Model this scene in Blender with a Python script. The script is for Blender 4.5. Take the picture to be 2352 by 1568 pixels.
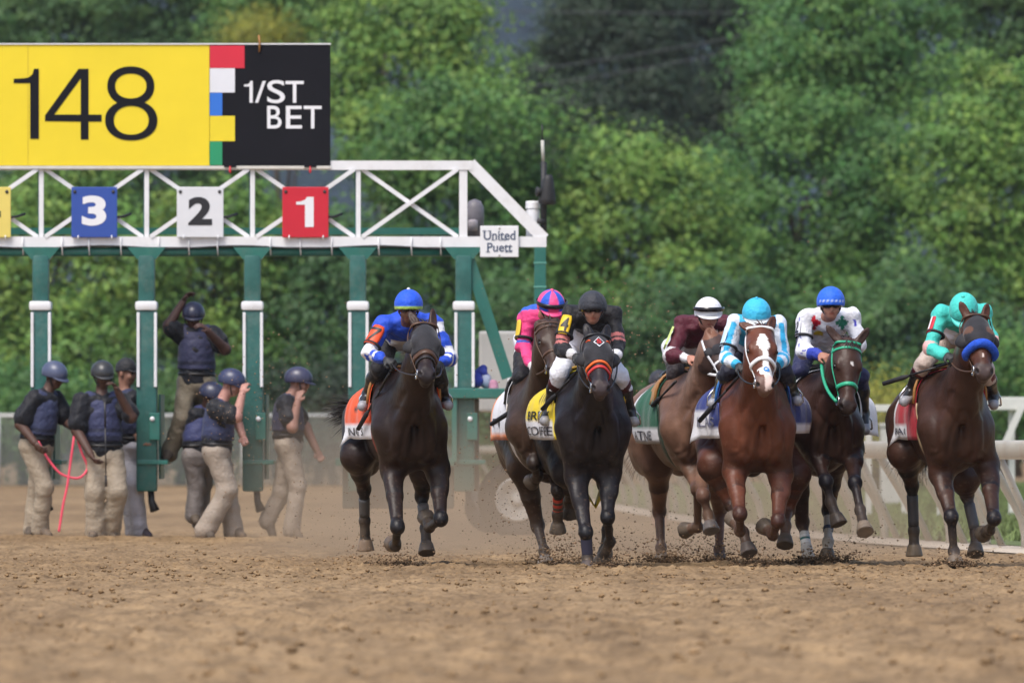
import bpy, bmesh, math, random
import numpy as np
from mathutils import Vector, Matrix
from mathutils.bvhtree import BVHTree

for o in list(bpy.data.objects):
    bpy.data.objects.remove(o)
SC = bpy.context.scene
COL = SC.collection
R = math.radians

# ------------------------------------------------------------------ camera, sky, sun, exposure
CAM_H = 0.908            # a photographer kneeling by the track
FPX = 20650.0            # focal length in photo pixels (photo taken as 2352 x 1568)
HOR = 1032.0             # height of the horizon in the same pixels
cam_d = bpy.data.cameras.new('camera')
cam = bpy.data.objects.new('camera', cam_d)
COL.objects.link(cam)
cam.location = (0, 0, CAM_H)
cam.rotation_euler = (R(90), 0, 0)
cam_d.sensor_width = 36.0
cam_d.lens = FPX / 2352 * 36.0
cam_d.shift_y = (HOR - 784) / 2352
cam_d.clip_start = 1.0
cam_d.clip_end = 5000
cam_d.dof.use_dof = True
cam_d.dof.focus_distance = 69.8
cam_d.dof.aperture_fstop = 4.9
SC.camera = cam

world = bpy.data.worlds.new('World')
SC.world = world
world.use_nodes = True
wn = world.node_tree
for n_ in list(wn.nodes):
    wn.nodes.remove(n_)
w_out = wn.nodes.new('ShaderNodeOutputWorld')
w_bg = wn.nodes.new('ShaderNodeBackground')
w_sky = wn.nodes.new('ShaderNodeTexSky')
w_sky.sky_type = 'NISHITA'
w_sky.sun_disc = False
SUN_EL, SUN_AZ = R(58), R(212)       # azimuth from +Y clockwise: behind the camera, over its left shoulder
w_sky.sun_elevation = SUN_EL
w_sky.sun_rotation = SUN_AZ
w_sky.dust_density = 3.0
w_sky.air_density = 1.0
w_bg.inputs['Strength'].default_value = 0.122
wn.links.new(w_sky.outputs[0], w_bg.inputs[0])
wn.links.new(w_bg.outputs[0], w_out.inputs[0])

sun_d = bpy.data.lights.new('sun', 'SUN')
sun_d.energy = 1.7
sun_d.angle = R(26)
sun_d.color = (1.0, 0.965, 0.91)
sun = bpy.data.objects.new('sun', sun_d)
COL.objects.link(sun)
sd = Vector((math.sin(SUN_AZ) * math.cos(SUN_EL), math.cos(SUN_AZ) * math.cos(SUN_EL), math.sin(SUN_EL)))
sun.rotation_euler = sd.to_track_quat('Z', 'Y').to_euler()

SC.view_settings.view_transform = 'Standard'
SC.view_settings.look = 'None'
SC.view_settings.gamma = 1
SC.view_settings.exposure = 0.77
SC.cycles.max_bounces = 8
SC.cycles.transparent_max_bounces = 8
SC.cycles.volume_step_rate = 2.0
SC.cycles.volume_max_steps = 64

# ------------------------------------------------------------------ helpers
def A3(*v):
    return np.array(v if len(v) > 1 else v[0], dtype=float)

def PX(px, py, Y):
    """world point that the photo shows at (px, py) when it stands Y metres away"""
    return A3((px - 1176) / FPX * Y, Y, CAM_H - (py - HOR) / FPX * Y)

def unit(v):
    v = np.asarray(v, float)
    return v / (np.linalg.norm(v) + 1e-12)

def lerp(a, b, t):
    return a + (b - a) * t

def srgb(r, g, b):
    f = lambda c: (c / 255 / 12.92) if c <= 10 else ((c / 255 + 0.055) / 1.055) ** 2.4
    return (f(r), f(g), f(b))

def tag(o, label=None, cat=None, group=None, kind=None):
    if label: o['label'] = label
    if cat: o['category'] = cat
    if group: o['group'] = group
    if kind: o['kind'] = kind
    return o

def empty(name, loc=(0, 0, 0)):
    o = bpy.data.objects.new(name, None)
    o.empty_display_size = 0.1
    o.location = tuple(loc)
    COL.objects.link(o)
    return o

def mesh_obj(name, V, F, mat=None, parent=None, smooth=True, cols=None, mats=None, midx=None):
    """link ONE mesh object; V world coordinates, F list of faces or (n,4) array"""
    V = np.asarray(V, dtype=np.float32).reshape(-1, 3)
    q_ = parent
    while q_ is not None:
        V = V - np.array(q_.location, dtype=np.float32); q_ = q_.parent
    me = bpy.data.meshes.new(name)
    if isinstance(F, np.ndarray) and F.ndim == 2:
        n, w = F.shape
        me.vertices.add(len(V)); me.vertices.foreach_set('co', V.ravel())
        me.loops.add(n * w); me.loops.foreach_set('vertex_index', F.astype(np.int32).ravel())
        me.polygons.add(n)
        me.polygons.foreach_set('loop_start', np.arange(0, n * w, w, dtype=np.int32))
        me.update(calc_edges=True)
    else:
        me.from_pydata([tuple(map(float, v)) for v in V], [], [tuple(int(i) for i in f) for f in F])
        me.update()
    me.validate()
    if smooth:
        me.polygons.foreach_set('use_smooth', np.ones(len(me.polygons), dtype=bool))
    if cols is not None:
        ca = me.color_attributes.new('col', 'FLOAT_COLOR', 'POINT')
        c4 = np.ones((len(V), 4), dtype=np.float32)
        c4[:, :3] = cols
        ca.data.foreach_set('color', c4.ravel())
    if mats:
        for m in mats: me.materials.append(m)
        if midx is not None:
            me.polygons.foreach_set('material_index', np.asarray(midx, dtype=np.int32))
    elif mat:
        me.materials.append(mat)
    o = bpy.data.objects.new(name, me)
    COL.objects.link(o)
    if parent is not None:
        o.parent = parent
    return o

# ------------------------------------------------------------------ materials
def _nodes(name):
    m = bpy.data.materials.new(name)
    m.use_nodes = True
    nt = m.node_tree
    return m, nt, nt.nodes['Principled BSDF'], nt.nodes, nt.links

def _bump(nt, bsdf, scale, strength, dist=0.01, detail=4, coord='Object'):
    tc = nt.nodes.new('ShaderNodeTexCoord')
    nz = nt.nodes.new('ShaderNodeTexNoise')
    nz.inputs['Scale'].default_value = scale
    nz.inputs['Detail'].default_value = detail
    nt.links.new(tc.outputs[coord], nz.inputs['Vector'])
    b = nt.nodes.new('ShaderNodeBump')
    b.inputs['Strength'].default_value = strength
    b.inputs['Distance'].default_value = dist
    nt.links.new(nz.outputs['Fac'], b.inputs['Height'])
    nt.links.new(b.outputs[0], bsdf.inputs['Normal'])
    return tc, nz

def vmat(name, rough=0.6, bump=(60, 0.3, 0.01), sheen=0.0, var=0.12, vscale=9.0, spec=0.4):
    """colour from the mesh's own colour attribute, broken up by a little noise"""
    m, nt, bs, N, L = _nodes(name)
    at = N.new('ShaderNodeAttribute'); at.attribute_name = 'col'
    tc, _ = _bump(nt, bs, *bump)
    nz = N.new('ShaderNodeTexNoise'); nz.inputs['Scale'].default_value = vscale; nz.inputs['Detail'].default_value = 5
    L.new(tc.outputs['Object'], nz.inputs['Vector'])
    mr = N.new('ShaderNodeMapRange')
    mr.inputs['From Min'].default_value = 0.25; mr.inputs['From Max'].default_value = 0.75
    mr.inputs['To Min'].default_value = 1 - var; mr.inputs['To Max'].default_value = 1 + var
    L.new(nz.outputs['Fac'], mr.inputs['Value'])
    mx = N.new('ShaderNodeVectorMath'); mx.operation = 'SCALE'
    L.new(at.outputs['Color'], mx.inputs[0]); L.new(mr.outputs[0], mx.inputs['Scale'])
    L.new(mx.outputs[0], bs.inputs['Base Color'])
    bs.inputs['Roughness'].default_value = rough
    bs.inputs['Specular IOR Level'].default_value = spec
    if sheen:
        bs.inputs['Sheen Weight'].default_value = sheen
    return m

def cmat(name, rgb, rough=0.5, var=0.1, vscale=6.0, bump=(40, 0.1, 0.005), metal=0.0, dirt=None, spec=0.5):
    m, nt, bs, N, L = _nodes(name)
    tc, _ = _bump(nt, bs, *bump)
    nz = N.new('ShaderNodeTexNoise'); nz.inputs['Scale'].default_value = vscale; nz.inputs['Detail'].default_value = 6
    nz.inputs['Roughness'].default_value = 0.65
    L.new(tc.outputs['Object'], nz.inputs['Vector'])
    cr = N.new('ShaderNodeValToRGB')
    a = [min(1, c * (1 - var)) for c in rgb]; b = [min(1, c * (1 + var)) for c in rgb]
    cr.color_ramp.elements[0].position = 0.3; cr.color_ramp.elements[0].color = (*a, 1)
    cr.color_ramp.elements[1].position = 0.7; cr.color_ramp.elements[1].color = (*b, 1)
    L.new(nz.outputs['Fac'], cr.inputs[0])
    out = cr.outputs[0]
    if dirt:
        dcol, amt, dsc = dirt
        n2 = N.new('ShaderNodeTexNoise'); n2.inputs['Scale'].default_value = dsc; n2.inputs['Detail'].default_value = 8
        n2.inputs['Roughness'].default_value = 0.75
        L.new(tc.outputs['Object'], n2.inputs['Vector'])
        r2 = N.new('ShaderNodeValToRGB')
        r2.color_ramp.elements[0].position = 0.5; r2.color_ramp.elements[0].color = (0, 0, 0, 1)
        r2.color_ramp.elements[1].position = 0.75; r2.color_ramp.elements[1].color = (amt, amt, amt, 1)
        L.new(n2.outputs['Fac'], r2.inputs[0])
        mx = N.new('ShaderNodeMix'); mx.data_type = 'RGBA'
        L.new(r2.outputs[0], mx.inputs['Factor'])
        L.new(out, mx.inputs['A']); mx.inputs['B'].default_value = (*dcol, 1)
        out = mx.outputs['Result']
    L.new(out, bs.inputs['Base Color'])
    bs.inputs['Roughness'].default_value = rough
    bs.inputs['Metallic'].default_value = metal
    bs.inputs['Specular IOR Level'].default_value = spec
    return m

DIRT = srgb(150, 122, 94)

# ------------------------------------------------------------------ plain mesh collector
class MB:
    def __init__(s): s.V = []; s.F = []; s.n = 0
    def add(s, V, F):
        V = np.asarray(V, float)
        s.V.append(V); s.F += [tuple(i + s.n for i in f) for f in F]; s.n += len(V); return s
    def box(s, x0, x1, y0, y1, z0, z1):
        V = [(x, y, z) for x in (x0, x1) for y in (y0, y1) for z in (z0, z1)]
        return s.add(V, [(0, 1, 3, 2), (4, 6, 7, 5), (0, 4, 5, 1), (2, 3, 7, 6), (0, 2, 6, 4), (1, 5, 7, 3)])
    def bbox(s, x0, x1, y0, y1, z0, z1, b=0.01):
        """box with bevelled edges"""
        bm = bmesh.new()
        bmesh.ops.create_cube(bm, size=1)
        for v in bm.verts:
            v.co = Vector((lerp(x0, x1, v.co.x + .5), lerp(y0, y1, v.co.y + .5), lerp(z0, z1, v.co.z + .5)))
        bmesh.ops.bevel(bm, geom=list(bm.edges), offset=b, segments=2, affect='EDGES', profile=0.6)
        bm.verts.ensure_lookup_table()
        bm.verts.index_update()
        s.add([tuple(v.co) for v in bm.verts], [[v.index for v in f.verts] for f in bm.faces])
        bm.free(); return s
    def bar(s, a, b, w, d, up=(0, 1, 0)):
        """rectangular bar from a to b; w across the view, d along `up`"""
        a, b = A3(a), A3(b); t = unit(b - a); u = unit(A3(up) - t * np.dot(A3(up), t)); v = np.cross(t, u)
        V = []
        for p in (a, b):
            for q in ((-1, -1), (1, -1), (1, 1), (-1, 1)):
                V.append(p + v * q[0] * w / 2 + u * q[1] * d / 2)
        return s.add(V, [(3, 2, 1, 0), (4, 5, 6, 7)] + [(i, (i + 1) % 4, 4 + (i + 1) % 4, 4 + i) for i in range(4)])
    def tube(s, pts, r, n=10, cap=True):
        pts = [A3(p) for p in pts]; m = len(pts)
        rs = [r] * m if np.isscalar(r) else list(r)
        V = []; F = []
        ref = A3(0.13, 0.31, 0.94); prev = None
        for i, p in enumerate(pts):
            t = unit(pts[min(i + 1, m - 1)] - pts[max(i - 1, 0)])
            if prev is None:
                if abs(np.dot(ref, t)) > .95: ref = A3(1, 0, 0)
                u = unit(np.cross(t, ref))
            else:
                u = unit(prev - t * np.dot(prev, t))
            prev = u; w = np.cross(t, u)
            for k in range(n):
                a = 2 * math.pi * k / n
                V.append(p + (u * math.cos(a) + w * math.sin(a)) * rs[i])
        for i in range(m - 1):
            for k in range(n):
                F.append((i * n + k, i * n + (k + 1) % n, (i + 1) * n + (k + 1) % n, (i + 1) * n + k))
        if cap:
            F.append(tuple(range(n - 1, -1, -1))); F.append(tuple((m - 1) * n + k for k in range(n)))
        return s.add(V, F)
    def lathe(s, c, prof, n=24, axis=(0, 0, 1)):
        """prof: list of (radius, height) along axis"""
        ax = unit(axis); u = unit(np.cross(ax, A3(0.3, 0.9, 0.1))); w = np.cross(ax, u); c = A3(c)
        V = []; F = []; m = len(prof)
        for r, h in prof:
            for k in range(n):
                a = 2 * math.pi * k / n
                V.append(c + ax * h + (u * math.cos(a) + w * math.sin(a)) * r)
        for i in range(m - 1):
            for k in range(n):
                F.append((i * n + k, i * n + (k + 1) % n, (i + 1) * n + (k + 1) % n, (i + 1) * n + k))
        F.append(tuple(range(n - 1, -1, -1))); F.append(tuple((m - 1) * n + k for k in range(n)))
        return s.add(V, F)
    def prism(s, poly, y0, y1):
        """poly: list of (x,z) anticlockwise seen from -Y; extruded in Y"""
        n = len(poly)
        V = [(x, y0, z) for x, z in poly] + [(x, y1, z) for x, z in poly]
        return s.add(V, [tuple(range(n)), tuple(range(2 * n - 1, n - 1, -1))] + [((i + 1) % n, i, n + i, n + (i + 1) % n) for i in range(n)])
    def build(s, name, mat, parent=None, smooth=False, **kw):
        o = mesh_obj(name, np.concatenate(s.V), s.F, mat, parent, smooth=smooth, **kw)
        return o

def autosmooth(o, ang=40):
    me = o.data
    bm = bmesh.new(); bm.from_mesh(me)
    for f in bm.faces: f.smooth = True
    for e in bm.edges:
        if len(e.link_faces) == 2 and e.calc_face_angle(0) > R(ang): e.smooth = False
    bm.to_mesh(me); bm.free()
    return o

# ------------------------------------------------------------------ text as mesh (2D triangles in x,z)
def finer(V, F, cuts=3):
    """split the lettering's faces so it can follow a curved surface"""
    bm = bmesh.new(); vs = [bm.verts.new((v[0], v[1], 0)) for v in V]
    for f in F:
        try: bm.faces.new([vs[i] for i in f])
        except ValueError: pass
    bmesh.ops.triangulate(bm, faces=bm.faces[:])
    for _ in range(cuts):
        es = [e for e in bm.edges if e.calc_length() > .09]
        if not es: break
        bmesh.ops.subdivide_edges(bm, edges=es, cuts=1)
        bmesh.ops.triangulate(bm, faces=bm.faces[:])
    bm.verts.index_update()
    out = np.array([v.co[:2] for v in bm.verts]), [tuple(v.index for v in f.verts) for f in bm.faces]
    bm.free(); return out

def text_mesh(body, bold=0.0, fill=True):
    cu = bpy.data.curves.new('lettering', 'FONT')
    cu.body = body; cu.size = 1; cu.offset = bold; cu.resolution_u = 6
    o = bpy.data.objects.new('lettering', cu)
    COL.objects.link(o)
    dg = bpy.context.evaluated_depsgraph_get()
    me = bpy.data.meshes.new_from_object(o.evaluated_get(dg))
    V = np.array([v.co[:] for v in me.vertices]).reshape(-1, 3)[:, :2]
    F = [tuple(p.vertices) for p in me.polygons]
    bpy.data.objects.remove(o); bpy.data.curves.remove(cu); bpy.data.meshes.remove(me)
    lo, hi = V.min(0), V.max(0)
    return (V - lo) / (hi - lo), F, (hi - lo)

def text_on_board(name, body, x0, z0, x1, z1, y, mat, parent, bold=0.0, depth=0.004):
    """flat lettering filling the box x0..x1, z0..z1 on a board facing the camera (-Y)"""
    V, F, _ = text_mesh(body, bold)
    P = np.column_stack([lerp(x0, x1, V[:, 0]), np.full(len(V), y), lerp(z0, z1, V[:, 1])])
    return mesh_obj(name, P, F, mat, parent, smooth=False)

# ------------------------------------------------------------------ soft bodies: blended tapered limbs -> one continuous surface
class Body:
    def __init__(s): s.P = []; s.S = []; s.C = []
    def cone(s, a, b, ra, rb, tg='', k=0.04):
        s.P.append(('c', A3(a), A3(b), float(ra), float(rb), tg, k)); return s
    def ell(s, c, r, tg='', k=0.04, ax=None):
        s.P.append(('e', A3(c), np.eye(3) if ax is None else np.array([unit(x) for x in ax]), A3(r), None, tg, k)); return s
    def flat(s, a, b, ra, rb, tg='', k=0.012):
        s.P.append(('f', A3(a), A3(b), float(ra), float(rb), tg, k)); return s
    def hole(s, c, r, ax=None, k=0.01):
        s.S.append(('e', A3(c), np.eye(3) if ax is None else np.array([unit(x) for x in ax]), A3(r), None, '', k)); return s
    def clip(s, p, n):
        """cut everything on the side n points to"""
        s.C.append((A3(p), unit(n))); return s
    @staticmethod
    def dist(p, X, Y, Z, infl=0.0):
        if p[0] == 'c':
            a, b, ra, rb = p[1], p[2], p[3] + infl, p[4] + infl
            ab = b - a; L2 = float(np.dot(ab, ab)) + 1e-12
            dx, dy, dz = X - a[0], Y - a[1], Z - a[2]
            t = np.clip((dx * ab[0] + dy * ab[1] + dz * ab[2]) / L2, 0, 1)
            return np.sqrt((dx - t * ab[0]) ** 2 + (dy - t * ab[1]) ** 2 + (dz - t * ab[2]) ** 2) - (ra + (rb - ra) * t)
        if p[0] == 'f':
            a, b = p[1], p[2]; ab = b - a; L = float(np.linalg.norm(ab)); n = ab / L
            dx, dy, dz = X - a[0], Y - a[1], Z - a[2]
            h = dx * n[0] + dy * n[1] + dz * n[2]
            rad = np.sqrt(np.maximum(dx * dx + dy * dy + dz * dz - h * h, 0))
            return np.maximum(np.maximum(rad - (p[3] + (p[4] - p[3]) * np.clip(h / L, 0, 1)) - infl, h - L - infl), -h - infl)
        c, ax, r = p[1], p[2], p[3] + infl
        dx, dy, dz = X - c[0], Y - c[1], Z - c[2]
        q = [(dx * a[0] + dy * a[1] + dz * a[2]) for a in ax]
        k0 = np.sqrt((q[0] / r[0]) ** 2 + (q[1] / r[1]) ** 2 + (q[2] / r[2]) ** 2)
        k1 = np.sqrt((q[0] / r[0] ** 2) ** 2 + (q[1] / r[1] ** 2) ** 2 + (q[2] / r[2] ** 2) ** 2) + 1e-9
        return k0 * (k0 - 1) / k1
    @staticmethod
    def bb(p, infl):
        if p[0] in 'cf':
            r = max(p[3], p[4]) + infl
            return np.minimum(p[1], p[2]) - r, np.maximum(p[1], p[2]) + r
        e = np.sqrt(((p[2].T * (p[3] + infl)) ** 2).sum(1))
        return p[1] - e, p[1] + e
    def build(s, h=0.012, infl=0.0, wrinkle=None, seed=1):
        m = 0.10
        lo = np.min([s.bb(p, infl)[0] for p in s.P], 0) - 3 * h
        hi = np.max([s.bb(p, infl)[1] for p in s.P], 0) + 3 * h
        n = np.ceil((hi - lo) / h).astype(int) + 1
        xs = [(lo[i] + h * np.arange(n[i])).astype(np.float32) for i in range(3)]
        F = np.full(n, 0.3, dtype=np.float32)
        def win(p, mm):
            a, b = s.bb(p, infl)
            i0 = np.clip(((a - mm - lo) / h).astype(int), 0, n); i1 = np.clip(np.ceil((b + mm - lo) / h).astype(int) + 1, 0, n)
            sl = tuple(slice(i0[i], i1[i]) for i in range(3))
            return sl, xs[0][sl[0]][:, None, None], xs[1][sl[1]][None, :, None], xs[2][sl[2]][None, None, :]
        for p in s.P:
            sl, X, Y, Z = win(p, m)
            d = s.dist(p, X, Y, Z, infl); f = F[sl]; k = p[6]
            hh = np.maximum(k - np.abs(f - d), 0) / k
            F[sl] = np.minimum(f, d) - hh * hh * k * 0.25
        for p in s.S:
            sl, X, Y, Z = win(p, 0.03)
            d = -s.dist(p, X, Y, Z, 0); f = F[sl]; k = p[6]
            hh = np.maximum(k - np.abs(f - d), 0) / k
            F[sl] = np.maximum(f, d) + hh * hh * k * 0.25
        if wrinkle:
            amp, fr = wrinkle; rs = np.random.RandomState(seed)
            X, Y, Z = xs[0][:, None, None], xs[1][None, :, None], xs[2][None, None, :]
            w = 0
            for i in range(5):
                d = unit(rs.normal(size=3)) * fr * (0.7 + 0.45 * i); d2 = unit(rs.normal(size=3)) * fr * 0.5
                w = w + np.sin(X * d[0] + Y * d[1] + Z * d[2] + rs.uniform(0, 6) + 1.6 * np.sin(X * d2[0] + Y * d2[1] + Z * d2[2])) / (1 + .4 * i)
            F += (amp * 0.45 * w).astype(np.float32)
        for c, nn in s.C:
            X, Y, Z = xs[0][:, None, None], xs[1][None, :, None], xs[2][None, None, :]
            F = np.maximum(F, ((X - c[0]) * nn[0] + (Y - c[1]) * nn[1] + (Z - c[2]) * nn[2]).astype(np.float32))
        return surface_nets(F, lo, h)
    def nearest(s, V, infl=0.0):
        """for each vertex: index of the closest primitive, and the position t along it"""
        best = np.full(len(V), 9.0); idx = np.zeros(len(V), int)
        for i, p in enumerate(s.P):
            d = s.dist(p, V[:, 0], V[:, 1], V[:, 2], infl)
            m = d < best; best[m] = d[m]; idx[m] = i
        tags = np.array([p[5] for p in s.P])[idx]
        t = np.zeros(len(V))
        for i, p in enumerate(s.P):
            if p[0] in 'cf':
                m = idx == i
                ab = p[2] - p[1]
                t[m] = np.clip(((V[m] - p[1]) @ ab) / (ab @ ab + 1e-12), 0, 1)
        return tags, t

def surface_nets(F, lo, h):
    S = F < 0
    c = np.zeros(np.array(F.shape) - 1, dtype=np.int8)
    for i in (0, 1):
        for j in (0, 1):
            for k in (0, 1):
                c += S[i:S.shape[0] - 1 + i, j:S.shape[1] - 1 + j, k:S.shape[2] - 1 + k]
    act = (c > 0) & (c < 8)
    ai = np.argwhere(act)
    idx = np.full(act.shape, -1, dtype=np.int64); idx[act] = np.arange(len(ai))
    acc = np.zeros((len(ai), 3)); cnt = np.zeros(len(ai))
    cs = [(i, j, k) for i in (0, 1) for j in (0, 1) for k in (0, 1)]
    for a in cs:
        for ax in range(3):
            if a[ax]: continue
            b = list(a); b[ax] = 1
            fa = F[ai[:, 0] + a[0], ai[:, 1] + a[1], ai[:, 2] + a[2]].astype(float); fb = F[ai[:, 0] + b[0], ai[:, 1] + b[1], ai[:, 2] + b[2]].astype(float)
            m = (fa < 0) != (fb < 0)
            t = fa[m] / (fa[m] - fb[m])
            q = np.tile(np.array(a, float), (m.sum(), 1)); q[:, ax] += t
            acc[m] += q; cnt[m] += 1
    V = lo + h * (ai + acc / cnt[:, None])
    faces = []
    for ax in range(3):
        u, v = (ax + 1) % 3, (ax + 2) % 3
        s0 = [slice(None)] * 3; s1 = [slice(None)] * 3
        s0[ax] = slice(0, -1); s1[ax] = slice(1, None)
        A, B = S[tuple(s0)], S[tuple(s1)]
        e = np.argwhere(A != B)
        e = e[(e[:, u] > 0) & (e[:, v] > 0) & (e[:, u] < F.shape[u] - 1) & (e[:, v] < F.shape[v] - 1)]
        if not len(e): continue
        ins = S[e[:, 0], e[:, 1], e[:, 2]]
        def cell(du, dv):
            q = e.copy(); q[:, u] += du; q[:, v] += dv
            return idx[q[:, 0], q[:, 1], q[:, 2]]
        q = np.stack([cell(-1, -1), cell(0, -1), cell(0, 0), cell(-1, 0)], 1)
        q[~ins] = q[~ins][:, ::-1]
        faces.append(q)
    Fc = np.concatenate(faces)
    Fc = Fc[(Fc >= 0).all(1)]
    return V, Fc

def bvh_of(V, F):
    return BVHTree.FromPolygons([tuple(v) for v in V], [tuple(int(i) for i in f) for f in F])

def vnormals(V, F):
    a, b, c, d = (V[F[:, i]] for i in range(4))
    n = np.cross(c - a, d - b); N = np.zeros_like(V)
    for i in range(4): np.add.at(N, F[:, i], n)
    return N / (np.linalg.norm(N, axis=1, keepdims=True) + 1e-12)

def dist_polyline(P, pts):
    out = np.full(len(P), 9.0)
    for a, b in zip(pts[:-1], pts[1:]):
        a, b = A3(a), A3(b); ab = b - a
        t = np.clip((P - a) @ ab / (ab @ ab), 0, 1)
        out = np.minimum(out, np.linalg.norm(P - a - t[:, None] * ab, axis=1))
    return out

def vnoise(P, scale, seed=0):
    """smooth value noise in 3D, 0..1"""
    rs = np.random.RandomState(seed); T = rs.rand(32, 32, 32)
    q = np.asarray(P) * scale; i = np.floor(q).astype(int); f = q - i; f = f * f * (3 - 2 * f)
    out = 0
    for a in (0, 1):
        for b in (0, 1):
            for c in (0, 1):
                w = (f[:, 0] if a else 1 - f[:, 0]) * (f[:, 1] if b else 1 - f[:, 1]) * (f[:, 2] if c else 1 - f[:, 2])
                out = out + w * T[(i[:, 0] + a) % 32, (i[:, 1] + b) % 32, (i[:, 2] + c) % 32]
    return out
# ================================================================== SETTING
def ground_material():
    m, nt, bs, N, L = _nodes('track_dirt')
    tc = N.new('ShaderNodeTexCoord')
    mp = N.new('ShaderNodeMapping'); mp.inputs['Scale'].default_value = (1, 0.35, 1)
    L.new(tc.outputs['Object'], mp.inputs['Vector'])
    n1 = N.new('ShaderNodeTexNoise'); n1.inputs['Scale'].default_value = 3.0; n1.inputs['Detail'].default_value = 10; n1.inputs['Roughness'].default_value = 0.7
    L.new(mp.outputs[0], n1.inputs['Vector'])
    c1 = N.new('ShaderNodeValToRGB')
    e = c1.color_ramp.elements
    e[0].position = 0.34; e[0].color = (0.165, 0.108, 0.058, 1)  # dirt tone; its dark streaks also put hollow shadows into the colour
    e[1].position = 0.62; e[1].color = (0.33, 0.222, 0.121, 1)
    L.new(n1.outputs['Fac'], c1.inputs[0])
    n2 = N.new('ShaderNodeTexNoise'); n2.inputs['Scale'].default_value = 26.0; n2.inputs['Detail'].default_value = 6
    L.new(mp.outputs[0], n2.inputs['Vector'])
    c2 = N.new('ShaderNodeValToRGB')
    c2.color_ramp.elements[0].position = 0.34; c2.color_ramp.elements[0].color = (0.55, 0.52, 0.5, 1)  # dark specks: the shade of small hollows put into the colour
    c2.color_ramp.elements[1].position = 0.5; c2.color_ramp.elements[1].color = (1, 1, 1, 1)
    L.new(n2.outputs['Fac'], c2.inputs[0])
    mx = N.new('ShaderNodeMix'); mx.data_type = 'RGBA'; mx.blend_type = 'MULTIPLY'; mx.inputs['Factor'].default_value = 0.8
    L.new(c1.outputs[0], mx.inputs['A']); L.new(c2.outputs[0], mx.inputs['B'])
    n3 = N.new('ShaderNodeTexNoise'); n3.inputs['Scale'].default_value = .55; n3.inputs['Detail'].default_value = 4
    mp3 = N.new('ShaderNodeMapping'); mp3.inputs['Scale'].default_value = (1, .12, 1); mp3.inputs['Rotation'].default_value = (0, 0, .17)
    L.new(tc.outputs['Object'], mp3.inputs['Vector']); L.new(mp3.outputs[0], n3.inputs['Vector'])
    c3 = N.new('ShaderNodeValToRGB')
    c3.color_ramp.elements[0].position = .36; c3.color_ramp.elements[0].color = (.82, .80, .78, 1)
    c3.color_ramp.elements[1].position = .62; c3.color_ramp.elements[1].color = (1.1, 1.1, 1.08, 1)
    L.new(n3.outputs['Fac'], c3.inputs[0])
    mx3 = N.new('ShaderNodeMix'); mx3.data_type = 'RGBA'; mx3.blend_type = 'MULTIPLY'; mx3.inputs['Factor'].default_value = 1
    L.new(mx.outputs['Result'], mx3.inputs['A']); L.new(c3.outputs[0], mx3.inputs['B'])
    L.new(mx3.outputs['Result'], bs.inputs['Base Color'])
    bs.inputs['Roughness'].default_value = 0.95; bs.inputs['Specular IOR Level'].default_value = 0.15
    b = N.new('ShaderNodeBump'); b.inputs['Strength'].default_value = 0.7; b.inputs['Distance'].default_value = 0.02
    L.new(n2.outputs['Fac'], b.inputs['Height']); L.new(b.outputs[0], bs.inputs['Normal'])
    return m
M_GROUND = ground_material()

def dirt_height(x, y):
    P = np.column_stack([x, y, np.zeros(len(x))])
    Q = P * A3(1, .55, 1)
    a = vnoise(Q, 13.0, 1); b = vnoise(Q, 27.0, 2); c = vnoise(Q, 1.3, 3); d = vnoise(Q, 4.2, 4)
    clod = np.clip(a - 0.52, 0, 1) * 2.2 + np.clip(b - 0.55, 0, 1) * 1.1
    churn = np.clip(1 - np.abs(y - 69) / 16, 0.0, 1) * (0.55 + 0.9 * d)
    z = 0.011 * (b - .5) + 0.030 * (c - .5) + 0.016 * (d - .5)
    z += clod * (0.006 + 0.020 * churn)
    # harrow grooves run along the track, a little across the view, strongest in the foreground
    g = x * 1.0 + y * 0.17 + 0.25 * c
    gr = 0.6 * np.sin(2 * math.pi * g / 0.19 + 2 * d) + np.sin(2 * math.pi * g / 0.43 + 1 + 2 * c)
    z += 0.015 * gr * np.clip((64 - y) / 14, 0.10, 1) * (0.3 + 1.1 * d)
    z += np.clip((58 - y) / 14, 0, 1) * (0.020 * np.clip(.45 - d, 0, 1) * -2.2 + .02 * np.clip(vnoise(P * A3(1, .35, 1), 6.0, 9) - .5, 0, 1))
    # low berm where the harrow turned, by the gate
    z += 0.05 * np.exp(-((y - 90.2 - 0.3 * np.sin(x * 1.1)) / 0.35) ** 2) * (x < 0.5)
    z -= 0.012
    return z * np.clip((104 - y) / 6, 0, 1)

def build_ground():
    xs = np.concatenate([[-900, -300, -90, -40, -20, -12, -9], np.arange(-7.2, 7.2, 0.027), [7.6, 9, 12, 20, 40, 90, 300, 900]])
    ys = np.concatenate([[-60, 0, 15, 25, 30], np.arange(32, 60, 0.055), np.arange(60, 78, 0.04), np.arange(78, 100, 0.07), [101, 103, 108, 116, 130, 150, 180, 230, 320, 500, 900, 1800]])
    X, Y = np.meshgrid(xs, ys, indexing='ij')
    z = np.zeros(X.size); x = X.ravel(); y = Y.ravel()
    m = (y > 31) & (y < 104) & (np.abs(x) < 7.5)
    z[m] = dirt_height(x[m], y[m])
    # the land rises a little towards the wood
    V = np.column_stack([x, y, z])
    n, k = len(xs), len(ys)
    i = np.arange(n - 1)[:, None] * k + np.arange(k - 1)[None, :]
    F = np.stack([i, i + k, i + k + 1, i + 1], -1).reshape(-1, 4)
    o = mesh_obj('ground', V, F, M_GROUND)
    tag(o, kind='structure')
build_ground()

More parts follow.
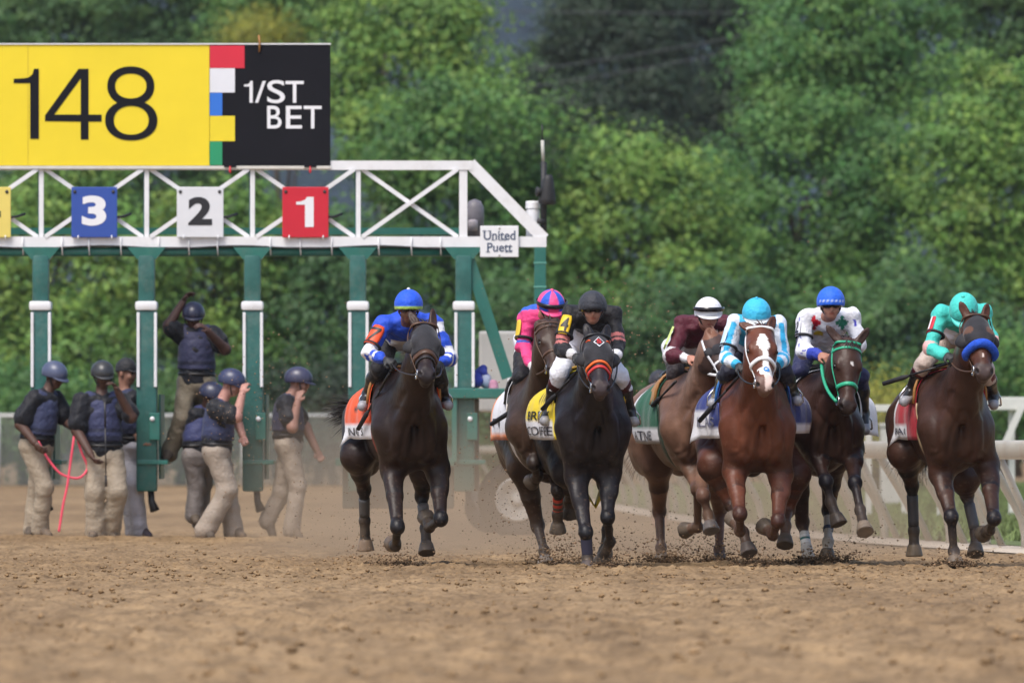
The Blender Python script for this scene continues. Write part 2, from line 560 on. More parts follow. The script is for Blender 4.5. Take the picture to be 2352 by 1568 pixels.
# loose clods lying on the track
def build_clods():
    rs = np.random.RandomState(5)
    mb_V = []; mb_F = []; n = 0
    base = np.array([(1, 0, 0), (-1, 0, 0), (0, 1, 0), (0, -1, 0), (0, 0, 1), (0, 0, -1),
                     (.6, .6, .55), (-.6, .6, .55), (.6, -.6, .55), (-.6, -.6, .55)], float)
    F8 = [(0, 6, 8), (2, 7, 6), (1, 9, 7), (3, 8, 9), (6, 7, 4), (7, 9, 4), (9, 8, 4), (8, 6, 4), (0, 2, 6), (2, 1, 7), (1, 3, 9), (3, 0, 8), (2, 0, 5), (1, 2, 5), (3, 1, 5), (0, 3, 5)]
    N = 5200
    y = np.where(rs.rand(N) < .55, rs.normal(68, 5, N), rs.uniform(36, 90, N)); y = np.clip(y, 34, 90)
    x = rs.uniform(-1, 1, N) * y * 0.064
    s = (0.006 + 0.017 * rs.rand(N) ** 3) * np.where(y < 58, 1.25, 1)
    z = dirt_height(x, y)
    for k in range(N):
        v = base * (1 + .5 * (rs.rand(10, 1) - .5)) * s[k] * A3(1, 1, .75)
        mb_V.append(v + A3(x[k], y[k], z[k] + s[k] * .3)); mb_F += [tuple(a + n for a in f) for f in F8]; n += 10
    o = mesh_obj('dirt_clods', np.concatenate(mb_V), mb_F, cmat('clod', (0.235, 0.152, 0.08), 0.95, 0.35, 8, (60, .5, .01), spec=.1), smooth=False)
    tag(o, kind='stuff')
build_clods()

# grass infield beyond the rail, and the pale sand strip under the rail
def sheet(name, poly, z, mat, kind='structure'):
    V = [(x, y, z) for x, y in poly]
    o = mesh_obj(name, V, [tuple(range(len(V)))], mat, smooth=False)
    return tag(o, kind=kind)

RAIL = [(px, Y) for px, Y in ((2420, 79.0), (2352, 80.5), (2264, 82.5), (2176, 84.6), (2094, 86.8), (2018, 89.2), (1948, 91.8), (1884, 94.6), (1826, 97.6), (1772, 100.8), (1722, 104.2),
        (1676, 107.8), (1633, 111.6), (1594, 115.6), (1557, 119.8), (1523, 124.2), (1491, 128.8), (1461, 133.6), (1433, 138.6), (1406, 143.8), (1381, 149.2), (1357, 154.8), (1334, 160.6), (1312, 166.6), (1290, 173), (1268, 180), (1246, 187), (1222, 195), (1190, 203), (1150, 211), (1090, 218))]
rail_xy = [((px - 1176) / FPX * Y, Y) for px, Y in RAIL]

M_GRASS = cmat('infield_grass', (0.115, 0.15, 0.055), 0.9, 0.35, 1.2, (30, .6, .03), spec=.2)
M_SAND = cmat('rail_sand', (0.52, 0.44, 0.35), 0.95, 0.2, 2.0, (40, .4, .02), spec=.1)
sand_poly = [(x - 0.25, y - 1.6) for x, y in rail_xy] + [(x + .30, y + 6) for x, y in reversed(rail_xy)]
sheet('sand_strip', sand_poly, 0.006, M_SAND)
grass_poly = [(x + .2, y + 3.0) for x, y in rail_xy] + [(10, 250), (90, 250), (60, 79)]
sheet('grass_field', grass_poly, 0.012, M_GRASS)

def grass_tufts():
    rs = np.random.RandomState(8); V = []; F = []; n = 0
    for k in range(9000):
        Y = rs.uniform(88, 220); x = rs.uniform(0.02, .068) * Y
        rx = np.interp(Y, [q[1] for q in rail_xy], [q[0] for q in rail_xy])
        if x < rx + .5: continue
        for b in range(3):
            a = rs.uniform(0, 6.28); h = rs.uniform(.03, .08) * (1 + Y / 250); w = .012 * (1 + Y / 120)
            c = A3(x + rs.normal(0, .06), Y + rs.normal(0, .1), .01); d = A3(math.cos(a), math.sin(a), 0)
            V += [c - d * w, c + d * w, c + A3(rs.normal(0, .05), rs.normal(0, .05), h)]; F.append((n, n + 1, n + 2)); n += 3
    cols = np.repeat(np.random.RandomState(3).uniform(.75, 1.3, (len(V) // 3, 1)) * A3(0.12, 0.165, 0.055), 3, axis=0)
    tag(mesh_obj('grass_tufts', V, F, vmat('grass_blade', .8, (10, .1, .01), spec=.2), smooth=False, cols=cols), kind='stuff')
grass_tufts()

# ------------------------------------------------------------------ trees
def leaf_material():
    m, nt, bs, N, L = _nodes('leaf')
    at = N.new('ShaderNodeAttribute'); at.attribute_name = 'col'
    L.new(at.outputs['Color'], bs.inputs['Base Color'])
    bs.inputs['Roughness'].default_value = 0.55
    bs.inputs['Specular IOR Level'].default_value = 0.35
    tr = N.new('ShaderNodeBsdfTranslucent'); L.new(at.outputs['Color'], tr.inputs['Color'])
    mix = N.new('ShaderNodeMixShader'); mix.inputs[0].default_value = 0.28
    L.new(bs.outputs[0], mix.inputs[1]); L.new(tr.outputs[0], mix.inputs[2])
    out = [n for n in N if n.type == 'OUTPUT_MATERIAL'][0]
    L.new(mix.outputs[0], out.inputs['Surface'])
    return m
M_LEAF = leaf_material()
M_BARK = cmat('bark', (0.075, 0.058, 0.045), 0.9, 0.3, 5, (12, .8, .05), spec=.2)

def crown_mesh(lobes, n_clump, leaves, size, palette, seed, clump_r=(.35, 1.2), droop=0.0):
    """lobes: list of (centre, radii). Leaves grow in tufts through the outer part of every lobe."""
    rs = np.random.RandomState(seed)
    vol = np.array([np.prod(r) ** (2 / 3) for c, r in lobes]); vol /= vol.sum()
    Vs = []; Cs = []
    pal = np.array(palette)
    for i in range(n_clump):
        c, r = lobes[rs.choice(len(lobes), p=vol)]
        d = unit(rs.normal(size=3)); rad = rs.uniform(.50, 1.02) ** .6
        cc = A3(c) + d * A3(r) * rad
        if cc[2] < 0.3: continue
        R_ = rs.uniform(*clump_r)
        n = int(leaves * rs.uniform(.6, 1.4))
        p = rs.normal(size=(n, 3)) * A3(R_, R_, R_ * .62) * .55
        p[:, 2] -= droop * np.hypot(p[:, 0], p[:, 1])
        p += cc
        o_ = (p - cc) / R_
        nrm = rs.normal(size=(n, 3)) * .42 + A3(0, -0.2, .45) + d * .35 + o_ * .95
        nrm /= np.linalg.norm(nrm, axis=1, keepdims=True)
        t = np.cross(nrm, rs.normal(size=(n, 3))); t /= np.linalg.norm(t, axis=1, keepdims=True)
        b = np.cross(nrm, t)
        s = size * rs.uniform(.5, 1.6, (n, 1))
        Vs.append(np.stack([p - t * s * .5, p + b * s * .30 + t * s * .05, p + t * s * .55, p - b * s * .30 + t * s * .05], 1).reshape(-1, 3))
        base = pal[rs.choice(len(pal))] * rs.uniform(.78, 1.25)
        col = base * rs.uniform(.88, 1.14, (n, 1)) * (1 + rs.normal(0, .04, (n, 3)))
        Cs.append(np.repeat(np.clip(col, .004, .6), 4, axis=0))
    V = np.concatenate(Vs); C = np.concatenate(Cs)
    F = np.arange(len(V)).reshape(-1, 4)
    return V, F, C

PAL = {
    'bright': [(0.155, 0.275, 0.052), (0.118, 0.235, 0.047), (0.20, 0.305, 0.056), (0.092, 0.195, 0.042)],
    'mid': [(0.074, 0.176, 0.044), (0.096, 0.205, 0.046), (0.058, 0.148, 0.039), (0.122, 0.232, 0.05)],
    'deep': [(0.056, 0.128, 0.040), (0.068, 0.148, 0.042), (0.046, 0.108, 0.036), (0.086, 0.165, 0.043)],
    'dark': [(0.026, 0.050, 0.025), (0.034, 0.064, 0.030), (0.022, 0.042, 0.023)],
    'yellow': [(0.26, 0.26, 0.03), (0.30, 0.28, 0.03), (0.17, 0.20, 0.03)],
}
def tree(name, label, cat, px, py, rx, rz, Y, pal, seed, dens=1.0, lobes=7, size=0.2, group=None, trunk=True, flat=1.0):
    """a broad-leaved tree whose crown is centred where the photo shows (px,py), rx/rz its half width/height in photo pixels"""
    rs = np.random.RandomState(seed)
    c = PX(px, py, Y); k = Y / FPX; RX, RZ = rx * k, rz * k
    root = empty(name, (c[0], Y, 0))
    tag(root, label, cat, group)
    L = [(c, (RX * .72, RX * .6 * flat, RZ * .72))]
    for i in range(lobes):
        a = 2 * math.pi * (i + rs.uniform(-.3, .3)) / lobes
        q = c + A3(math.cos(a) * RX * .58, rs.uniform(-.6, .3) * RX * flat * .7, math.sin(a) * RZ * .58)
        f = rs.uniform(.30, .50)
        L.append((q, (RX * f, RX * f * .9 * flat, RZ * f * .95)))
    area = RX * RZ
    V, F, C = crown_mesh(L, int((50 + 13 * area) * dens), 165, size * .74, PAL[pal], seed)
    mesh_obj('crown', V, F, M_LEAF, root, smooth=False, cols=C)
    if trunk:
        mb = MB()
        top = c[2] + RZ * .15; r0 = 0.10 + 0.022 * RX
        pts = [A3(c[0] + .15 * math.sin(z * 1.3 + seed), Y + .1 * math.cos(z + seed), z) for z in np.linspace(-.1, max(top, 1.5), 7)]
        mb.tube(pts, list(np.linspace(r0, r0 * .28, 7)), 9)
        for i in range(8):
            q = pts[2 + i % 4]; e = L[1 + i % lobes][0]
            mid = lerp(q, e, .5) + A3(0, 0, .25 * RX * .3)
            mb.tube([q, mid, e], [r0 * .42, r0 * .25, r0 * .07], 7)
        mb.build('trunk', M_BARK, root, smooth=True)
    return root

GT = 'trees of the wood behind the track'
TREES = [
 # name, label, px, py, rx, rz, Y, palette, seed, density, lobes, size
 ('tree', 'bright yellow-green tree rising behind the right end of the black sign', 930, 190, 235, 290, 238, 'bright', 11, 1.0, 8, .20),
 ('tree', 'mid-green tree between the black sign and the truss end of the gate', 1075, 480, 235, 300, 232, 'mid', 12, 1.0, 7, .20),
 ('tree', 'light leafy tree showing through the gate above the three left crew', 120, 640, 260, 330, 228, 'bright', 13, .95, 7, .20),
 ('tree', 'light leafy tree showing through the gate behind the crewman standing on it', 480, 660, 190, 300, 229, 'bright', 14, .9, 7, .20),
 ('tree', 'deep green tree in shade behind the 1 board and the blue capped jockey', 760, 740, 200, 300, 229, 'deep', 15, 1.0, 7, .20),  # dark leaf palette carries the shade low in the wood
 ('tree', 'low rounded tree whose yellowish top stands right of the truss', 1440, 560, 260, 340, 232, 'bright', 16, 1.05, 9, .20),
 ('tree', 'great broad green tree filling the middle of the right half', 1830, 520, 330, 370, 238, 'mid', 17, 1.1, 10, .20),
 ('tree', 'tall tree whose crown runs out of the top above the broad green tree', 1930, 120, 270, 260, 252, 'mid', 18, 1.0, 8, .21),
 ('tree', 'bright green tree at the right edge above the teal capped jockey', 2290, 470, 220, 330, 234, 'bright', 19, .9, 8, .20),
 ('tree', 'dark tree in the top right corner behind the bright one', 2330, 70, 230, 260, 290, 'deep', 20, .9, 7, .24),
 ('tree', 'deep green tree behind the jockey with the teal cap', 2130, 800, 250, 230, 227, 'deep', 21, 1.0, 7, .20),  # stood in front; shade beneath the crowns put into its leaf colour
 ('tree', 'dark tree in the top left corner over the yellow sign', 110, 90, 260, 250, 300, 'deep', 22, .9, 7, .25),
 ('tree', 'shaded tree over the middle of the yellow sign', 430, 50, 230, 260, 296, 'deep', 23, .9, 7, .25),
 ('tree', 'fresh green tree over the coloured blocks of the sign', 640, 20, 180, 190, 280, 'mid', 24, .9, 7, .23),
 ('tree', 'blackish evergreen tree in the notch between the bright crowns', 1400, 160, 190, 330, 330, 'dark', 25, 1.25, 8, .25),
 ('tree', 'tall blackish evergreen tree beside the broad green crown', 1610, 150, 190, 340, 338, 'dark', 26, 1.25, 8, .25),
 ('tree', 'far dark tree seen through the left of the notch', 1250, 330, 120, 240, 345, 'dark', 27, 1.2, 6, .25),
 ('tree', 'deep green tree closing the gap behind the truss braces', 330, 380, 330, 260, 262, 'deep', 28, .9, 7, .22),
 ('tree', 'deep green tree behind the white capped jockey', 1600, 810, 250, 220, 227, 'deep', 29, 1.0, 7, .20),  # dark leaf colour stands in for the shade under the broad crown
 ('tree', 'deep green tree behind the pink and blue capped jockey', 1240, 830, 190, 210, 228, 'deep', 30, 1.0, 7, .20),  # shade low in the wood put into the leaf colour
]
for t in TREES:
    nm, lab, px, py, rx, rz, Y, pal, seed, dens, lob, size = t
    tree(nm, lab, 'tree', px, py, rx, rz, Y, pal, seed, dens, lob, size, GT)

for px, py, rx, rz, Y, pal, seed, where in ((-330, 520, 340, 520, 240, 'mid', 61, 'just past the left end of the yellow sign'), (-860, 520, 360, 520, 246, 'deep', 62, 'well past the left end of the yellow sign'), (-1400, 540, 380, 520, 240, 'mid', 63, 'far past the left end of the yellow sign'),
        (2690, 520, 330, 520, 242, 'deep', 64, 'just past the rightmost jockey'), (3200, 520, 350, 520, 238, 'mid', 65, 'well past the rightmost jockey'), (3740, 540, 380, 520, 246, 'deep', 66, 'far past the rightmost jockey')):
    tree('tree', 'tall broad tree of the wood, ' + where, 'tree', px, py, rx, rz, Y, pal, seed, .55, 9, .24, GT)

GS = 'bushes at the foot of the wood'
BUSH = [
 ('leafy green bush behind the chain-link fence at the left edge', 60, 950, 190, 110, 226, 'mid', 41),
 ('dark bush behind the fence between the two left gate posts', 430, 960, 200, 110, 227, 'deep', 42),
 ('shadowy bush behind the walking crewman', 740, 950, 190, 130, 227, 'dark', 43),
 ('dark bush behind the black and pink silks', 1440, 930, 220, 150, 228, 'dark', 44),  # leaf colour darkened to stand for the shade under the trees
 ('dark bush under the wood left of the white capped jockey', 1660, 990, 190, 130, 226, 'dark', 45),  # dark leaves: shade at the foot of the wood put into the colour
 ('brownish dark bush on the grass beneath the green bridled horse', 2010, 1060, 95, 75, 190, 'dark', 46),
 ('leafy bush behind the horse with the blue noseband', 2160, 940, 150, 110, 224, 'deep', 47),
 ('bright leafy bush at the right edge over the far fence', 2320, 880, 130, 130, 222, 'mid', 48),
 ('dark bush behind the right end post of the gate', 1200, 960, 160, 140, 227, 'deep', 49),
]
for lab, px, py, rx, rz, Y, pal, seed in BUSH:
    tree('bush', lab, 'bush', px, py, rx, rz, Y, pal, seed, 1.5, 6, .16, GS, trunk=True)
tree('flowering_shrub', 'small shrub covered in yellow flowers near the far fence', 'shrub', 2030, 960, 42, 36, 150, 'yellow', 50, 3.0, 5, .06)
tree('sapling', 'thin yellow-green sapling showing above the yellow sign', 'tree', 597, 90, 17, 24, 262, 'yellow', 51, 2.2, 4, .10)

# the air itself: a very thin even haze out to the wood
def haze():
    mb = MB(); mb.box(-260, 260, -12, 640, -1.5, 60)
    m = bpy.data.materials.new('haze'); m.use_nodes = True; nt = m.node_tree
    for q in list(nt.nodes):
        if q.type != 'OUTPUT_MATERIAL': nt.nodes.remove(q)
    v = nt.nodes.new('ShaderNodeVolumePrincipled')
    v.inputs['Color'].default_value = (.9, .92, .92, 1); v.inputs['Density'].default_value = HAZE; v.inputs['Anisotropy'].default_value = .2
    nt.links.new(v.outputs[0], nt.nodes[0].inputs['Volume'])
    tag(mb.build('haze', m), kind='stuff')
HAZE = .00011
haze()

# a far wooded hill, the blue haze of distance put into its colour
def hill():
    rs = np.random.RandomState(4); xs = np.linspace(-260, 300, 80); ys = np.linspace(700, 1000, 20)
    X, Y = np.meshgrid(xs, ys, indexing='ij')
    Z = 62 * np.exp(-((X - 10) / 210) ** 2) * np.clip((Y - 700) / 150, 0, 1) ** .5
    P = np.column_stack([X.ravel(), Y.ravel(), Z.ravel()])
    P[:, 2] += (vnoise(P, .09, 5) - .5) * 9 + (vnoise(P, .3, 6) - .5) * 4 - 1
    i = np.arange(79)[:, None] * 20 + np.arange(19)[None, :]
    F = np.stack([i, i + 20, i + 21, i + 1], -1).reshape(-1, 4)
    tag(mesh_obj('hill', P, F, cmat('hill_woods_hazed', (0.040, 0.060, 0.082), 0.95, .45, .06, (.4, .8, 3.0), spec=.1)), kind='structure')
hill()

# overhead wires crossing the notch between the crowns, from poles hidden in the wood
def wires():
    Y = 300.0; m = cmat('wire_grey', (.045, .05, .06), .5)
    pm = cmat('pole_wood', (.10, .08, .06), .9)
    for px in (880, 1900):
        b = PX(px, 0, Y); r = empty('utility_pole', (b[0], Y, 0)); tag(r, 'wooden utility pole buried in the %s crowns of the wood' % ('left' if px < 1000 else 'right'), 'pole')
        MB().tube([(b[0], Y, -.3), (b[0], Y, PX(0, -60, Y)[2])], [.16, .11], 10).build('shaft', pm, r, smooth=True)
        MB().box(b[0] - .9, b[0] + .9, Y - .06, Y + .06, PX(0, 0, Y)[2], PX(0, 0, Y)[2] + .12).build('crossarm', pm, r)
    for (ya, yb, sag, lab) in ((18, 26, 8, 'topmost thin wire crossing the dark notch between the trees'), (190, 40, 22, 'middle sloping wire crossing the dark notch between the trees'), (232, 66, 24, 'lowest sloping wire crossing the dark notch between the trees')):
        pts = []
        for t in np.linspace(0, 1, 24):
            pts.append(PX(lerp(880, 1900, t), lerp(ya, yb, t) + sag * 4 * t * (1 - t), Y))
        o = MB().tube(pts, .017, 6).build('overhead_wire', m, None, smooth=True)
        tag(o, lab, 'wire', 'overhead wires')
wires()

# ------------------------------------------------------------------ chain-link fence behind the gate
def mesh_fence_material():
    m, nt, bs, N, L = _nodes('chain_link')
    bs.inputs['Base Color'].default_value = (0.20, 0.21, 0.19, 1); bs.inputs['Roughness'].default_value = 0.6
    return m
def chain_link_fence():
    Y = 221.0
    x0, x1 = PX(-900, 0, Y)[0], PX(1010, 0, Y)[0]
    z1 = PX(0, 954, Y)[2]
    root = empty('chain_link_fence', (x0, Y, 0))
    tag(root, 'grey chain-link fence with a pale top rail along the wood behind the gate', 'fence')
    MB().tube([(x0, Y, z1), (x1, Y, z1)], .04, 8).build('top_rail', cmat('galvanised_rail', (.62, .62, .60), .5, .15, 3), root, smooth=True)
    # woven wire: two families of diagonal wires
    mb = MB(); st = 0.085; H = z1 - .05; w = .008
    V = []; F = []; n = 0
    for s in (1, -1):
        for x in np.arange(x0 - H, x1 + H, st):
            a, b = A3(x, Y + .012 * s, .03), A3(x + s * H, Y + .012 * s, .03 + H)
            lo, hi = 0.0, 1.0
            if s > 0:
                lo = max(0, (x0 - a[0]) / H); hi = min(1, (x1 - a[0]) / H)
            else:
                lo = max(0, (a[0] - x1) / H); hi = min(1, (a[0] - x0) / H)
            if hi <= lo: continue
            p, q = lerp(a, b, lo), lerp(a, b, hi); d = A3(w * .7, 0, -w * .7 * s)
            V += [p - d, p + d, q + d, q - d]; F.append((n, n + 1, n + 2, n + 3)); n += 4
    mesh_obj('wire_mesh', V, F, mesh_fence_material(), root, smooth=False)
    pm = cmat('galvanised_post', (.45, .45, .43), .5, .15, 3)
    for x in np.arange(x0 + .6, x1, 3.0):
        MB().tube([(x, Y - .05, -.2), (x, Y - .05, z1 + .06)], .04, 8).build('post', pm, root, smooth=True)
chain_link_fence()

# ------------------------------------------------------------------ white running rail with gooseneck posts
M_RAIL = cmat('rail_plastic', (.40, .365, .305), .45, .12, 1.5, (20, .1, .01), dirt=(DIRT, .5, 1.2))
def running_rail():
    root = empty('running_rail', (rail_xy[0][0], rail_xy[0][1], 0))
    tag(root, 'white running rail on slanting gooseneck posts curving away behind the horses', 'rail')
    # oval beam, 0.16 high
    pts = [A3(x, y, .905) for x, y in rail_xy]
    V = []; F = []; m = 14
    prof = [(.05 * math.cos(a), .088 * math.copysign(abs(math.sin(a)) ** .6, math.sin(a))) for a in np.linspace(0, 2 * math.pi, m, endpoint=False)]
    for i, p in enumerate(pts):
        t = unit(pts[min(i + 1, len(pts) - 1)] - pts[max(i - 1, 0)]); s = A3(t[1], -t[0], 0)
        for a, b in prof: V.append(p + s * a + A3(0, 0, b))
    for i in range(len(pts) - 1):
        for k in range(m): F.append((i * m + k, i * m + (k + 1) % m, (i + 1) * m + (k + 1) % m, (i + 1) * m + k))
    mesh_obj('rail', V, F, M_RAIL, root)
    for i, (x, y) in enumerate(rail_xy[:-1]):
        if i > 9: break
        q = rail_xy[i + 1]; bx, by = lerp(x, q[0], .62), lerp(y, q[1], .62)
        MB().tube([(bx, by + .06, .84), (bx + .43, by + .5, -.05)], .034, 8).build('brace', M_RAIL, root, smooth=True)
    for i, (x, y) in enumerate(rail_xy):
        # the post leaves the rail slanting towards the infield, then bends to the ground
        p = [(x, y, .86), (x + .14, y + .14, .64), (x + .28, y + .27, .41), (x + .355, y + .34, .26), (x + .385, y + .37, .12), (x + .39, y + .37, -.2)]
        MB().tube(p, .041, 10).build('post', M_RAIL, root, smooth=True)
running_rail()

def far_fence():
    Y0 = 118.0
    xa, xb = PX(1978, 0, Y0)[0], PX(2440, 0, Y0)[0]
    root = empty('board_fence', (xa, Y0, 0))
    tag(root, 'second white rail with leaning braces in the infield behind the curved running rail', 'fence')
    zt = PX(0, 924, Y0)[2]
    m = cmat('old_white_board', (.60, .59, .55), .6, .15, 2, dirt=((.25, .23, .2), .5, 2))
    mid = lerp(xa, xb, .36)
    MB().bbox(xa, mid, Y0 - .04, Y0 + .04, zt - .12, zt - .03, .01).build('rail', m, root)
    MB().bbox(mid + .003, xb, Y0 - .06, Y0 + .06, zt - .10, zt + .07, .015).build('rail', m, root)
    for x in np.arange(xa + .1, xb, .47):
        MB().bar((x, Y0 + .08, -.1), (x, Y0 + .08, zt - .1), .08, .06).build('post', m, root)
    for x in np.arange(mid + .25, xb, .62):
        MB().bar((x, Y0 - .09, zt - .68), (x + .28, Y0 - .09, zt - .06), .085, .05).build('brace', m, root)
far_fence()
# pale box by the yellow shrub
def infield_box():
    Y = 140.0
    a, b = PX(2024, 972, Y), PX(2075, 1100, Y)
    root = empty('utility_box', ((a[0] + b[0]) / 2, Y, 0))
    tag(root, 'pale grey utility box standing on the grass below the yellow flowered shrub', 'box')
    m = cmat('box_grey', (.50, .50, .47), .6, .12, 3)
    MB().bbox(a[0], b[0], Y, Y + .5, -.05, a[2] - .05, .02).build('cabinet', m, root)
    MB().bbox(a[0] - .02, b[0] + .02, Y - .03, Y + .53, a[2] - .048, a[2], .015).build('lid', m, root)
infield_box()
# ================================================================== STARTING GATE (91 m away)
GY = 91.0
def gx(px): return PX(px, 0, GY)[0]
def gz(py): return PX(0, py, GY)[2]
M_GW = cmat('gate_white', (.74, .74, .76), .38, .05, 3, (25, .08, .005), dirt=((.42, .38, .33), .35, 4))
M_GG = cmat('gate_green', (.022, .138, .112), .35, .15, 4, (30, .12, .005), dirt=((.10, .16, .13), .5, 5))
M_GP = cmat('gate_green_pad', (.021, .108, .094), .42, .2, 5, (18, .45, .012), dirt=((.15, .17, .14), .45, 6))
M_BLK = cmat('black_rubber', (.018, .018, .02), .6, .2, 5)
M_GD = cmat('gate_chassis', (.055, .075, .066), .7, .25, 3, (20, .3, .01), dirt=(DIRT, .55, 2.5))

def starting_gate():
    root = empty('starting_gate', (gx(660), GY, 0))
    tag(root, 'green and white steel starting gate with padded stall posts and overhead truss', 'starting gate')
    y0, y1 = GY - .05, GY + .05
    def beam(name, a, b, w, d=.09, yy=GY, m=M_GW):
        A, B = PX(a[0], a[1], GY), PX(b[0], b[1], GY); A[1] = B[1] = yy
        return MB().bar(A, B, w, d).build(name, m, root)
    k = GY / FPX
    beam('top_chord', (-420, 380), (1085, 380), 21 * k)
    beam('bottom_chord', (-420, 555.5), (1255, 555.5), 24 * k, .10)
    beam('end_diagonal', (1080, 376), (1250, 549), 27 * k, .085, GY + .002)
    ups = [-389, -147, 95, 337, 580, 823]
    for x in ups: beam('upright', (x, 390), (x, 544), 10.5 * k, .06)
    beam('upright', (1064, 390), (1064, 544), 18.5 * k, .07)
    for i, x in enumerate(ups):
        xn = (ups + [1060])[i + 1]
        A = [(x + 9, 389), (xn - 9, 544)]; B = [(x + 9, 544), (xn - 9, 389)]
        beam('brace', A[0], A[1], 9.5 * k, .045, GY + .012)
        beam('brace', B[0], B[1], 9.5 * k, .045, GY - .036)
    # rear truss and the green frames that tie front to rear
    yr = GY + 1.6
    for nm, za, zb in (('rear_chord', 514, 530),):
        MB().box(gx(-420), gx(1075), yr, yr + .09, gz(zb), gz(za)).build(nm, M_GG, root)
    for x in ups + [1064]:
        MB().box(gx(x - 9), gx(x + 1), GY + .10, GY + .17, gz(545), gz(392)).build('rear_upright', M_GG, root)
    # green beam under the truss with flared brackets
    MB().tube([(gx(-420), GY + .03, gz(578)), (gx(1065), GY + .03, gz(578))], 11 * k, 12).build('stall_beam', M_GG, root, smooth=True)
    for x in (-60, 53, 143, 205, 278, 365, 434, 500, 621, 690, 762, 870, 945, 1012):
        MB().tube([(gx(x), GY - .062, gz(545)), (gx(x), GY - .066, gz(566)), (gx(x) + .004, GY - .035, gz(586))], .008, 6).build('u_bolt', M_GW, root, smooth=True)
    MB().tube([(gx(q), GY - .058, gz(568 + 3 * math.sin(q * .02))) for q in np.linspace(-420, 1060, 60)], .009, 6).build('cable', M_BLK, root, smooth=True)
    posts = [-389, -147, 94, 337, 580, 822, 1065]
    for x in posts:
        p = MB().bbox(gx(x - 19), gx(x + 19), GY - .09, GY + .08, gz(700), gz(586), .03).build('post', M_GP, root)
        autosmooth(p)
        b = MB().prism([(gx(x - 44), gz(568.5)), (gx(x - 21), gz(596)), (gx(x + 21), gz(596)), (gx(x + 44), gz(568.5))], GY - .075, GY + .09)
        b.build('bracket', M_GG, root)
        # padded lower stall partition front
        pad = MB().bbox(gx(x - 22), gx(x + 25), GY - .20, GY + .03, gz(1128), gz(713), .025).build('pad', M_GP, root)
        autosmooth(pad)
        c = MB().bbox(gx(x - 25), gx(x + 26), GY - .225, GY + .05, gz(713.5), gz(692), .03).build('pad_cap', M_GW, root)
        autosmooth(c)
        for sx in (-17.5, 22):
            MB().bbox(gx(x + sx - 3.4), gx(x + sx + 3.4), GY - .222, GY - .197, gz(889), gz(718), .006).build('edge_strip', M_GW, root)
        # partition running back to the rear
        MB().box(gx(x - 8), gx(x + 8), GY + .035, yr, gz(1120), gz(880)).build('stall_partition', M_GP, root)
        # rear post
        # ledge the crew stand on
        l = MB().bbox(gx(x - 20), gx(x + 50), GY - .22, GY + .9, gz(1066), gz(1056), .006).build('ledge', M_GG, root)
        # hinge plate with a white knob, and the leg below
        MB().bbox(gx(x + 8), gx(x + 32), GY - .24, GY - .205, gz(1010), gz(948), .008).build('latch_plate', M_GG, root)
        MB().lathe((gx(x + 15), GY - .245, gz(962)), [(.0, -.018), (.02, -.014), (.026, 0), (.02, .01)], 12, (0, -1, 0)).build('latch_knob', M_GW, root, smooth=True)
        MB().tube([(gx(x + 10), GY - .1, gz(1120)), (gx(x + 12), GY - .1, gz(1150)), (gx(x + 20), GY - .12, gz(1172))], [.032, .034, .05], 10).build('rubber_foot', M_BLK, root, smooth=True)
    for i, x in enumerate(posts[:-1]):
        # tail of each open front door, folded back beside the post
        MB().box(gx(x + 26.5), gx(x + 31), GY + .12, GY + 1.15, gz(1100), gz(905)).build('front_door', M_GG, root)
    # raking end brace and right end post
    MB().bar(PX(1072, 580, GY) + A3(0, .02, 0), PX(1166, 868, GY) + A3(0, .02, 0), 27 * k, .12).build('end_brace', M_GG, root)
    MB().bbox(gx(1227), gx(1254), GY - .05, GY + .06, gz(905), gz(568), .008).build('end_post', M_GG, root)
    for zz in (602, 657):
        MB().bbox(gx(1225.5), gx(1255.5), GY - .055, GY + .065, gz(zz + 4), gz(zz), .004).build('clamp_band', cmat('pale_green', (.10, .30, .24), .4), root)
    # chassis between the wheels
    MB().bbox(gx(786), gx(1042), GY + .15, GY + .7, gz(1168), gz(1070), .02).build('chassis', M_GD, root)
    MB().bbox(gx(770), gx(1100), GY + .05, GY + .14, gz(1069), gz(1052), .008).build('crossbar', M_GG, root)
    MB().bbox(gx(1042), gx(1100), GY + .2, GY + .6, gz(1128), gz(905), .02).build('side_panel', M_GD, root)
    MB().bbox(gx(1030), gx(1185), GY - .3, GY + .5, gz(915), gz(892), .01).build('platform', M_GG, root)
    for x in (1044, 1180):
        MB().bbox(gx(x - 6), gx(x + 6), GY - .28, GY - .2, gz(1060), gz(915), .006).build('platform_post', M_GG, root)
    MB().bbox(gx(1166), gx(1184), GY - .31, GY - .27, gz(893), gz(868), .004).build('step_frame', M_GW, root)
    # wheel
    w = PX(1188, 1146, GY + .3); r = .40
    wy = GY + .30
    t = MB().lathe((w[0], wy, w[2]), [(r * .56, -.10), (r * .62, -.13), (r * .93, -.13), (r, -.09), (r, .09), (r * .93, .13), (r * .62, .13), (r * .56, .02)], 40, (0, -1, 0)).build('wheel', M_BLK, root, smooth=True)
    MB().lathe((w[0], wy, w[2]), [(r * .57, .06), (r * .57, .125), (r * .50, .125), (r * .42, .05), (r * .18, .04), (r * .16, .09), (.0, .09)], 32, (0, -1, 0)).build('rim', cmat('rim_white', (.62, .60, .55), .5, .1, 4, dirt=(DIRT, .6, 4)), t, smooth=True)
    return root
starting_gate()

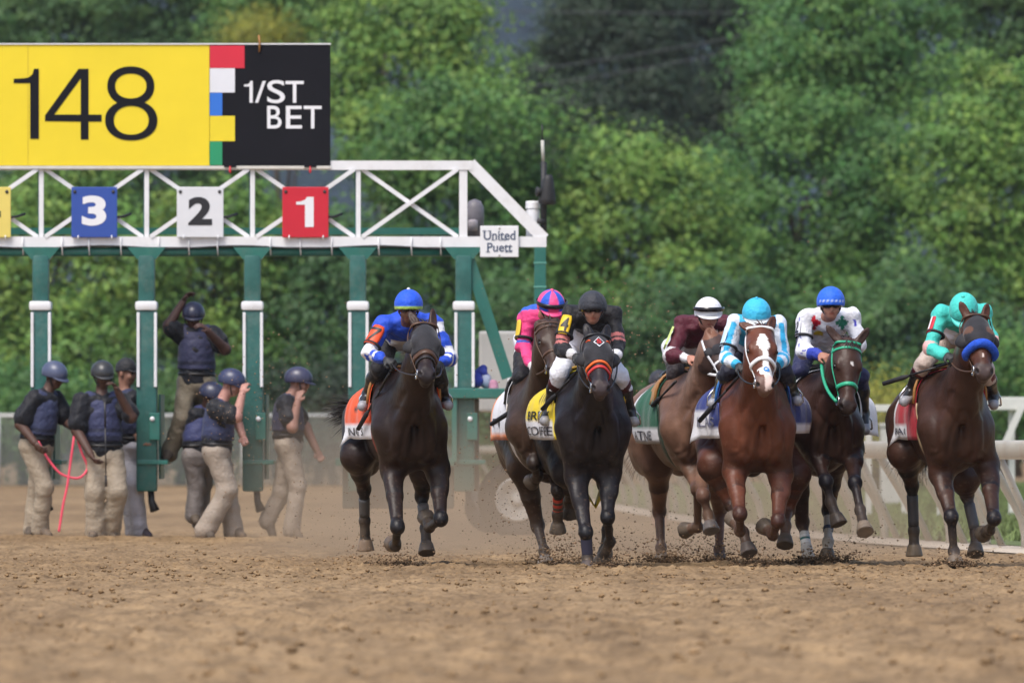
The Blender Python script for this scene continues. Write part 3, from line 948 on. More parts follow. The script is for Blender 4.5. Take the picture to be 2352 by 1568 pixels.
M_YEL = cmat('sign_yellow', (.80, .62, .020), .45, .05, 1.2, (5, .15, .02))
M_SBLK = cmat('sign_black', (.008, .008, .012), .6, .15, 2, spec=.15)
def flat(name, rgb): return cmat(name, rgb, .5, .05, 2)
def sign_board():
    y = GY - .06; k = GY / FPX
    root = empty('advertising_board', (gx(300), y, gz(382)))
    tag(root, 'long yellow and black board on top of the gate reading 148 and 1/ST BET', 'sign board')
    MB().bbox(gx(-260), gx(481.5), y, y + .04, gz(381), gz(104), .004).build('panel', M_YEL, root, )
    MB().bbox(gx(482.2), gx(759), y - .002, y + .045, gz(381), gz(104), .004).build('panel', M_SBLK, root)
    MB().box(gx(-260), gx(760), y - .012, y + .06, gz(103.6), gz(100.5)).build('top_trim', M_GW, root)
    MB().box(gx(-260), gx(760), y - .01, y + .055, gz(388), gz(381.6)).build('bottom_trim', cmat('trim_cream', (.62, .60, .55), .5), root)
    for (x0, x1, z0, z1, rgb, nm) in ((482.4, 562, 106, 157.5, (.62, .018, .045), 'red'), (482.4, 540, 158, 213.5, (.72, .73, .78), 'white'), (482.4, 511, 214, 266.5, (.025, .16, .62), 'blue'), (482.4, 540, 267, 325, (.76, .60, .02), 'yellow'), (482.4, 511, 325.5, 380, (.015, .27, .12), 'green')):
        MB().box(gx(x0), gx(x1), y - .008, y - .0025, gz(z1), gz(z0)).build('colour_block', flat('block_' + nm, rgb), root)
    # 148 in plain grotesque figures
    mk = M_SBLK
    def poly(name, pts, yy=y - .005):
        V = [(gx(a), yy, gz(b)) for a, b in pts]
        mesh_obj(name, V, [tuple(range(len(V)))], mk, root, smooth=False)
    poly('figure', [(70, 319.5), (90, 319.5), (90, 159), (79, 159), (75, 172), (66, 179), (54, 181), (32, 182), (32, 192), (70, 192)])
    def figure4():
        P = [(104, 279), (104, 266), (181, 159), (204, 159), (204, 264), (234, 264), (234, 280), (204, 280), (204, 321), (186, 321), (186, 280)]
        Q = [(125, 264), (186, 264), (186, 181)]
        V = [(gx(a), y - .005, gz(b)) for a, b in P + Q]
        # outline split round the counter
        F = [(0, 1, 11), (0, 11, 12, 10), (1, 2, 13, 11), (2, 3, 4, 12, 13), (4, 5, 6, 7, 10, 12), (7, 8, 9, 10)]
        mesh_obj('figure', V, F, mk, root, smooth=False)
    figure4()
    def ring(cx, cy, ra, rb, ia, ib, yy):
        n = 48; V = []; F = []
        for i in range(n):
            a = 2 * math.pi * i / n; c, s = math.cos(a), math.sin(a)
            e = lambda v: math.copysign(abs(v) ** .93, v)
            V += [(gx(cx + ra * e(c)), yy, gz(cy + rb * e(s))), (gx(cx + ia * e(c)), yy, gz(cy + ib * e(s)))]
        for i in range(n):
            j = (i + 1) % n; F.append((2 * i, 2 * i + 1, 2 * j + 1, 2 * j))
        return V, F
    V1, F1 = ring(301, 198.5, 54, 45, 36, 28.5, y - .005)
    V2, F2 = ring(302, 277, 60, 46, 40, 33, y - .0065)
    mesh_obj('figure', V1 + V2, F1 + [tuple(i + len(V1) for i in f) for f in F2], mk, root, smooth=False)
    mw = flat('letter_white', (.75, .75, .78))
    def word(s, x0, y0_, x1, y1_, bold=.006):
        text_on_board('lettering', s, gx(x0), gz(y1_), gx(x1), gz(y0_), y - .006, mw, root, bold)
    def one(x0, x1, zt, zb, w, yy, m, par):
        h = zb - zt; f = .21 * h
        P = [(x1 - w, zb), (x1, zb), (x1, zt), (x1 - w * .78, zt), (x1 - w * .95, zt + .09 * h), (x1 - w * 1.5, zt + f * .72), (x0, zt + f * .78), (x0, zt + f * 1.22), (x1 - w, zt + f * 1.22)]
        V = [(gx(a), yy, gz(b)) for a, b in P]
        mesh_obj('numeral', V, [(0, 1, 2, 3, 4, 8), (4, 5, 6, 7, 8)], m, par, smooth=False)
    globals()['one'] = one
    one(561, 581, 187, 237, 7.5, y - .006, mw, root); word('/', 586, 187, 611, 237); word('S', 614, 185, 655, 238); word('T', 656, 187, 698, 237)
    word('B', 614, 244, 647, 296); word('E', 657, 244, 694, 296); word('T', 698, 244, 739, 296)
    for x in (529, 713):
        MB().bbox(gx(x - 14), gx(x + 14), y - .02, y - .004, gz(385), gz(373), .003).build('clip', M_SBLK, root)
        MB().lathe((gx(x), y - .03, gz(394)), [(.008, -.02), (.014, 0), (.006, .05)], 10).build('lamp_tip', flat('clip_red', (.6, .03, .04)), root, smooth=True)
    MB().tube([(gx(596), y - .02, gz(121)), (gx(597), y - .02, gz(100)), (gx(595), y - .01, gz(82))], .011, 8).build('hook', flat('rust', (.30, .13, .03)), root, smooth=True)
    # seam between two sheets
    MB().box(gx(64.5), gx(65.3), y - .0035, y - .001, gz(380), gz(105)).build('seam', flat('seam_yellow', (.5, .38, .03)), root)
sign_board()

def number_board(px0, px1, rgb, num, lab, numcol, nbox):
    y = GY - .10
    root = empty('number_board', (gx((px0 + px1) / 2), y, gz(545)))
    tag(root, lab, 'number board', 'stall number boards on the gate truss')
    bd = MB().bbox(gx(px0), gx(px1), y, y + .022, gz(546), gz(430), .008).build('panel', cmat('board_' + num, rgb, .4, .05, 3), root)
    if num == '1':
        one(nbox[0], nbox[1], nbox[2], nbox[3], 20, y - .003, numcol, root)
    else: text_on_board('numeral', num, gx(nbox[0]), gz(nbox[3]), gx(nbox[1]), gz(nbox[2]), y - .003, numcol, root, .04)
    for (x, z) in ((px0 + 8, 441), (px1 - 9, 441)):
        MB().lathe((gx(x), y - .001, gz(z)), [(.018, -.002), (.016, .008), (.0, .01)], 10, (0, -1, 0)).build('bolt', M_BLK, root, smooth=True)
    for x in (px0 + 16, px1 - 12):
        MB().tube([(gx(x), y - .006, gz(541)), (gx(x) - .004, y - .006, gz(551))], .007, 6).build('bolt', M_GW, root, smooth=True)
    MB().tube([(gx(px1 - 3), y + .03, gz(499)), (gx(px1 + 12), y + .06, gz(498)), (gx(px1 + 30), y + .16, gz(491))], .014, 8).build('camera_arm', M_BLK, root, smooth=True)
nw = flat('numeral_white', (.75, .75, .78)); nb = flat('numeral_black', (.014, .014, .018))
number_board(-78, 26, (.72, .58, .14), '4', 'pale yellow 4 board cut by the left edge of the view', nb, (-54, 3, 452, 519))
number_board(165, 270, (.028, .075, .34), '3', 'dark blue board with a white 3 on the gate truss', nw, (189, 245, 450, 519))
number_board(407, 514, (.66, .67, .70), '2', 'white board with a black 2 on the gate truss', nb, (433, 488, 453, 518))
number_board(649, 755, (.55, .012, .032), '1', 'red board with a white 1 on the gate truss', nw, (681, 721, 453, 522))

def maker_sign():
    y = GY - .085
    root = empty('maker_sign', (gx(1147), y, gz(590)))
    tag(root, 'small white plate with two lines of dark serif lettering at the truss end', 'sign')
    MB().bbox(gx(1103), gx(1191), y, y + .015, gz(591), gz(519), .008).build('plate', flat('plate_white', (.74, .74, .76)), root)
    mk = flat('plate_ink', (.035, .06, .12))
    def serif(s, x0, x1, zt, zb):
        V, F, d = text_mesh(s, .012)
        text_on_board('lettering', s, gx(x0), gz(zb), gx(x1), gz(zt), y - .002, mk, root, .018)
    serif('United', 1111, 1184, 530, 552)
    serif('Puett', 1119, 1177, 558, 579)
    # serifs of the capitals and stems
    for (x, z, w) in ((1113, 531, 9), (1124, 531, 7), (1133, 552, 9), (1150, 552, 6), (1160, 552, 6), (1121, 579, 9), (1172, 579, 7), (1163, 579, 6)):
        MB().box(gx(x - w / 2), gx(x + w / 2), y - .004, y - .0022, gz(z + .8), gz(z - .8)).build('serif', mk, root)
    for z in (525, 587):
        MB().lathe((gx(1147), y - .001, gz(z)), [(.012, -.002), (.01, .006), (0, .008)], 8, (0, -1, 0)).build('bolt', flat('bolt_grey', (.35, .34, .33)), root, smooth=True)
maker_sign()

def mast_and_speaker():
    y = GY + .06
    root = empty('antenna_mast', (gx(1249), y, gz(555)))
    tag(root, 'thin black antenna mast with a pale collar at the right end of the gate', 'antenna')
    MB().tube([(gx(1249), y, gz(560)), (gx(1249), y, gz(372))], .032, 10).build('mast', M_BLK, root, smooth=True)
    MB().tube([(gx(1248), y, gz(372)), (gx(1246), y, gz(322))], .019, 8).build('collar', flat('mast_pale', (.42, .42, .38)), root, smooth=True)
    MB().tube([(gx(1246), y, gz(322)), (gx(1245), y, gz(285))], .008, 6).build('whip_aerial', M_BLK, root, smooth=True)
    s = empty('horn_speaker', (gx(1255), y - .1, gz(470)))
    tag(s, 'black horn loudspeaker strapped to the antenna mast', 'loudspeaker')
    MB().lathe((gx(1258), y - .08, gz(437)), [(.035, .155), (.05, .12), (.07, .02), (.085, -.08), (.09, -.13), (.07, -.145)], 16, (.05, -.1, 1)).build('housing', M_BLK, s, smooth=True)
    MB().lathe((gx(1240), y - .09, gz(441)), [(.03, -.05), (.04, 0), (.055, .03), (.04, .04)], 14, (-1, -.2, 0)).build('horn', M_BLK, s, smooth=True)
    MB().tube([(gx(1235), y - .04, gz(507)), (gx(1250), y - .02, gz(509))], .03, 8).build('clamp', M_BLK, s, smooth=True)
    b = empty('white_canister', (gx(1224), GY + .05, gz(560)))
    tag(b, 'white capped plastic pipe standing behind the end of the truss', 'pipe')
    MB().lathe((gx(1224), GY + .14, gz(550)), [(.07, -.06), (.07, .30), (.058, .305), (.058, .325)], 20).build('pipe', M_GW, b, smooth=False)
    MB().lathe((gx(1224), GY + .14, gz(478)), [(.072, -.002), (.074, .0), (.074, .06), (.066, .075), (0, .076)], 20).build('cap', M_GW, b, smooth=False)
    c = empty('generator', (gx(1092), GY + .6, gz(540)))
    tag(c, 'grey domed machine housing behind the last truss upright', 'machine')
    MB().lathe((gx(1090), GY + .6, gz(535)), [(.09, -.05), (.095, .20), (.09, .28), (.06, .34), (0, .36)], 18).build('housing', cmat('machine_grey', (.16, .15, .17), .5, .3, 8), c, smooth=True)
    MB().lathe((gx(1086), GY + .5, gz(522)), [(.05, -.02), (.05, .08), (.03, .09)], 12, (0, -.2, 1)).build('vent', flat('machine_pale', (.38, .34, .36)), c, smooth=True)
mast_and_speaker()

def behind_gate():
    # pale panel of a parked vehicle seen behind the raking brace
    Y = 97.0
    a, b = PX(1100, 760, Y), PX(1206, 892, Y)
    r = empty('pale_trailer', ((a[0] + b[0]) / 2, Y, 0))
    tag(r, 'pale grey trailer body behind the raking green brace of the gate', 'trailer')
    m = cmat('trailer_grey', (.40, .39, .37), .6, .1, 2)
    MB().bbox(a[0], b[0], Y, Y + 2, b[2] - .25, a[2], .03).build('body', m, r)
    for x in (a[0] + .12, b[0] - .12):
        MB().lathe((x, Y + 1, .28), [(.0, -.09), (.26, -.09), (.28, -.05), (.28, .05), (.26, .09), (0, .09)], 24, (0, -1, 0)).build('wheel', M_BLK, r, smooth=True)
    # bundle of blue, white and pink cloth on the gate platform
    c = PX(1105, 868, GY + .05)
    q = empty('cloth_bundle', (c[0], GY + .05, gz(892)))
    tag(q, 'heap of blue, white and pink cloths on the green platform of the gate', 'bundle')
    rs = np.random.RandomState(9)
    for i, (dx, dz, s, rgb, nm) in enumerate(((-10, 0, 20, (.03, .05, .35), 'blue'), (8, 6, 17, (.55, .58, .75), 'white'), (26, 8, 14, (.65, .30, .42), 'pink'), (-2, -18, 14, (.05, .07, .40), 'blue'), (16, -12, 13, (.30, .32, .62), 'pale'))):
        B = Body(); p = c + A3(dx * .0044, -.05 + .03 * i, (-dz) * .0044 - .02)
        for j in range(4):
            B.ell(p + rs.normal(0, .022, 3), A3(s * .0034, s * .003, s * .0026), k=.03)
        V, F = B.build(.012, 0, (.014, 28), i)
        mesh_obj('cloth', V, F, cmat('cloth_' + nm + str(i), rgb, .8), q)
behind_gate()
# ================================================================== HORSES AND JOCKEYS
def crop(x0, y0, k):
    return lambda x, y: (x0 + k * x, y0 + k * y)
Z7 = crop(809.75, 641.3, .16936); K7 = crop(745, 634.8, .4299); L1 = crop(764.4, 939.3, .25196)
ZA = crop(1133.6, 641.3, .23548); L2 = crop(1101.3, 939.3, .25206)
ZB = crop(1490, 647.8, .23136); L3 = crop(1464, 939.3, .25203)
ZC = crop(1787.9, 621.9, .24796); ZD = crop(2027.6, 641.3, .23548); L4 = crop(1813.8, 874.5, .29336)
Z3 = crop(0, 647.8, .3924)

M_COAT = vmat('horse_coat', .43, (30, .30, .012), 0.0, .25, 7.0, .26)
M_CLOTH = vmat('silk', .6, (34, .6, .02), 0.08, .05, 12, .3)
M_SKIN = vmat('skin', .55, (90, .15, .003), 0, .08, 20)
M_HAIR = vmat('horse_hair', .5, (90, .3, .004), .2, .25, 15)
M_LEATHER_BR = cmat('brown_leather', (.075, .034, .016), .45, .2, 9)
M_LEATHER_BK = cmat('black_leather', (.016, .014, .014), .4, .2, 9)
M_TAN = cmat('tan_leather', (.36, .17, .05), .5, .15, 8)
M_WHITE_S = cmat('white_strap', (.72, .72, .74), .45, .06, 8)
M_GREEN_S = cmat('green_strap', (.025, .36, .20), .45, .1, 8)
M_STEEL = cmat('bit_steel', (.6, .6, .62), .25, .05, 8, metal=1.0)
M_EYE = cmat('eye_dark', (.008, .006, .006), .08, .1, 5, (5, .0, .001))
M_BLKCLOTH = cmat('black_cloth', (.017, .016, .019), .75, .25, 20, (60, .3, .006))
M_BOOT = cmat('boot_black', (.014, .013, .014), .3, .2, 9, dirt=(DIRT, .25, 9))
M_BOOT_SOLE = cmat('boot_grey', (.30, .30, .33), .4, .3, 14)
M_GLOVE = cmat('black_glove', (.016, .016, .018), .6, .2, 9)
M_LENS = cmat('goggle_lens', (.012, .010, .012), .12, .1, 5, (5, 0, .001))
M_STIRRUP = M_STEEL

class Frame:
    """where a horse stands: o under its withers, f forward, l to its left, z up"""
    def __init__(s, px, Y, yaw):
        a = R(yaw); s.yaw = a
        s.f = A3(math.sin(a), -math.cos(a), 0); s.l = A3(math.cos(a), math.sin(a), 0); s.u = A3(0, 0, 1)
        chest = PX(px, 1000, Y - .3 * math.cos(a)); s.Y = Y
        s.o = A3(chest[0] - .3 * s.f[0], Y, 0)
    def p(s, x, y, z): return s.o + s.f * x + s.l * y + s.u * z
    def w(s, pp, x):
        """point seen at photo pixel pp, x metres ahead of the withers"""
        Y = s.Y + s.f[1] * x
        q = PX(pp[0], pp[1], Y)
        lat = (q - s.o - s.f * x) @ s.l
        Y2 = Y + lat * s.l[1]
        return PX(pp[0], pp[1], Y2)

def ribbon(bvh, pts, width, thick, closed=False, off=0.0, smooth_n=1):
    """flat strap lying on a surface"""
    C = []; Nn = []
    for p in pts:
        loc, nor, _, _ = bvh.find_nearest(Vector(p))
        C.append(np.array(loc)); Nn.append(np.array(nor))
    C = np.array(C); Nn = np.array(Nn)
    for _ in range(2):
        if closed: Nn = (np.roll(Nn, 1, 0) + Nn * 2 + np.roll(Nn, -1, 0)); C = (np.roll(C, 1, 0) + C * 2 + np.roll(C, -1, 0)) / 4
        else:
            Nn[1:-1] = Nn[:-2] + Nn[1:-1] * 2 + Nn[2:]; C[1:-1] = (C[:-2] + C[1:-1] * 2 + C[2:]) / 4
        Nn /= np.linalg.norm(Nn, axis=1, keepdims=True) + 1e-9
    n = len(C); V = []; F = []
    for i in range(n):
        a = C[(i - 1) % n] if (closed or i > 0) else C[i]; b = C[(i + 1) % n] if (closed or i < n - 1) else C[i]
        t = unit(b - a); sd = unit(np.cross(t, Nn[i])); base = C[i] + Nn[i] * (off + .001)
        V += [base - sd * width / 2, base + sd * width / 2, base + sd * width / 2 * .85 + Nn[i] * thick, base - sd * width / 2 * .85 + Nn[i] * thick]
    for i in range(n if closed else n - 1):
        j = (i + 1) % n
        for k in range(4): F.append((4 * i + k, 4 * i + (k + 1) % 4, 4 * j + (k + 1) % 4, 4 * j + k))
    if not closed: F += [(3, 2, 1, 0), (4 * n - 4, 4 * n - 3, 4 * n - 2, 4 * n - 1)]
    return V, F

def join(parts):
    V = []; F = []; n = 0
    for v, f in parts:
        V += [A3(q) for q in v]; F += [tuple(i + n for i in g) for g in f]; n += len(v)
    return np.array(V), F

# ------------------------------------------------------------------ the horse
def horse(spec):
    H = {}
    fr = Frame(*spec['frame']); H['fr'] = fr
    root = empty('horse', fr.o); tag(root, spec['label'], 'horse', 'horses racing towards the camera')
    H['root'] = root
    B = Body(); P = fr.p; dz = spec.get('dz', 0.0)
    ax = [fr.f, fr.l, fr.u]
    def E(x, y, z, rx, ry, rz, tg='body', k=.10): B.ell(P(x, y, z + dz), (rx, ry, rz), tg, k, ax)
    # trunk
    E(-.28, 0, 1.12, .60, .262, .385); E(.07, 0, 1.12, .33, .235, .40)
    B.cone(P(.10, 0, 1.36 + dz), P(-.45, 0, 1.36 + dz), .10, .11, 'body', .10)
    for s in (-1, 1):
        E(.295, s * .105, 1.00, .135, .118, .20, 'body', .04)
        B.cone(P(-.04, s * .12, 1.36 + dz), P(.19, s * .162, 1.10 + dz), .122, .118, 'body', .09)
    B.hole(P(.455, 0, .94 + dz), (.045, .020, .17), ax, .07)
    E(-.70, 0, 1.17, .40, .25, .26); E(-.98, 0, 1.19, .36, .265, .27)
    for s in (-1, 1): E(-1.0, s * .14, 1.02, .30, .155, .33, 'body', .08)
    # head
    poll = fr.w(spec['poll'][:2], spec['poll'][2]); muz = fr.w(spec['muzzle'][:2], spec['muzzle'][2])
    a = unit(muz - poll); Lh = np.linalg.norm(muz - poll); sc = Lh / .60
    ref = unit(fr.f + A3(0, 0, .35) + A3(spec.get('face', 0), 0, 0))
    n = unit(ref - a * (ref @ a)); l = np.cross(n, a)
    H.update(poll=poll, a=a, n=n, l=l, sc=sc)
    def h(s, u, v): return poll + (a * s + n * u + l * v) * sc
    H['h'] = h
    hax = [a, n, l]
    def HE(s, u, v, rs, ru, rv, tg='head', k=.04): B.ell(h(s, u, v), A3(rs, ru, rv) * sc, tg, k, hax)
    HE(.08, -.03, 0, .125, .10, .092); HE(.17, -.005, 0, .13, .07, .092)
    for s in (-1, 1):
        HE(.19, .018, s * .082, .05, .032, .026, 'head', .025)
        HE(.19, -.125, s * .052, .125, .105, .038, 'head', .04)
        B.cone(h(.21, -.04, s * .082), h(.36, -.045, s * .055), .022 * sc, .014 * sc, 'head', .03)
        HE(.520, -.022, s * .044, .042, .030, .024, 'muzzle', .02)
        # ears
        et = spec.get('ears', ((-.125, .055, .085), (-.125, .055, .085)))[0 if s < 0 else 1]
        tip = h(*(et[0], et[1], s * et[2])) if len(et) == 3 else fr.w(et[:2], et[2] if False else spec['poll'][2] + et[3])
        bs = h(.015, .035, s * .062); ed = unit(tip - bs); el = np.linalg.norm(tip - bs)
        en = unit(n + l * s * .5 - ed * ((n + l * s * .5) @ ed)); ew = np.cross(ed, en)
        B.ell(bs + ed * el * .48, (el * .56, .020, .036), 'ear', .015, [ed, en, ew])
        B.hole(bs + ed * el * .52 + en * .020, (el * .36, .014, .020), [ed, en, ew], .006)
    B.cone(h(.16, -.045, 0), h(.45, -.045, 0), .088 * sc, .056 * sc, 'head', .04)
    B.cone(h(.15, .012, 0), h(.47, -.012, 0), .048 * sc, .032 * sc, 'head', .04)
    HE(.505, -.052, 0, .085, .060, .058, 'muzzle', .04)
    HE(.525, -.105, 0, .045, .030, .040, 'muzzle', .02)
    for s in (-1, 1):
        B.hole(h(.545, -.012, s * .056), A3(.024, .015, .011) * sc, [a, n, unit(l + a * .4 * s)], .008)
        B.hole(h(.198, .0, s * .108), A3(.022, .014, .012) * sc, hax, .008)
    # neck
    wz = 1.34 + dz
    B.cone(P(.02, 0, wz), h(.0, -.05, 0), .10, .070, 'neck', .10)
    B.cone(P(.14, 0, 1.18 + dz), h(.10, -.11, 0), .185, .090, 'neck', .12)
    B.cone(P(.26, 0, 1.03 + dz), h(.16, -.15, 0), .175, .075, 'neck', .10)
    # legs
    H['legs'] = {}
    for nm, J in spec['legs'].items():
        front = nm[0] == 'F'
        s = -1 if nm[1] == 'R' else 1        # R: the horse's right = the photo's left
        pts = [fr.w(j[:2], j[2]) for j in J]
        H['legs'][nm] = pts
        tg = 'leg' + nm
        if front:
            el, kn, fe, tip = pts
            sh = P(.22, s * .16, 1.06 + dz)
            B.cone(sh, el, .120, .086, 'body', .10)
            mid = lerp(el, kn, .45)
            B.cone(el, mid, .090, .063, tg + '0', .05); B.cone(mid, kn, .063, .045, tg + '0', .03)
            dd_ = unit(kn - el); q_ = lerp(el, kn, .22)
            B.ell(q_ + fr.f * .035 + fr.l * s * .022, (.12, .052, .046), tg + '0', .03, [dd_, fr.l, np.cross(dd_, fr.l)])
            B.ell(lerp(el, kn, .12) - fr.f * .05 - fr.l * s * .03, (.11, .05, .042), tg + '0', .03, [dd_, fr.l, np.cross(dd_, fr.l)])
            B.ell(kn, (.057, .055, .064), tg + '1', .03); B.ell(kn + fr.f * .02 - fr.u * .012, (.036, .042, .034), tg + '1', .02)
            B.cone(kn, fe, .040, .034, tg + '2', .02)
        else:
            st, kn, fe, tip = pts
            hip = P(-.98, s * .15, 1.12 + dz)
            B.cone(hip, st, .19, .125, 'body', .10)
            mid = lerp(st, kn, .5)
            B.cone(st, mid, .120, .076, tg + '0', .06); B.cone(mid, kn, .076, .050, tg + '0', .03)
            B.ell(kn, (.058, .058, .07), tg + '1', .02)
            B.cone(kn, fe, .046, .037, tg + '2', .02)
        B.ell(fe, (.046, .046, .048), tg + '3', .02)
        d = unit(tip - fe); lh = np.linalg.norm(tip - fe)
        hl = min(.085, lh * .5)
        cor = tip - d * hl
        B.cone(fe, cor, .038, .043, tg + '4', .02)
        B.flat(cor - d * .004, tip, .052, .072, tg + '5', .014)
    B.cone(P(-1.24, 0, 1.28 + dz), P(-1.34, 0, 1.24 + dz), .06, .045, 'body', .05)
    V, F = B.build(.0115)
    T, t = B.nearest(V)
    # ---- muscle edges: shallow creases and swellings over the chest, shoulder and legs
    Nv = vnormals(V, F); L_ = np.column_stack([(V - fr.o) @ fr.f, (V - fr.o) @ fr.l, V[:, 2] - dz])
    disp = np.zeros(len(V)); fm = np.clip((L_[:, 0] - .08) / .12, 0, 1) * np.isin(T, ['body', 'neck'])
    YZ = L_.copy(); YZ[:, 0] = 0
    for s in (-1, 1):
        for pts_, dep, wd in ((((.025, 1.20), (.085, 1.04), (.105, .86)), .011, .020), (((.11, 1.34), (.185, 1.14), (.195, .92)), .013, .024), (((.0, 1.06), (.07, 1.12), (.14, 1.22)), .007, .02), (((.05, .80), (.12, .90), (.20, .86)), .008, .022)):
            disp -= dep * np.exp(-(dist_polyline(YZ, [(0, s * y, z) for y, z in pts_]) / wd) ** 2) * fm
        disp += .010 * np.exp(-(dist_polyline(YZ, [(0, s * .15, 1.12), (0, s * .155, .98)]) / .04) ** 2) * fm
        # shoulder blade edge and ribs along the side
        sm_ = (np.sign(L_[:, 1]) == s) * np.isin(T, ['body']) * (np.abs(L_[:, 1]) > .10)
        XZ = L_.copy(); XZ[:, 1] = 0
        disp -= .010 * np.exp(-(dist_polyline(XZ, [(.02, 0, 1.42), (-.06, 0, 1.2), (.04, 0, 1.0)]) / .025) ** 2) * sm_
        for xr in (-.28, -.36, -.44, -.52): disp -= .004 * np.exp(-(dist_polyline(XZ, [(xr, 0, 1.25), (xr - .05, 0, .95)]) / .016) ** 2) * sm_
        disp -= .012 * np.exp(-(dist_polyline(XZ, [(-.72, 0, 1.25), (-.78, 0, 1.0)]) / .03) ** 2) * sm_
    for nm, pts_ in H['legs'].items():
        a_, b_, c_ = pts_[0], pts_[1], pts_[2]; ax_ = unit(b_ - a_); sd_ = unit(np.cross(ax_, fr.f)) if abs(ax_ @ fr.f) < .9 else fr.l
        mk_ = np.char.startswith(T.astype(str), 'leg' + nm)
        for o_ in (-1, 1):
            q0 = lerp(a_, b_, .15) + fr.f * .07 + sd_ * o_ * .022; q1 = lerp(a_, b_, .8) + fr.f * .05 + sd_ * o_ * .012
            disp -= .007 * np.exp(-(dist_polyline(V, [q0, q1]) / .030) ** 2) * mk_
            q0 = lerp(b_, c_, .15) + sd_ * o_ * .04; q1 = lerp(b_, c_, .85) + sd_ * o_ * .035
            disp -= .006 * np.exp(-(dist_polyline(V, [q0, q1]) / .016) ** 2) * mk_
    disp += (vnoise(V, 14.0, 21) - .5) * .008 * np.isin(T, ['body', 'neck'])
    V = V + Nv * disp[:, None]
    # ---- coat colours
    c = spec['coat']; base = A3(c['base']); pts_c = A3(c.get('points', base)); C = np.tile(base, (len(V), 1)).astype(float)
    no = vnoise(V, 5.0, 3)[:, None]; no2 = vnoise(V, 22.0, 4)[:, None]
    C *= (0.78 + .44 * no) * (.9 + .2 * no2)
    loc = V - fr.o; lz = loc[:, 2]
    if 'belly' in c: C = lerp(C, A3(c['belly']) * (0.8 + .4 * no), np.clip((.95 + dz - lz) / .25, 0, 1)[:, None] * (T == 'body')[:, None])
    if 'head' in c: C[T == 'head'] = A3(c['head']) * (0.85 + .3 * no[T == 'head'])
    m = T == 'muzzle'; C[m] = A3(c.get('muzzle', base * .6)) * (0.8 + .4 * no[m])
    m = T == 'ear'; C[m] = A3(c.get('ear', base)) * (.8 + .4 * no[m])
    hoofc = A3(.085, .07, .058)
    for nm in spec['legs']:
        lc = {**c, **spec.get('legcol', {}).get(nm, {})}
        up = A3(lc.get('points', base)); mask = np.char.startswith(T.astype(str), 'leg' + nm)
        seg = np.zeros(len(V)); seg[mask] = [float(x[-1]) for x in T[mask]]
        s = seg + t
        kfade = np.clip((s - lc.get('fade', .55)) / .45, 0, 1)[:, None]
        C[mask] = lerp(C[mask], up * (.8 + .4 * no[mask]), kfade[mask])
        if 'sock' in lc:
            mm = mask & (s > lc['sock'][0]) & (seg < 5); C[mm] = A3(lc['sock'][1]) * (.85 + .2 * no[mm])
        mm = mask & (seg == 5); C[mm] = A3(lc.get('hoof', hoofc)) * (.75 + .5 * no2[mm])
        # dust on the lower legs
        mm = mask & (s > 2.2); k = (np.clip(s[mm] - 2.2, 0, 1) * .32)[:, None] * (.3 + 1.2 * no2[mm])
        C[mm] = lerp(C[mm], A3(.20, .145, .10), np.clip(k, 0, .8))
    # mud flecks on belly, chest and legs
    sp_ = vnoise(V, 75.0, 11); k_ = np.clip((1.25 + dz - lz) / .6, 0, 1) * np.isin(T, ['body'] + [x for x in np.unique(T) if x.startswith('leg')])
    mm = sp_ > (1.04 - .24 * k_); C[mm] = lerp(C[mm], A3(.17, .115, .075), .30)
    # local head coordinates for the markings
    hv = V - poll; hs = hv @ a / sc; hu = hv @ n / sc; hl_ = hv @ l / sc
    hm = np.isin(T, ['head', 'muzzle']) & (hu > -.03)
    for mk in c.get('marks', []):
        s0, s1, w0, w1, v0, col = mk
        ww = lerp(w0, w1, np.clip((hs - s0) / (s1 - s0), 0, 1)) + (vnoise(V, 60, 7) - .5) * .012
        mm = hm & (hs > s0) & (hs < s1) & (np.abs(hl_ - v0) < ww)
        C[mm] = A3(col)
    for s in (-1, 1):   # dark nostrils
        q = h(.54, -.014, s * .058); dd = np.linalg.norm(V - q, axis=1); C[dd < .021 * sc] = A3(.012, .008, .008)
        q = h(.198, .0, s * .103); dd = np.linalg.norm(V - q, axis=1); C[dd < .03 * sc] *= .45
    C = np.clip(C, .003, .8)
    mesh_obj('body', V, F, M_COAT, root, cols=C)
    H['bvh'] = bvh_of(V, F)
    for s in (-1, 1):
        mb = MB(); mb.lathe(h(.198, -.012, s * .098), [(.001, -.02), (.012, -.016), (.019, 0), (.012, .016), (.001, .02)], 14, l * s)
        mb.build('eye', M_EYE, root, smooth=True)
    # ---- mane, forelock, tail
    def strands(name, roots, dirs, lens, w, col, seed, curl=.25, par=root):
        rs = np.random.RandomState(seed); V = []; F = []; Cc = []; n = 0
        for r_, d, L in zip(roots, dirs, lens):
            p = A3(r_); d = unit(d); side = unit(np.cross(d, rs.normal(size=3))); cv = rs.normal(0, curl, 3)
            cb = A3(col) * rs.uniform(.6, 1.5)
            for i in range(6):
                q = i / 5; ww = w * (1 - .85 * q)
                V += [p - side * ww, p + side * ww]; Cc += [cb, cb]
                if i: F.append((n - 2, n - 1, n + 1, n)); 
                n += 2
                d = unit(d + cv * .3 + A3(0, 0, -.10) * q); p = p + d * L / 5
        return mesh_obj(name, V, F, M_HAIR, par, smooth=True, cols=np.array(Cc))
    rs = np.random.RandomState(int(spec['frame'][0]))
    hc = c.get('hair', base * .5)
    ro = []; di = []; le = []
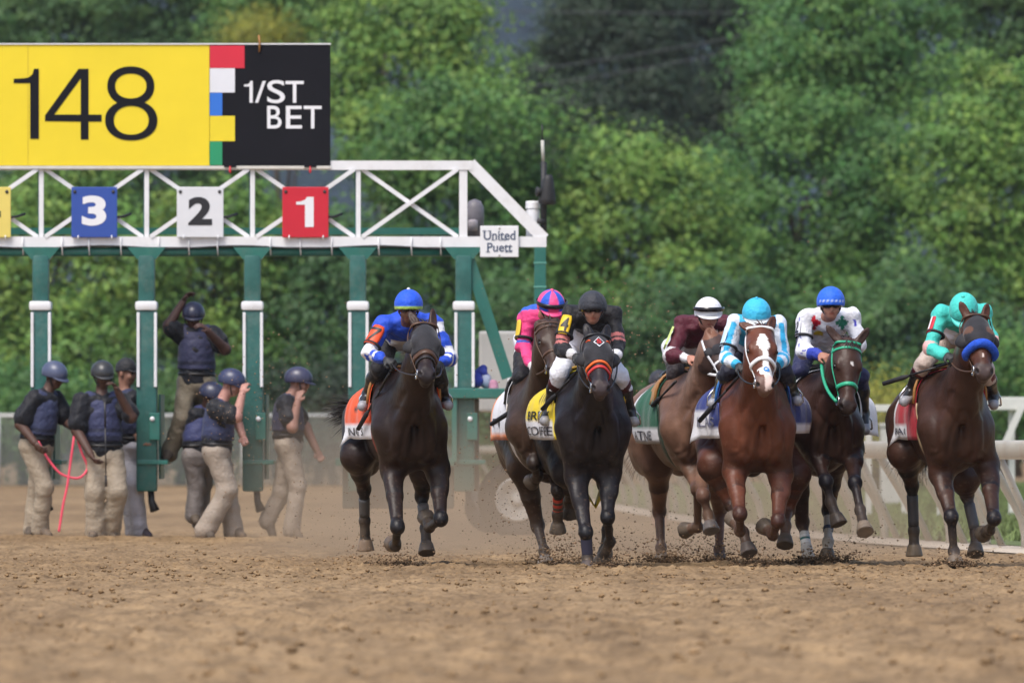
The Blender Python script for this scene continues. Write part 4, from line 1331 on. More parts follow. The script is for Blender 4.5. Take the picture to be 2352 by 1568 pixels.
    for i in range(120):
        q = rs.rand(); p0 = lerp(P(.0, 0, wz + .09), h(.0, .035, 0), q) + fr.l * rs.normal(0, .012)
        loc_, nor, _, _ = H['bvh'].find_nearest(Vector(p0 + A3(0, 0, .05)))
        ro.append(np.array(loc_)); sd = rs.choice([-1, 1], p=[.3, .7]) * -1
        di.append(fr.l * sd * .7 + A3(0, 0, .55) - fr.f * 1.1 + rs.normal(0, .18, 3)); le.append(rs.uniform(.05, .10))
    strands('mane', ro, di, le, .008, hc, 1)
    if spec.get('forelock', True):
        ro = [h(-.01, .06, rs.normal(0, .02)) for _ in range(30)]
        di = [a * .8 + n * .3 + l * rs.normal(0, .35) for _ in range(30)]
        strands('forelock', ro, di, [rs.uniform(.07, .14) for _ in range(30)], .006, hc, 2, .2)
    td = spec.get('tail', ((-.35, .0, -.8), .62))
    ro = [P(-1.33, rs.normal(0, .022), 1.25 + dz + rs.normal(0, .022)) for _ in range(420)]
    tv = fr.f * td[0][0] + fr.l * td[0][1] + fr.u * td[0][2]
    strands('tail', ro, [tv + rs.normal(0, .10, 3) for _ in range(420)], [td[1] * rs.uniform(.5, 1.05) for _ in range(420)], .006, hc, 3, .16)
    # ---- tack
    tack(H, spec, root)
    return H

def head_ring(H, s, a0, a1, tilt=0.0, n=28, cu=-.045):
    """points round the head at distance s below the poll; angle 90 = front of the face"""
    out = []; h = H['h']
    for q in np.linspace(a0, a1, n):
        cc, ss = math.cos(R(q)), math.sin(R(q))
        c = h(s, cu, 0); d = H['l'] * cc + H['n'] * ss
        o = c + d * .35 + H['a'] * tilt * (ss)
        hit = H['bvh'].ray_cast(Vector(o), Vector(-d), .5)
        out.append(np.array(hit[0]) if hit[0] else o - d * .25)
    return out

def sstep(t):
    t = min(1, max(0, t)); return t * t * (3 - 2 * t)

def tack(H, spec, root):
    h = H['h']; bvh = H['bvh']; fr = H['fr']; sc = H['sc']; l = H['l']; a = H['a']; n = H['n']; P = fr.p
    dz = spec.get('dz', 0)
    mats = {'brown': M_LEATHER_BR, 'black': M_LEATHER_BK, 'white': M_WHITE_S, 'green': M_GREEN_S}
    br = spec['bridle']
    m = mats[br['mat']]; w = br.get('w', .020)
    bp = empty('bridle', fr.o); bp.parent = root; bp.location = (0, 0, 0)
    bp.location = (0, 0, 0)
    par = bp
    def put(name, VF, mat):
        V, F = VF
        # children of a child: place relative to the horse
        o = mesh_obj(name, np.array(V) - fr.o, F, mat, None)
        o.parent = par; return o
    bits = []
    # cheek straps
    for s in (-1, 1):
        pts = [h(lerp(.03, .44, t), lerp(-.03, -.075, t), s * .25) for t in np.linspace(0, 1, 14)]
        pts2 = []
        for p in pts:
            hit = bvh.ray_cast(Vector(p), Vector(-l * s), .5); pts2.append(np.array(hit[0]) if hit[0] else p - l * s * .16)
        put('cheek_strap', ribbon(bvh, pts2, w, .006, off=br.get('off', 0)), m)
    if br.get('crown', True): put('crown_strap', ribbon(bvh, head_ring(H, .012, 5, 175), w, .006, off=br.get('off', 0)), m)
    if br.get('brow', True): put('browband', ribbon(bvh, head_ring(H, .065, 0, 180), w * 1.1, .007, off=br.get('off', 0)), m)
    for (s, mt, ww, th, kind) in br['nose']:
        if kind == 'roll':
            pts = head_ring(H, s, -25, 205, .0, 30)
            th = ww; pts = [p + unit(p - h(s, -.045, 0)) * th * .75 for p in pts]
            mb = MB(); mb.tube(pts, [th * (.62 + .38 * math.sin(math.pi * i / 29) ** .5) for i in range(30)], 12)
            V = np.concatenate(mb.V); put('noseband', (V, mb.F), mt)
        else:
            put('noseband', ribbon(bvh, head_ring(H, s, -50, 230, 0, 36), ww, th), mt)
    # bit: ring each side and the mouthpiece
    for s in (-1, 1):
        c = h(.455, -.085, s * .064); rr = .036 * sc; mb = MB()
        mb.tube([c + (a * math.cos(q) + n * math.sin(q)) * rr for q in np.linspace(0, 2 * math.pi, 17)], .0065, 6)
        put('bit_ring', (np.concatenate(mb.V), mb.F), M_STEEL)
    mb = MB(); mb.tube([h(.47, -.082, -.066), h(.475, -.075, 0), h(.47, -.082, .066)], .008, 6); put('bit', (np.concatenate(mb.V), mb.F), M_STEEL)
    # reins from the bit to the jockey's hands
    rm = mats[spec.get('rein', br['mat'])]
    for s, hand in ((-1, spec.get('rein_a')), (1, spec.get('rein_b'))):
        if hand is None: continue
        e = fr.w(hand[:2], hand[2]); b0 = h(.46, -.09, s * .072)
        m1 = lerp(b0, e, .5) + A3(0, 0, -.05) + fr.l * s * .05
        pts = [(1 - t) ** 2 * b0 + 2 * t * (1 - t) * m1 + t * t * e for t in np.linspace(0, 1, 14)]
        mb = MB()
        for i in range(13):
            d = unit(pts[i + 1] - pts[i])
        mb.tube(pts, spec.get('rein_w', .007), 6)
        put('rein', (np.concatenate(mb.V), mb.F), rm)
    # hood with blinker cups
    hd = spec.get('hood')
    if hd:
        B = Body()
        B.ell(h(.08, -.03, 0), A3(.125, .10, .092) * sc, 'h', .04, [a, n, l]); B.ell(h(.17, -.005, 0), A3(.13, .07, .092) * sc, 'h', .04, [a, n, l])
        for s in (-1, 1):
            B.ell(h(.19, .018, s * .082), A3(.05, .032, .026) * sc, 'h', .025, [a, n, l]); B.ell(h(.19, -.125, s * .052), A3(.125, .105, .038) * sc, 'h', .04, [a, n, l])
        B.cone(h(.16, -.045, 0), h(.45, -.045, 0), .088 * sc, .056 * sc, 'h', .04); B.cone(h(.15, .012, 0), h(.47, -.012, 0), .048 * sc, .032 * sc, 'h', .04)
        B.cone(h(-.02, -.07, 0), h(.10, -.11, 0), .075, .085, 'h', .06)
        for s in (-1, 1): B.cone(h(.21, -.04, s * .082), h(.36, -.045, s * .055), .022 * sc, .014 * sc, 'h', .03)
        B.clip(h(hd.get('end', .30), 0, 0), a + n * -.25)
        B.clip(h(-.06, 0, 0), -a)
        V, F = B.build(.010, .009)
        C = np.tile(A3(.019, .018, .022), (len(V), 1)) * (0.8 + .5 * vnoise(V, 30, 3)[:, None])
        hv = V - h(0, 0, 0); q = hv @ a / sc; v = hv @ l / sc; u = hv @ n / sc
        if hd.get('patch') is not None:
            for s in (-1, 1):
                mm = (np.hypot((q - .165) / .042, (v - s * .088) / .040) < 1) & (u > -.05); C[mm] = A3(hd['patch'])
        par_h = root
        o = mesh_obj('hood', V, F, vmat('hood_cloth_%d' % int(spec['frame'][0]), .75, (70, .35, .006), .2, .15, 20, .25), root, cols=C)
        hb = bvh_of(V, F)
        if hd.get('cups', True):
            for s in (-1, 1):
                # cup: an open shell behind the eye
                Vv = []; Ff = []; nn = 12
                c0 = h(.185, -.02, s * .098)
                d1 = unit(l * s * .55 + n * .75 + a * .25); d2 = unit(np.cross(a, d1)); d3 = np.cross(d1, d2)
                for i in range(7):
                    th = R(8 + 88 * i / 6)
                    for k in range(nn):
                        ph = math.pi * (k / (nn - 1)) - math.pi / 2
                        back = unit(l * s * .75 - n * .15)
                        q_ = c0 + back * (.062 * math.cos(ph) * math.sin(th)) * sc + a * (.064 * math.sin(ph) * math.sin(th)) * sc + n * (.050 * math.cos(th) - .022) * sc
                        Vv.append(q_)
                for i in range(6):
                    for k in range(nn - 1): Ff.append((i * nn + k, i * nn + k + 1, (i + 1) * nn + k + 1, (i + 1) * nn + k))
                o = mesh_obj('blinker', Vv, Ff, M_BLKCLOTH, root)
                sm = o.modifiers.new('thick', 'SOLIDIFY'); sm.thickness = .008
        if hd.get('diamond'):
            def onhood(u_, v_, off):
                o_ = h(.115 - v_, .3, u_); hit = hb.ray_cast(Vector(o_), Vector(-n), .6)
                return np.array(hit[0]) + n * off
            def patch(name, pts, mat, off):
                mesh_obj(name, [onhood(x, y, off) for x, y in pts], [tuple(range(len(pts)))], mat, root, smooth=False)
            def diamond(sx, sy): return [(0, -sy), (sx, 0), (0, sy), (-sx, 0)]
            wm = flat('hood_white', (.72, .72, .75)); rm_ = flat('hood_red', (.72, .03, .035))
            # white outline as four strips, a small black field and a red S
            o_, i_ = diamond(.042, .060), diamond(.034, .050)
            vv = [onhood(x, y, .004) for x, y in o_] + [onhood(x, y, .004) for x, y in i_]
            mesh_obj('emblem', vv, [(k, (k + 1) % 4, 4 + (k + 1) % 4, 4 + k) for k in range(4)], wm, root, smooth=False)
            T, Fq, _ = text_mesh('S', .012); T, Fq = finer(T, Fq)
            mesh_obj('emblem', [onhood((x - .5) * .036, (y - .5) * .050, .006) for x, y in T], Fq, rm_, root, smooth=False)
            for s in (-1, 1):
                mb = MB(); mb.tube([onhood(s * x, y, .004) for x, y in ((.062, .030), (.072, .048), (.088, .052))], .006, 6)
                mb.build('emblem', flat('hood_orange', (.75, .10, .02)), root, smooth=True)
    # ---- saddlecloth, saddle, girth
    cl = spec['cloth']
    def S(u, ang, off, x0=cl.get('x0', -.02), x1=max(-.62, cl.get('x1', -.62))):
        x = lerp(x0, x1, u); c = P(x, 0, 1.12 + dz)
        d = fr.l * math.cos(ang) + fr.u * math.sin(ang)
        hit = bvh.ray_cast(Vector(c + d * 1.2), Vector(-d), 1.3)
        p = np.array(hit[0]) if hit[0] else c + d * .3
        q_ = (p - c) @ fr.l
        if abs(q_) > .305: p = p - fr.l * (abs(q_) - .305) * (1 if q_ > 0 else -1)
        return p + d * off
    a_bot = {-1: R(180 - cl.get('drop_a', -10)), 1: R(cl.get('drop_b', -10))}
    def cloth_raw(u, v, s, off=.014):
        """v 0 at the spine, 1 at the hem; s = -1 horse's right (photo left)"""
        ang = lerp(R(90), a_bot[s], v)
        fl = cl.get('flare_a' if s < 0 else 'flare_b', .03)
        p = S(u, ang, off)
        wob = .010 * math.sin(u * 11 + s) * v * v + .006 * math.sin(u * 23 + v * 5)
        return p + fr.l * s * (fl * sstep((v - .05) / .42) * (.06 + 1.1 * u) + wob * 1.5) - fr.f * cl.get('blow', .05) * v * v
    NU, NV = 24, 20
    grid = {}
    for s in (-1, 1):
        G = np.array([[cloth_raw(i / NU, j / NV, s) for j in range(NV + 1)] for i in range(NU + 1)])
        for _ in range(3):
            K = G.copy()
            K[1:-1] = (G[:-2] + 2 * G[1:-1] + G[2:]) / 4; K[:, 1:-1] = (K[:, :-2] + 2 * K[:, 1:-1] + K[:, 2:]) / 4
            G = K
        grid[s] = G
    def cloth_pt(u, v, s, off=.014):
        a_, b_ = min(max(u, 0), .999) * NU, min(max(v, 0), .999) * NV; i, j = int(a_), int(b_); p, q = a_ - i, b_ - j; G = grid[s]
        P_ = G[i, j] * (1 - p) * (1 - q) + G[i + 1, j] * p * (1 - q) + G[i, j + 1] * (1 - p) * q + G[i + 1, j + 1] * p * q
        if off != .014:
            nn_ = unit(np.cross(G[i + 1, j] - G[i, j], G[i, j + 1] - G[i, j])); nn_ = nn_ if nn_ @ fr.l * s > 0 else -nn_
            P_ = P_ + nn_ * (off - .014)
        return P_
    nu, nv = 26, 34
    V = []; 
    vs = [(-1, 1 - i / (nv / 2)) for i in range(nv // 2)] + [(1, i / (nv / 2)) for i in range(nv // 2 + 1)]
    C = []
    for i in range(nu + 1):
        for s, v in vs:
            u = i / nu
            V.append(cloth_pt(u, v, s)); C.append(cl['col'](u, v, s))
    k = len(vs); F = []
    for i in range(nu):
        for j in range(k - 1): F.append((i * k + j, i * k + j + 1, (i + 1) * k + j + 1, (i + 1) * k + j))
    o = mesh_obj('saddlecloth', V, F, vmat('saddlecloth_%d' % int(spec['frame'][0]), .75, (40, .4, .01), .2, .06, 10, .2), root, cols=np.array(C))
    sm = o.modifiers.new('thick', 'SOLIDIFY'); sm.thickness = .006; sm.offset = 1
    for (txt, u0, u1, v0, v1, rgb, nm) in cl.get('text', []):
        T, Fq, _ = text_mesh(txt, .010); T, Fq = finer(T, Fq)
        pts = [cloth_pt(lerp(u0, u1, 1 - x), lerp(v1, v0, y), -1, .026) for x, y in T]
        mesh_obj('lettering', pts, Fq, flat('ink_' + nm, rgb), root, smooth=False)
    # saddle seat and flap
    def drape(name, x0, x1, va, mat, off, th, nu=10, nv=16, col=None):
        V = []
        for i in range(nu + 1):
            for j in range(nv + 1):
                ang = lerp(R(90 + va), R(90 - va), j / nv); u = i / nu
                edge = math.sin(math.pi * min(1, max(0, j / nv))) ** .3
                xx0 = x0 - .05 * (1 - edge); xx1 = x1 + .08 * (1 - edge)
                V.append(S(u, ang, off, xx0, xx1))
        F = [(i * (nv + 1) + j, i * (nv + 1) + j + 1, (i + 1) * (nv + 1) + j + 1, (i + 1) * (nv + 1) + j) for i in range(nu) for j in range(nv)]
        o = mesh_obj(name, V, F, mat, root)
        sm = o.modifiers.new('thick', 'SOLIDIFY'); sm.thickness = th; sm.offset = 1
        return o
    drape('saddle', -.02, -.42, 62, spec.get('saddle', M_TAN), .030, .018)
    drape('saddle_seat', -.08, -.40, 28, M_LEATHER_BK, .050, .022)
    # girth
    g = []
    for ang in np.linspace(R(150), R(390), 30):
        x = -.02; c = P(x, 0, 1.12 + dz); d = fr.l * math.cos(ang) + fr.u * math.sin(ang)
        hit = bvh.ray_cast(Vector(c + d * 1.2), Vector(-d), 1.3); g.append(np.array(hit[0]) if hit[0] else c + d * .3)
    V, F = ribbon(bvh, g, .085, .010)
    mesh_obj('girth', V, F, flat('girth_%d' % int(spec['frame'][0]), spec.get('girth', (.03, .03, .032))), root)
    # leg wraps
    for nm, (seg, t0, t1, bands) in spec.get('wraps', {}).items():
        J = H['legs'][nm]; A, Bq = J[seg], J[seg + 1]
        for (q0, q1, rgb, key) in bands:
            p, q = lerp(A, Bq, q0), lerp(A, Bq, q1)
            mb = MB(); mb.tube([lerp(p, q, t) for t in np.linspace(0, 1, 6)], [lerp(t0, t1, lerp(q0, q1, t)) for t in np.linspace(0, 1, 6)], 16)
            mb.build('leg_wrap', flat('wrap_' + key, rgb), root, smooth=True)
    # stirrup leathers and irons
    for s, ft in ((-1, spec['foot_a']), (1, spec['foot_b'])):
        f = fr.w(ft[:2], ft[2])
        top = S(.5, R(90 + 28) if s < 0 else R(62), .05, -.15, -.25)
        mb = MB(); mb.tube([top, lerp(top, f, .6) + fr.l * s * .03, f + A3(0, 0, .09)], .009, 6); mb.build('stirrup_leather', M_LEATHER_BK, root, smooth=True)
        mb = MB(); mb.tube([f + fr.l * .06 + A3(0, 0, -.035), f + fr.l * .055 + A3(0, 0, .03), f + A3(0, 0, .10), f - fr.l * .055 + A3(0, 0, .03), f - fr.l * .06 + A3(0, 0, -.035), f + fr.l * .06 + A3(0, 0, -.035)], .008, 6)
        mb.build('stirrup_iron', M_STEEL, root, smooth=True)

# ------------------------------------------------------------------ people
def person_body(J, tone, sc=1.0, e=0.0):
    """one continuous body: J joints in world space"""
    B = Body()
    c = (J['sa'] + J['sb']) / 2; lat = unit(J['sb'] - J['sa']); up = unit(c - J['pel']); up = unit(up - lat * (up @ lat)); dp = np.cross(up, lat)
    if dp @ J['face'] < 0: dp = -dp
    ax = [lat, up, dp]
    hw = np.linalg.norm(J['sb'] - J['sa']) / 2
    L = np.linalg.norm(c - J['pel'])
    B.ell(lerp(J['pel'], c, .74), (max(.14, hw * .9) * 1.0, .20 * sc, .115 * sc), 'torso', .07, ax)
    B.ell(lerp(J['pel'], c, .38), (.140 * sc, .20 * sc, .105 * sc), 'torso', .08, ax)
    B.ell(J['pel'], (.155 * sc, .13 * sc, .125 * sc), 'hips', .07, ax)
    B.cone(J['sa'], lerp(J['sa'], c, .8), .050 * sc, .066 * sc, 'torso', .05); B.cone(J['sb'], lerp(J['sb'], c, .8), .050 * sc, .066 * sc, 'torso', .05)
    for s in 'ab':
        B.cone(J['s' + s], J['e' + s], .049 * sc, .041 * sc, 'uparm', .04)
        B.cone(J['e' + s], J['w' + s], .042 * sc, .028 * sc, 'forearm', .03)
        hp = J['pel'] + lat * (-.085 if s == 'a' else .085) * sc
        B.cone(hp, J['k' + s], .088 * sc, .058 * sc, 'thigh', .05)
        mid = lerp(J['k' + s], J['n' + s], .35)
        B.cone(J['k' + s], mid, .055 * sc, .058 * sc, 'calf', .03); B.cone(mid, J['n' + s], .058 * sc, .036 * sc, 'calf', .03)
        B.cone(J['n' + s], J['t' + s], .038 * sc, .030 * sc, 'foot', .02)
    H = J['head']; f = unit(J['face']); u = unit(J['up'] - f * (J['up'] @ f)); r = np.cross(f, u)
    B.cone(lerp(c, H, .05), H - u * .06 * sc - f * .02, .058 * sc, .052 * sc, 'neck', .04)
    hax = [r, f, u]
    E = lambda x, y, z, rx, ry, rz, k=.03, tg='head': B.ell(H + (r * x + f * y + u * z) * sc, A3(rx, ry, rz) * sc, tg, k, hax)
    E(0, -.01, .03, .076, .095, .085); E(0, .025, -.045, .058, .062, .068); E(0, .055, -.085, .030, .028, .026, .03)
    E(0, .095, -.030, .013, .020, .026, .018); E(0, .088, .005, .012, .016, .03, .02)
    E(0, .078, -.066, .026, .014, .011, .012)
    for s in (-1, 1):
        E(s * .078, -.01, -.015, .010, .022, .034, .01, 'head'); E(s * .038, .066, -.038, .024, .022, .024, .025); E(s * .032, .080, .016, .026, .014, .009, .015)
    for s in (-1, 1):
        B.hole(H + (r * s * .030 + f * .097 - u * -.001) * sc, A3(.016, .014, .009) * sc, hax, .006)
    J['hf'] = (H, r, f, u, sc); J['ax'] = (lat, up, dp, c)
    return B

def hand_mesh(w, d, nrm, thumb_side, curl, seed=0):
    """palm, four fingers bent at the knuckles and a thumb. w wrist, d along the hand, nrm back of the hand"""
    B = Body(); d = unit(d); nrm = unit(nrm - d * (nrm @ d)); sd = np.cross(d, nrm) * thumb_side
    B.cone(w, w + d * .03, .025, .028, '', .02)
    B.ell(w + d * .05, (.050, .040, .018), '', .015, [d, sd, nrm])
    for i, (x, ln) in enumerate(((.030, .085), (.010, .095), (-.010, .088), (-.030, .070))):
        k = w + d * (.088 - .004 * abs(i - 1)) + sd * x
        a = curl; p1 = k + (d * math.cos(a) - nrm * math.sin(a)) * ln * .45
        a2 = curl * 2.1; p2 = p1 + (d * math.cos(a2) - nrm * math.sin(a2)) * ln * .33
        a3 = curl * 2.8; p3 = p2 + (d * math.cos(a3) - nrm * math.sin(a3)) * ln * .24
        B.cone(k, p1, .0098, .0092, '', .005); B.cone(p1, p2, .0090, .0085, '', .004); B.cone(p2, p3, .0085, .0075, '', .004)
    t0 = w + d * .03 + sd * .032; t1 = t0 + (d * .6 + sd * .55 - nrm * .3) * .036; t2 = t1 + (d * .75 - sd * .15 - nrm * .6) * .032
    B.cone(t0, t1, .0125, .0105, '', .01); B.cone(t1, t2, .0105, .0085, '', .004)
    return B.build(.006)

def helmet(root, J, cf, band=None, name='helmet', rx=.112, ry=.138, rz=.122, peak=True, peakcol=(.02, .02, .02), button=True, low=100, tilt=0.0, mat=None):
    H, r, f, u, sc = J['hf']
    f2 = unit(f * math.cos(tilt) + u * math.sin(tilt)); u2 = unit(u * math.cos(tilt) - f * math.sin(tilt))
    c = H + u * .028 * sc - f * .005
    n1, n2 = 22, 40; V = []; F = []; C = []
    def pt(th, ph, k=1.0):
        x, y, z = math.sin(th) * math.sin(ph), math.sin(th) * math.cos(ph), math.cos(th)
        return c + r * x * rx * k + f2 * y * ry * k + u2 * z * rz * k
    for i in range(n1 + 1):
        for k in range(n2):
            ph = 2 * math.pi * k / n2
            lw = R(low + 9 * (1 - math.cos(ph)) / 2 * 1.6)
            th = lw * i / n1
            if i == 0: th = .02
            V.append(pt(th, ph)); C.append(cf(i / n1, math.degrees(ph)))
    for i in range(n1):
        for k in range(n2): F.append((i * n2 + k, (i + 1) * n2 + k, (i + 1) * n2 + (k + 1) % n2, i * n2 + (k + 1) % n2))
    F.append(tuple(range(n2)))
    # inner wall
    b = len(V)
    for k in range(n2):
        ph = 2 * math.pi * k / n2; lw = R(low + 9 * (1 - math.cos(ph)) / 2 * 1.6)
        V.append(pt(lw, ph, .90)); C.append((.015, .015, .015))
    for k in range(n2): F.append((n1 * n2 + k, b + k, b + (k + 1) % n2, n1 * n2 + (k + 1) % n2))
    for k in range(n2):
        ph = 2 * math.pi * k / n2; V.append(pt(R(70), ph, .86)); C.append((.012, .012, .012))
    for k in range(n2): F.append((b + k, b + n2 + k, b + n2 + (k + 1) % n2, b + (k + 1) % n2))
    F.append(tuple(b + n2 + k for k in range(n2)))
    o = mesh_obj(name, V, F, mat or M_CLOTH, root, cols=np.array(C))
    if peak:
        V = []; F = []; C = []; n = 17
        for j in range(4):
            for k in range(n):
                ph = R(-62 + 124 * k / (n - 1)); e = math.cos(R(90 * (abs(k - (n - 1) / 2) / ((n - 1) / 2)))) ** .55
                p = pt(R(low - 3), ph, 1.0); p = p + f2 * (.048 * e * j / 3) - u2 * (.020 * (j / 3) ** 1.5 * e + .004)
                V.append(p)
        for j in range(3):
            for k in range(n - 1): F.append((j * n + k, j * n + k + 1, (j + 1) * n + k + 1, (j + 1) * n + k))
        q = mesh_obj('peak', V, F, flat('peak_' + name + str(len(bpy.data.objects)), peakcol), None)
        q.parent = o; q.location = -np.array(root.location)
        s = q.modifiers.new('thick', 'SOLIDIFY'); s.thickness = .007
    if button:
        mb = MB(); mb.lathe(pt(.0, 0, .985), [(.016, -.004), (.014, .008), (.006, .014), (.0, .015)], 12, u2)
        q = mb.build('button', flat('button' + str(len(bpy.data.objects)), button if isinstance(button, tuple) else cf(0, 0)), None, smooth=True)
        q.parent = o; q.location = -np.array(root.location)
    return o, pt

def goggles(root, J, on='eyes', lens=None, strap=(.02, .02, .022)):
    H, r, f, u, sc = J['hf']
    V = []; F = []; n = 24
    z, kx, ky = (.008, .088, .108) if on == 'eyes' else (.062, .124, .150)
    hh = .027 if on == 'eyes' else .020
    for k in range(n):
        ph = R(-80 + 160 * k / (n - 1)); hk = hh * (1 - .35 * abs(math.sin(ph)) ** 3)
        p = H + (r * math.sin(ph) * kx + f * (math.cos(ph) * ky) + u * z) * sc
        nose = .010 * math.exp(-(ph / .16) ** 2) if on == 'eyes' else 0
        V += [p - u * (hk - nose) * sc, p + u * hk * sc]
    for k in range(n - 1): F.append((2 * k, 2 * k + 1, 2 * k + 3, 2 * k + 2))
    o = mesh_obj('goggles', V, F, lens or M_LENS, root)
    s = o.modifiers.new('thick', 'SOLIDIFY'); s.thickness = .010; s.offset = 1
    mb = MB(); kx2, ky2 = .119, .143
    V = []; F = []; n = 30
    for k in range(n):
        ph = R(-300 + 240 * (k / (n - 1)) + 120)
        ph = R(78 + 204 * k / (n - 1)); q = abs(k / (n - 1) - .5) * 2
        p = H + (r * math.sin(ph) * lerp(kx2, kx + .004, q) + f * math.cos(ph) * lerp(ky2, ky, q) + u * lerp(.035, z, q)) * sc
        V += [p - u * .012, p + u * .012]
    for k in range(n - 1): F.append((2 * k, 2 * k + 1, 2 * k + 3, 2 * k + 2))
    q = mesh_obj('goggle_strap', V, F, flat('gstrap' + str(len(bpy.data.objects)), strap), None)
    q.parent = o; q.location = -np.array(root.location)
    return o

def cloth_part(root, name, prims, infl, cf, wr, seed, clips=(), h=.0105, mat=None):
    B = Body()
    for p in prims: B.P.append(p)
    for c in clips: B.clip(*c)
    V, F = B.build(h, infl, wr, seed)
    T, t = B.nearest(V, infl)
    C = np.array([cf(V[i], T[i], t[i]) for i in range(len(V))])
    return mesh_obj(name, V, F, mat or M_CLOTH, root, cols=C)

def skin_cols(V, T, tone, lip=None):
    return np.tile(A3(tone), (len(V), 1)) * (.9 + .2 * vnoise(V, 25, 2)[:, None])

def finish_body(root, B, J, tone, h=.0105):
    V, F = B.build(h)
    C = skin_cols(V, None, tone)
    H, r, f, u, sc = J['hf']
    d = V - H; x = d @ r / sc; y = d @ f / sc; z = d @ u / sc
    m = (np.abs(x) < .024) & (np.abs(z + .067) < .010) & (y > .06); C[m] *= A3(.72, .5, .5)
    m = (np.abs(np.abs(x) - .032) < .024) & (np.abs(z - .018) < .007) & (y > .06); C[m] *= .25
    o = mesh_obj('body', V, F, M_SKIN, root, cols=C)
    for s in (-1, 1):
        mb = MB(); mb.lathe(H + (r * s * .030 + f * .082 - u * .001) * sc, [(.001, -.012), (.009, -.008), (.012, 0), (.009, .008), (.001, .012)], 10, f)
        mb.build('eye', M_EYE, root, smooth=True)
    return o

def boot(root, J, s, sc, top=.0, mat=None, cuff=None, shoe=None):
    """riding boot: shaft over the calf, foot with sole"""
    k, an, to = J['k' + s], J['n' + s], J['t' + s]
    B = Body(); t0 = lerp(k, an, .12); mid = lerp(k, an, .42)
    B.cone(t0, mid, .060 * sc, .064 * sc, '', .03); B.cone(mid, an, .064 * sc, .044 * sc, '', .03)
    d = unit(to - an)
    B.cone(an - A3(0, 0, .02), an - d * .045 - A3(0, 0, .03), .040 * sc, .034 * sc, '', .03)
    B.cone(an - A3(0, 0, .015), to, .044 * sc, .036 * sc, '', .03)
    V, F = B.build(.0105)
    o = mesh_obj('boot', V, F, mat or M_BOOT, root)
    if cuff:
        mb = MB(); ax_ = unit(an - k)
        mb.tube([lerp(k, an, q) for q in (.10, .2, .34)], [.066 * sc, .068 * sc, .069 * sc], 18); q = mb.build('boot_top', flat('cuff' + str(len(bpy.data.objects)), cuff), None, smooth=True)
        q.parent = o; q.location = -np.array(root.location)
    if shoe:
        B = Body(); B.cone(an + d * .03 - A3(0, 0, .03), to + d * .01, .043, .040, '', .02); V, F = B.build(.0105)
        q = mesh_obj('toe', V, F, shoe, None); q.parent = o; q.location = -np.array(root.location)
    return o

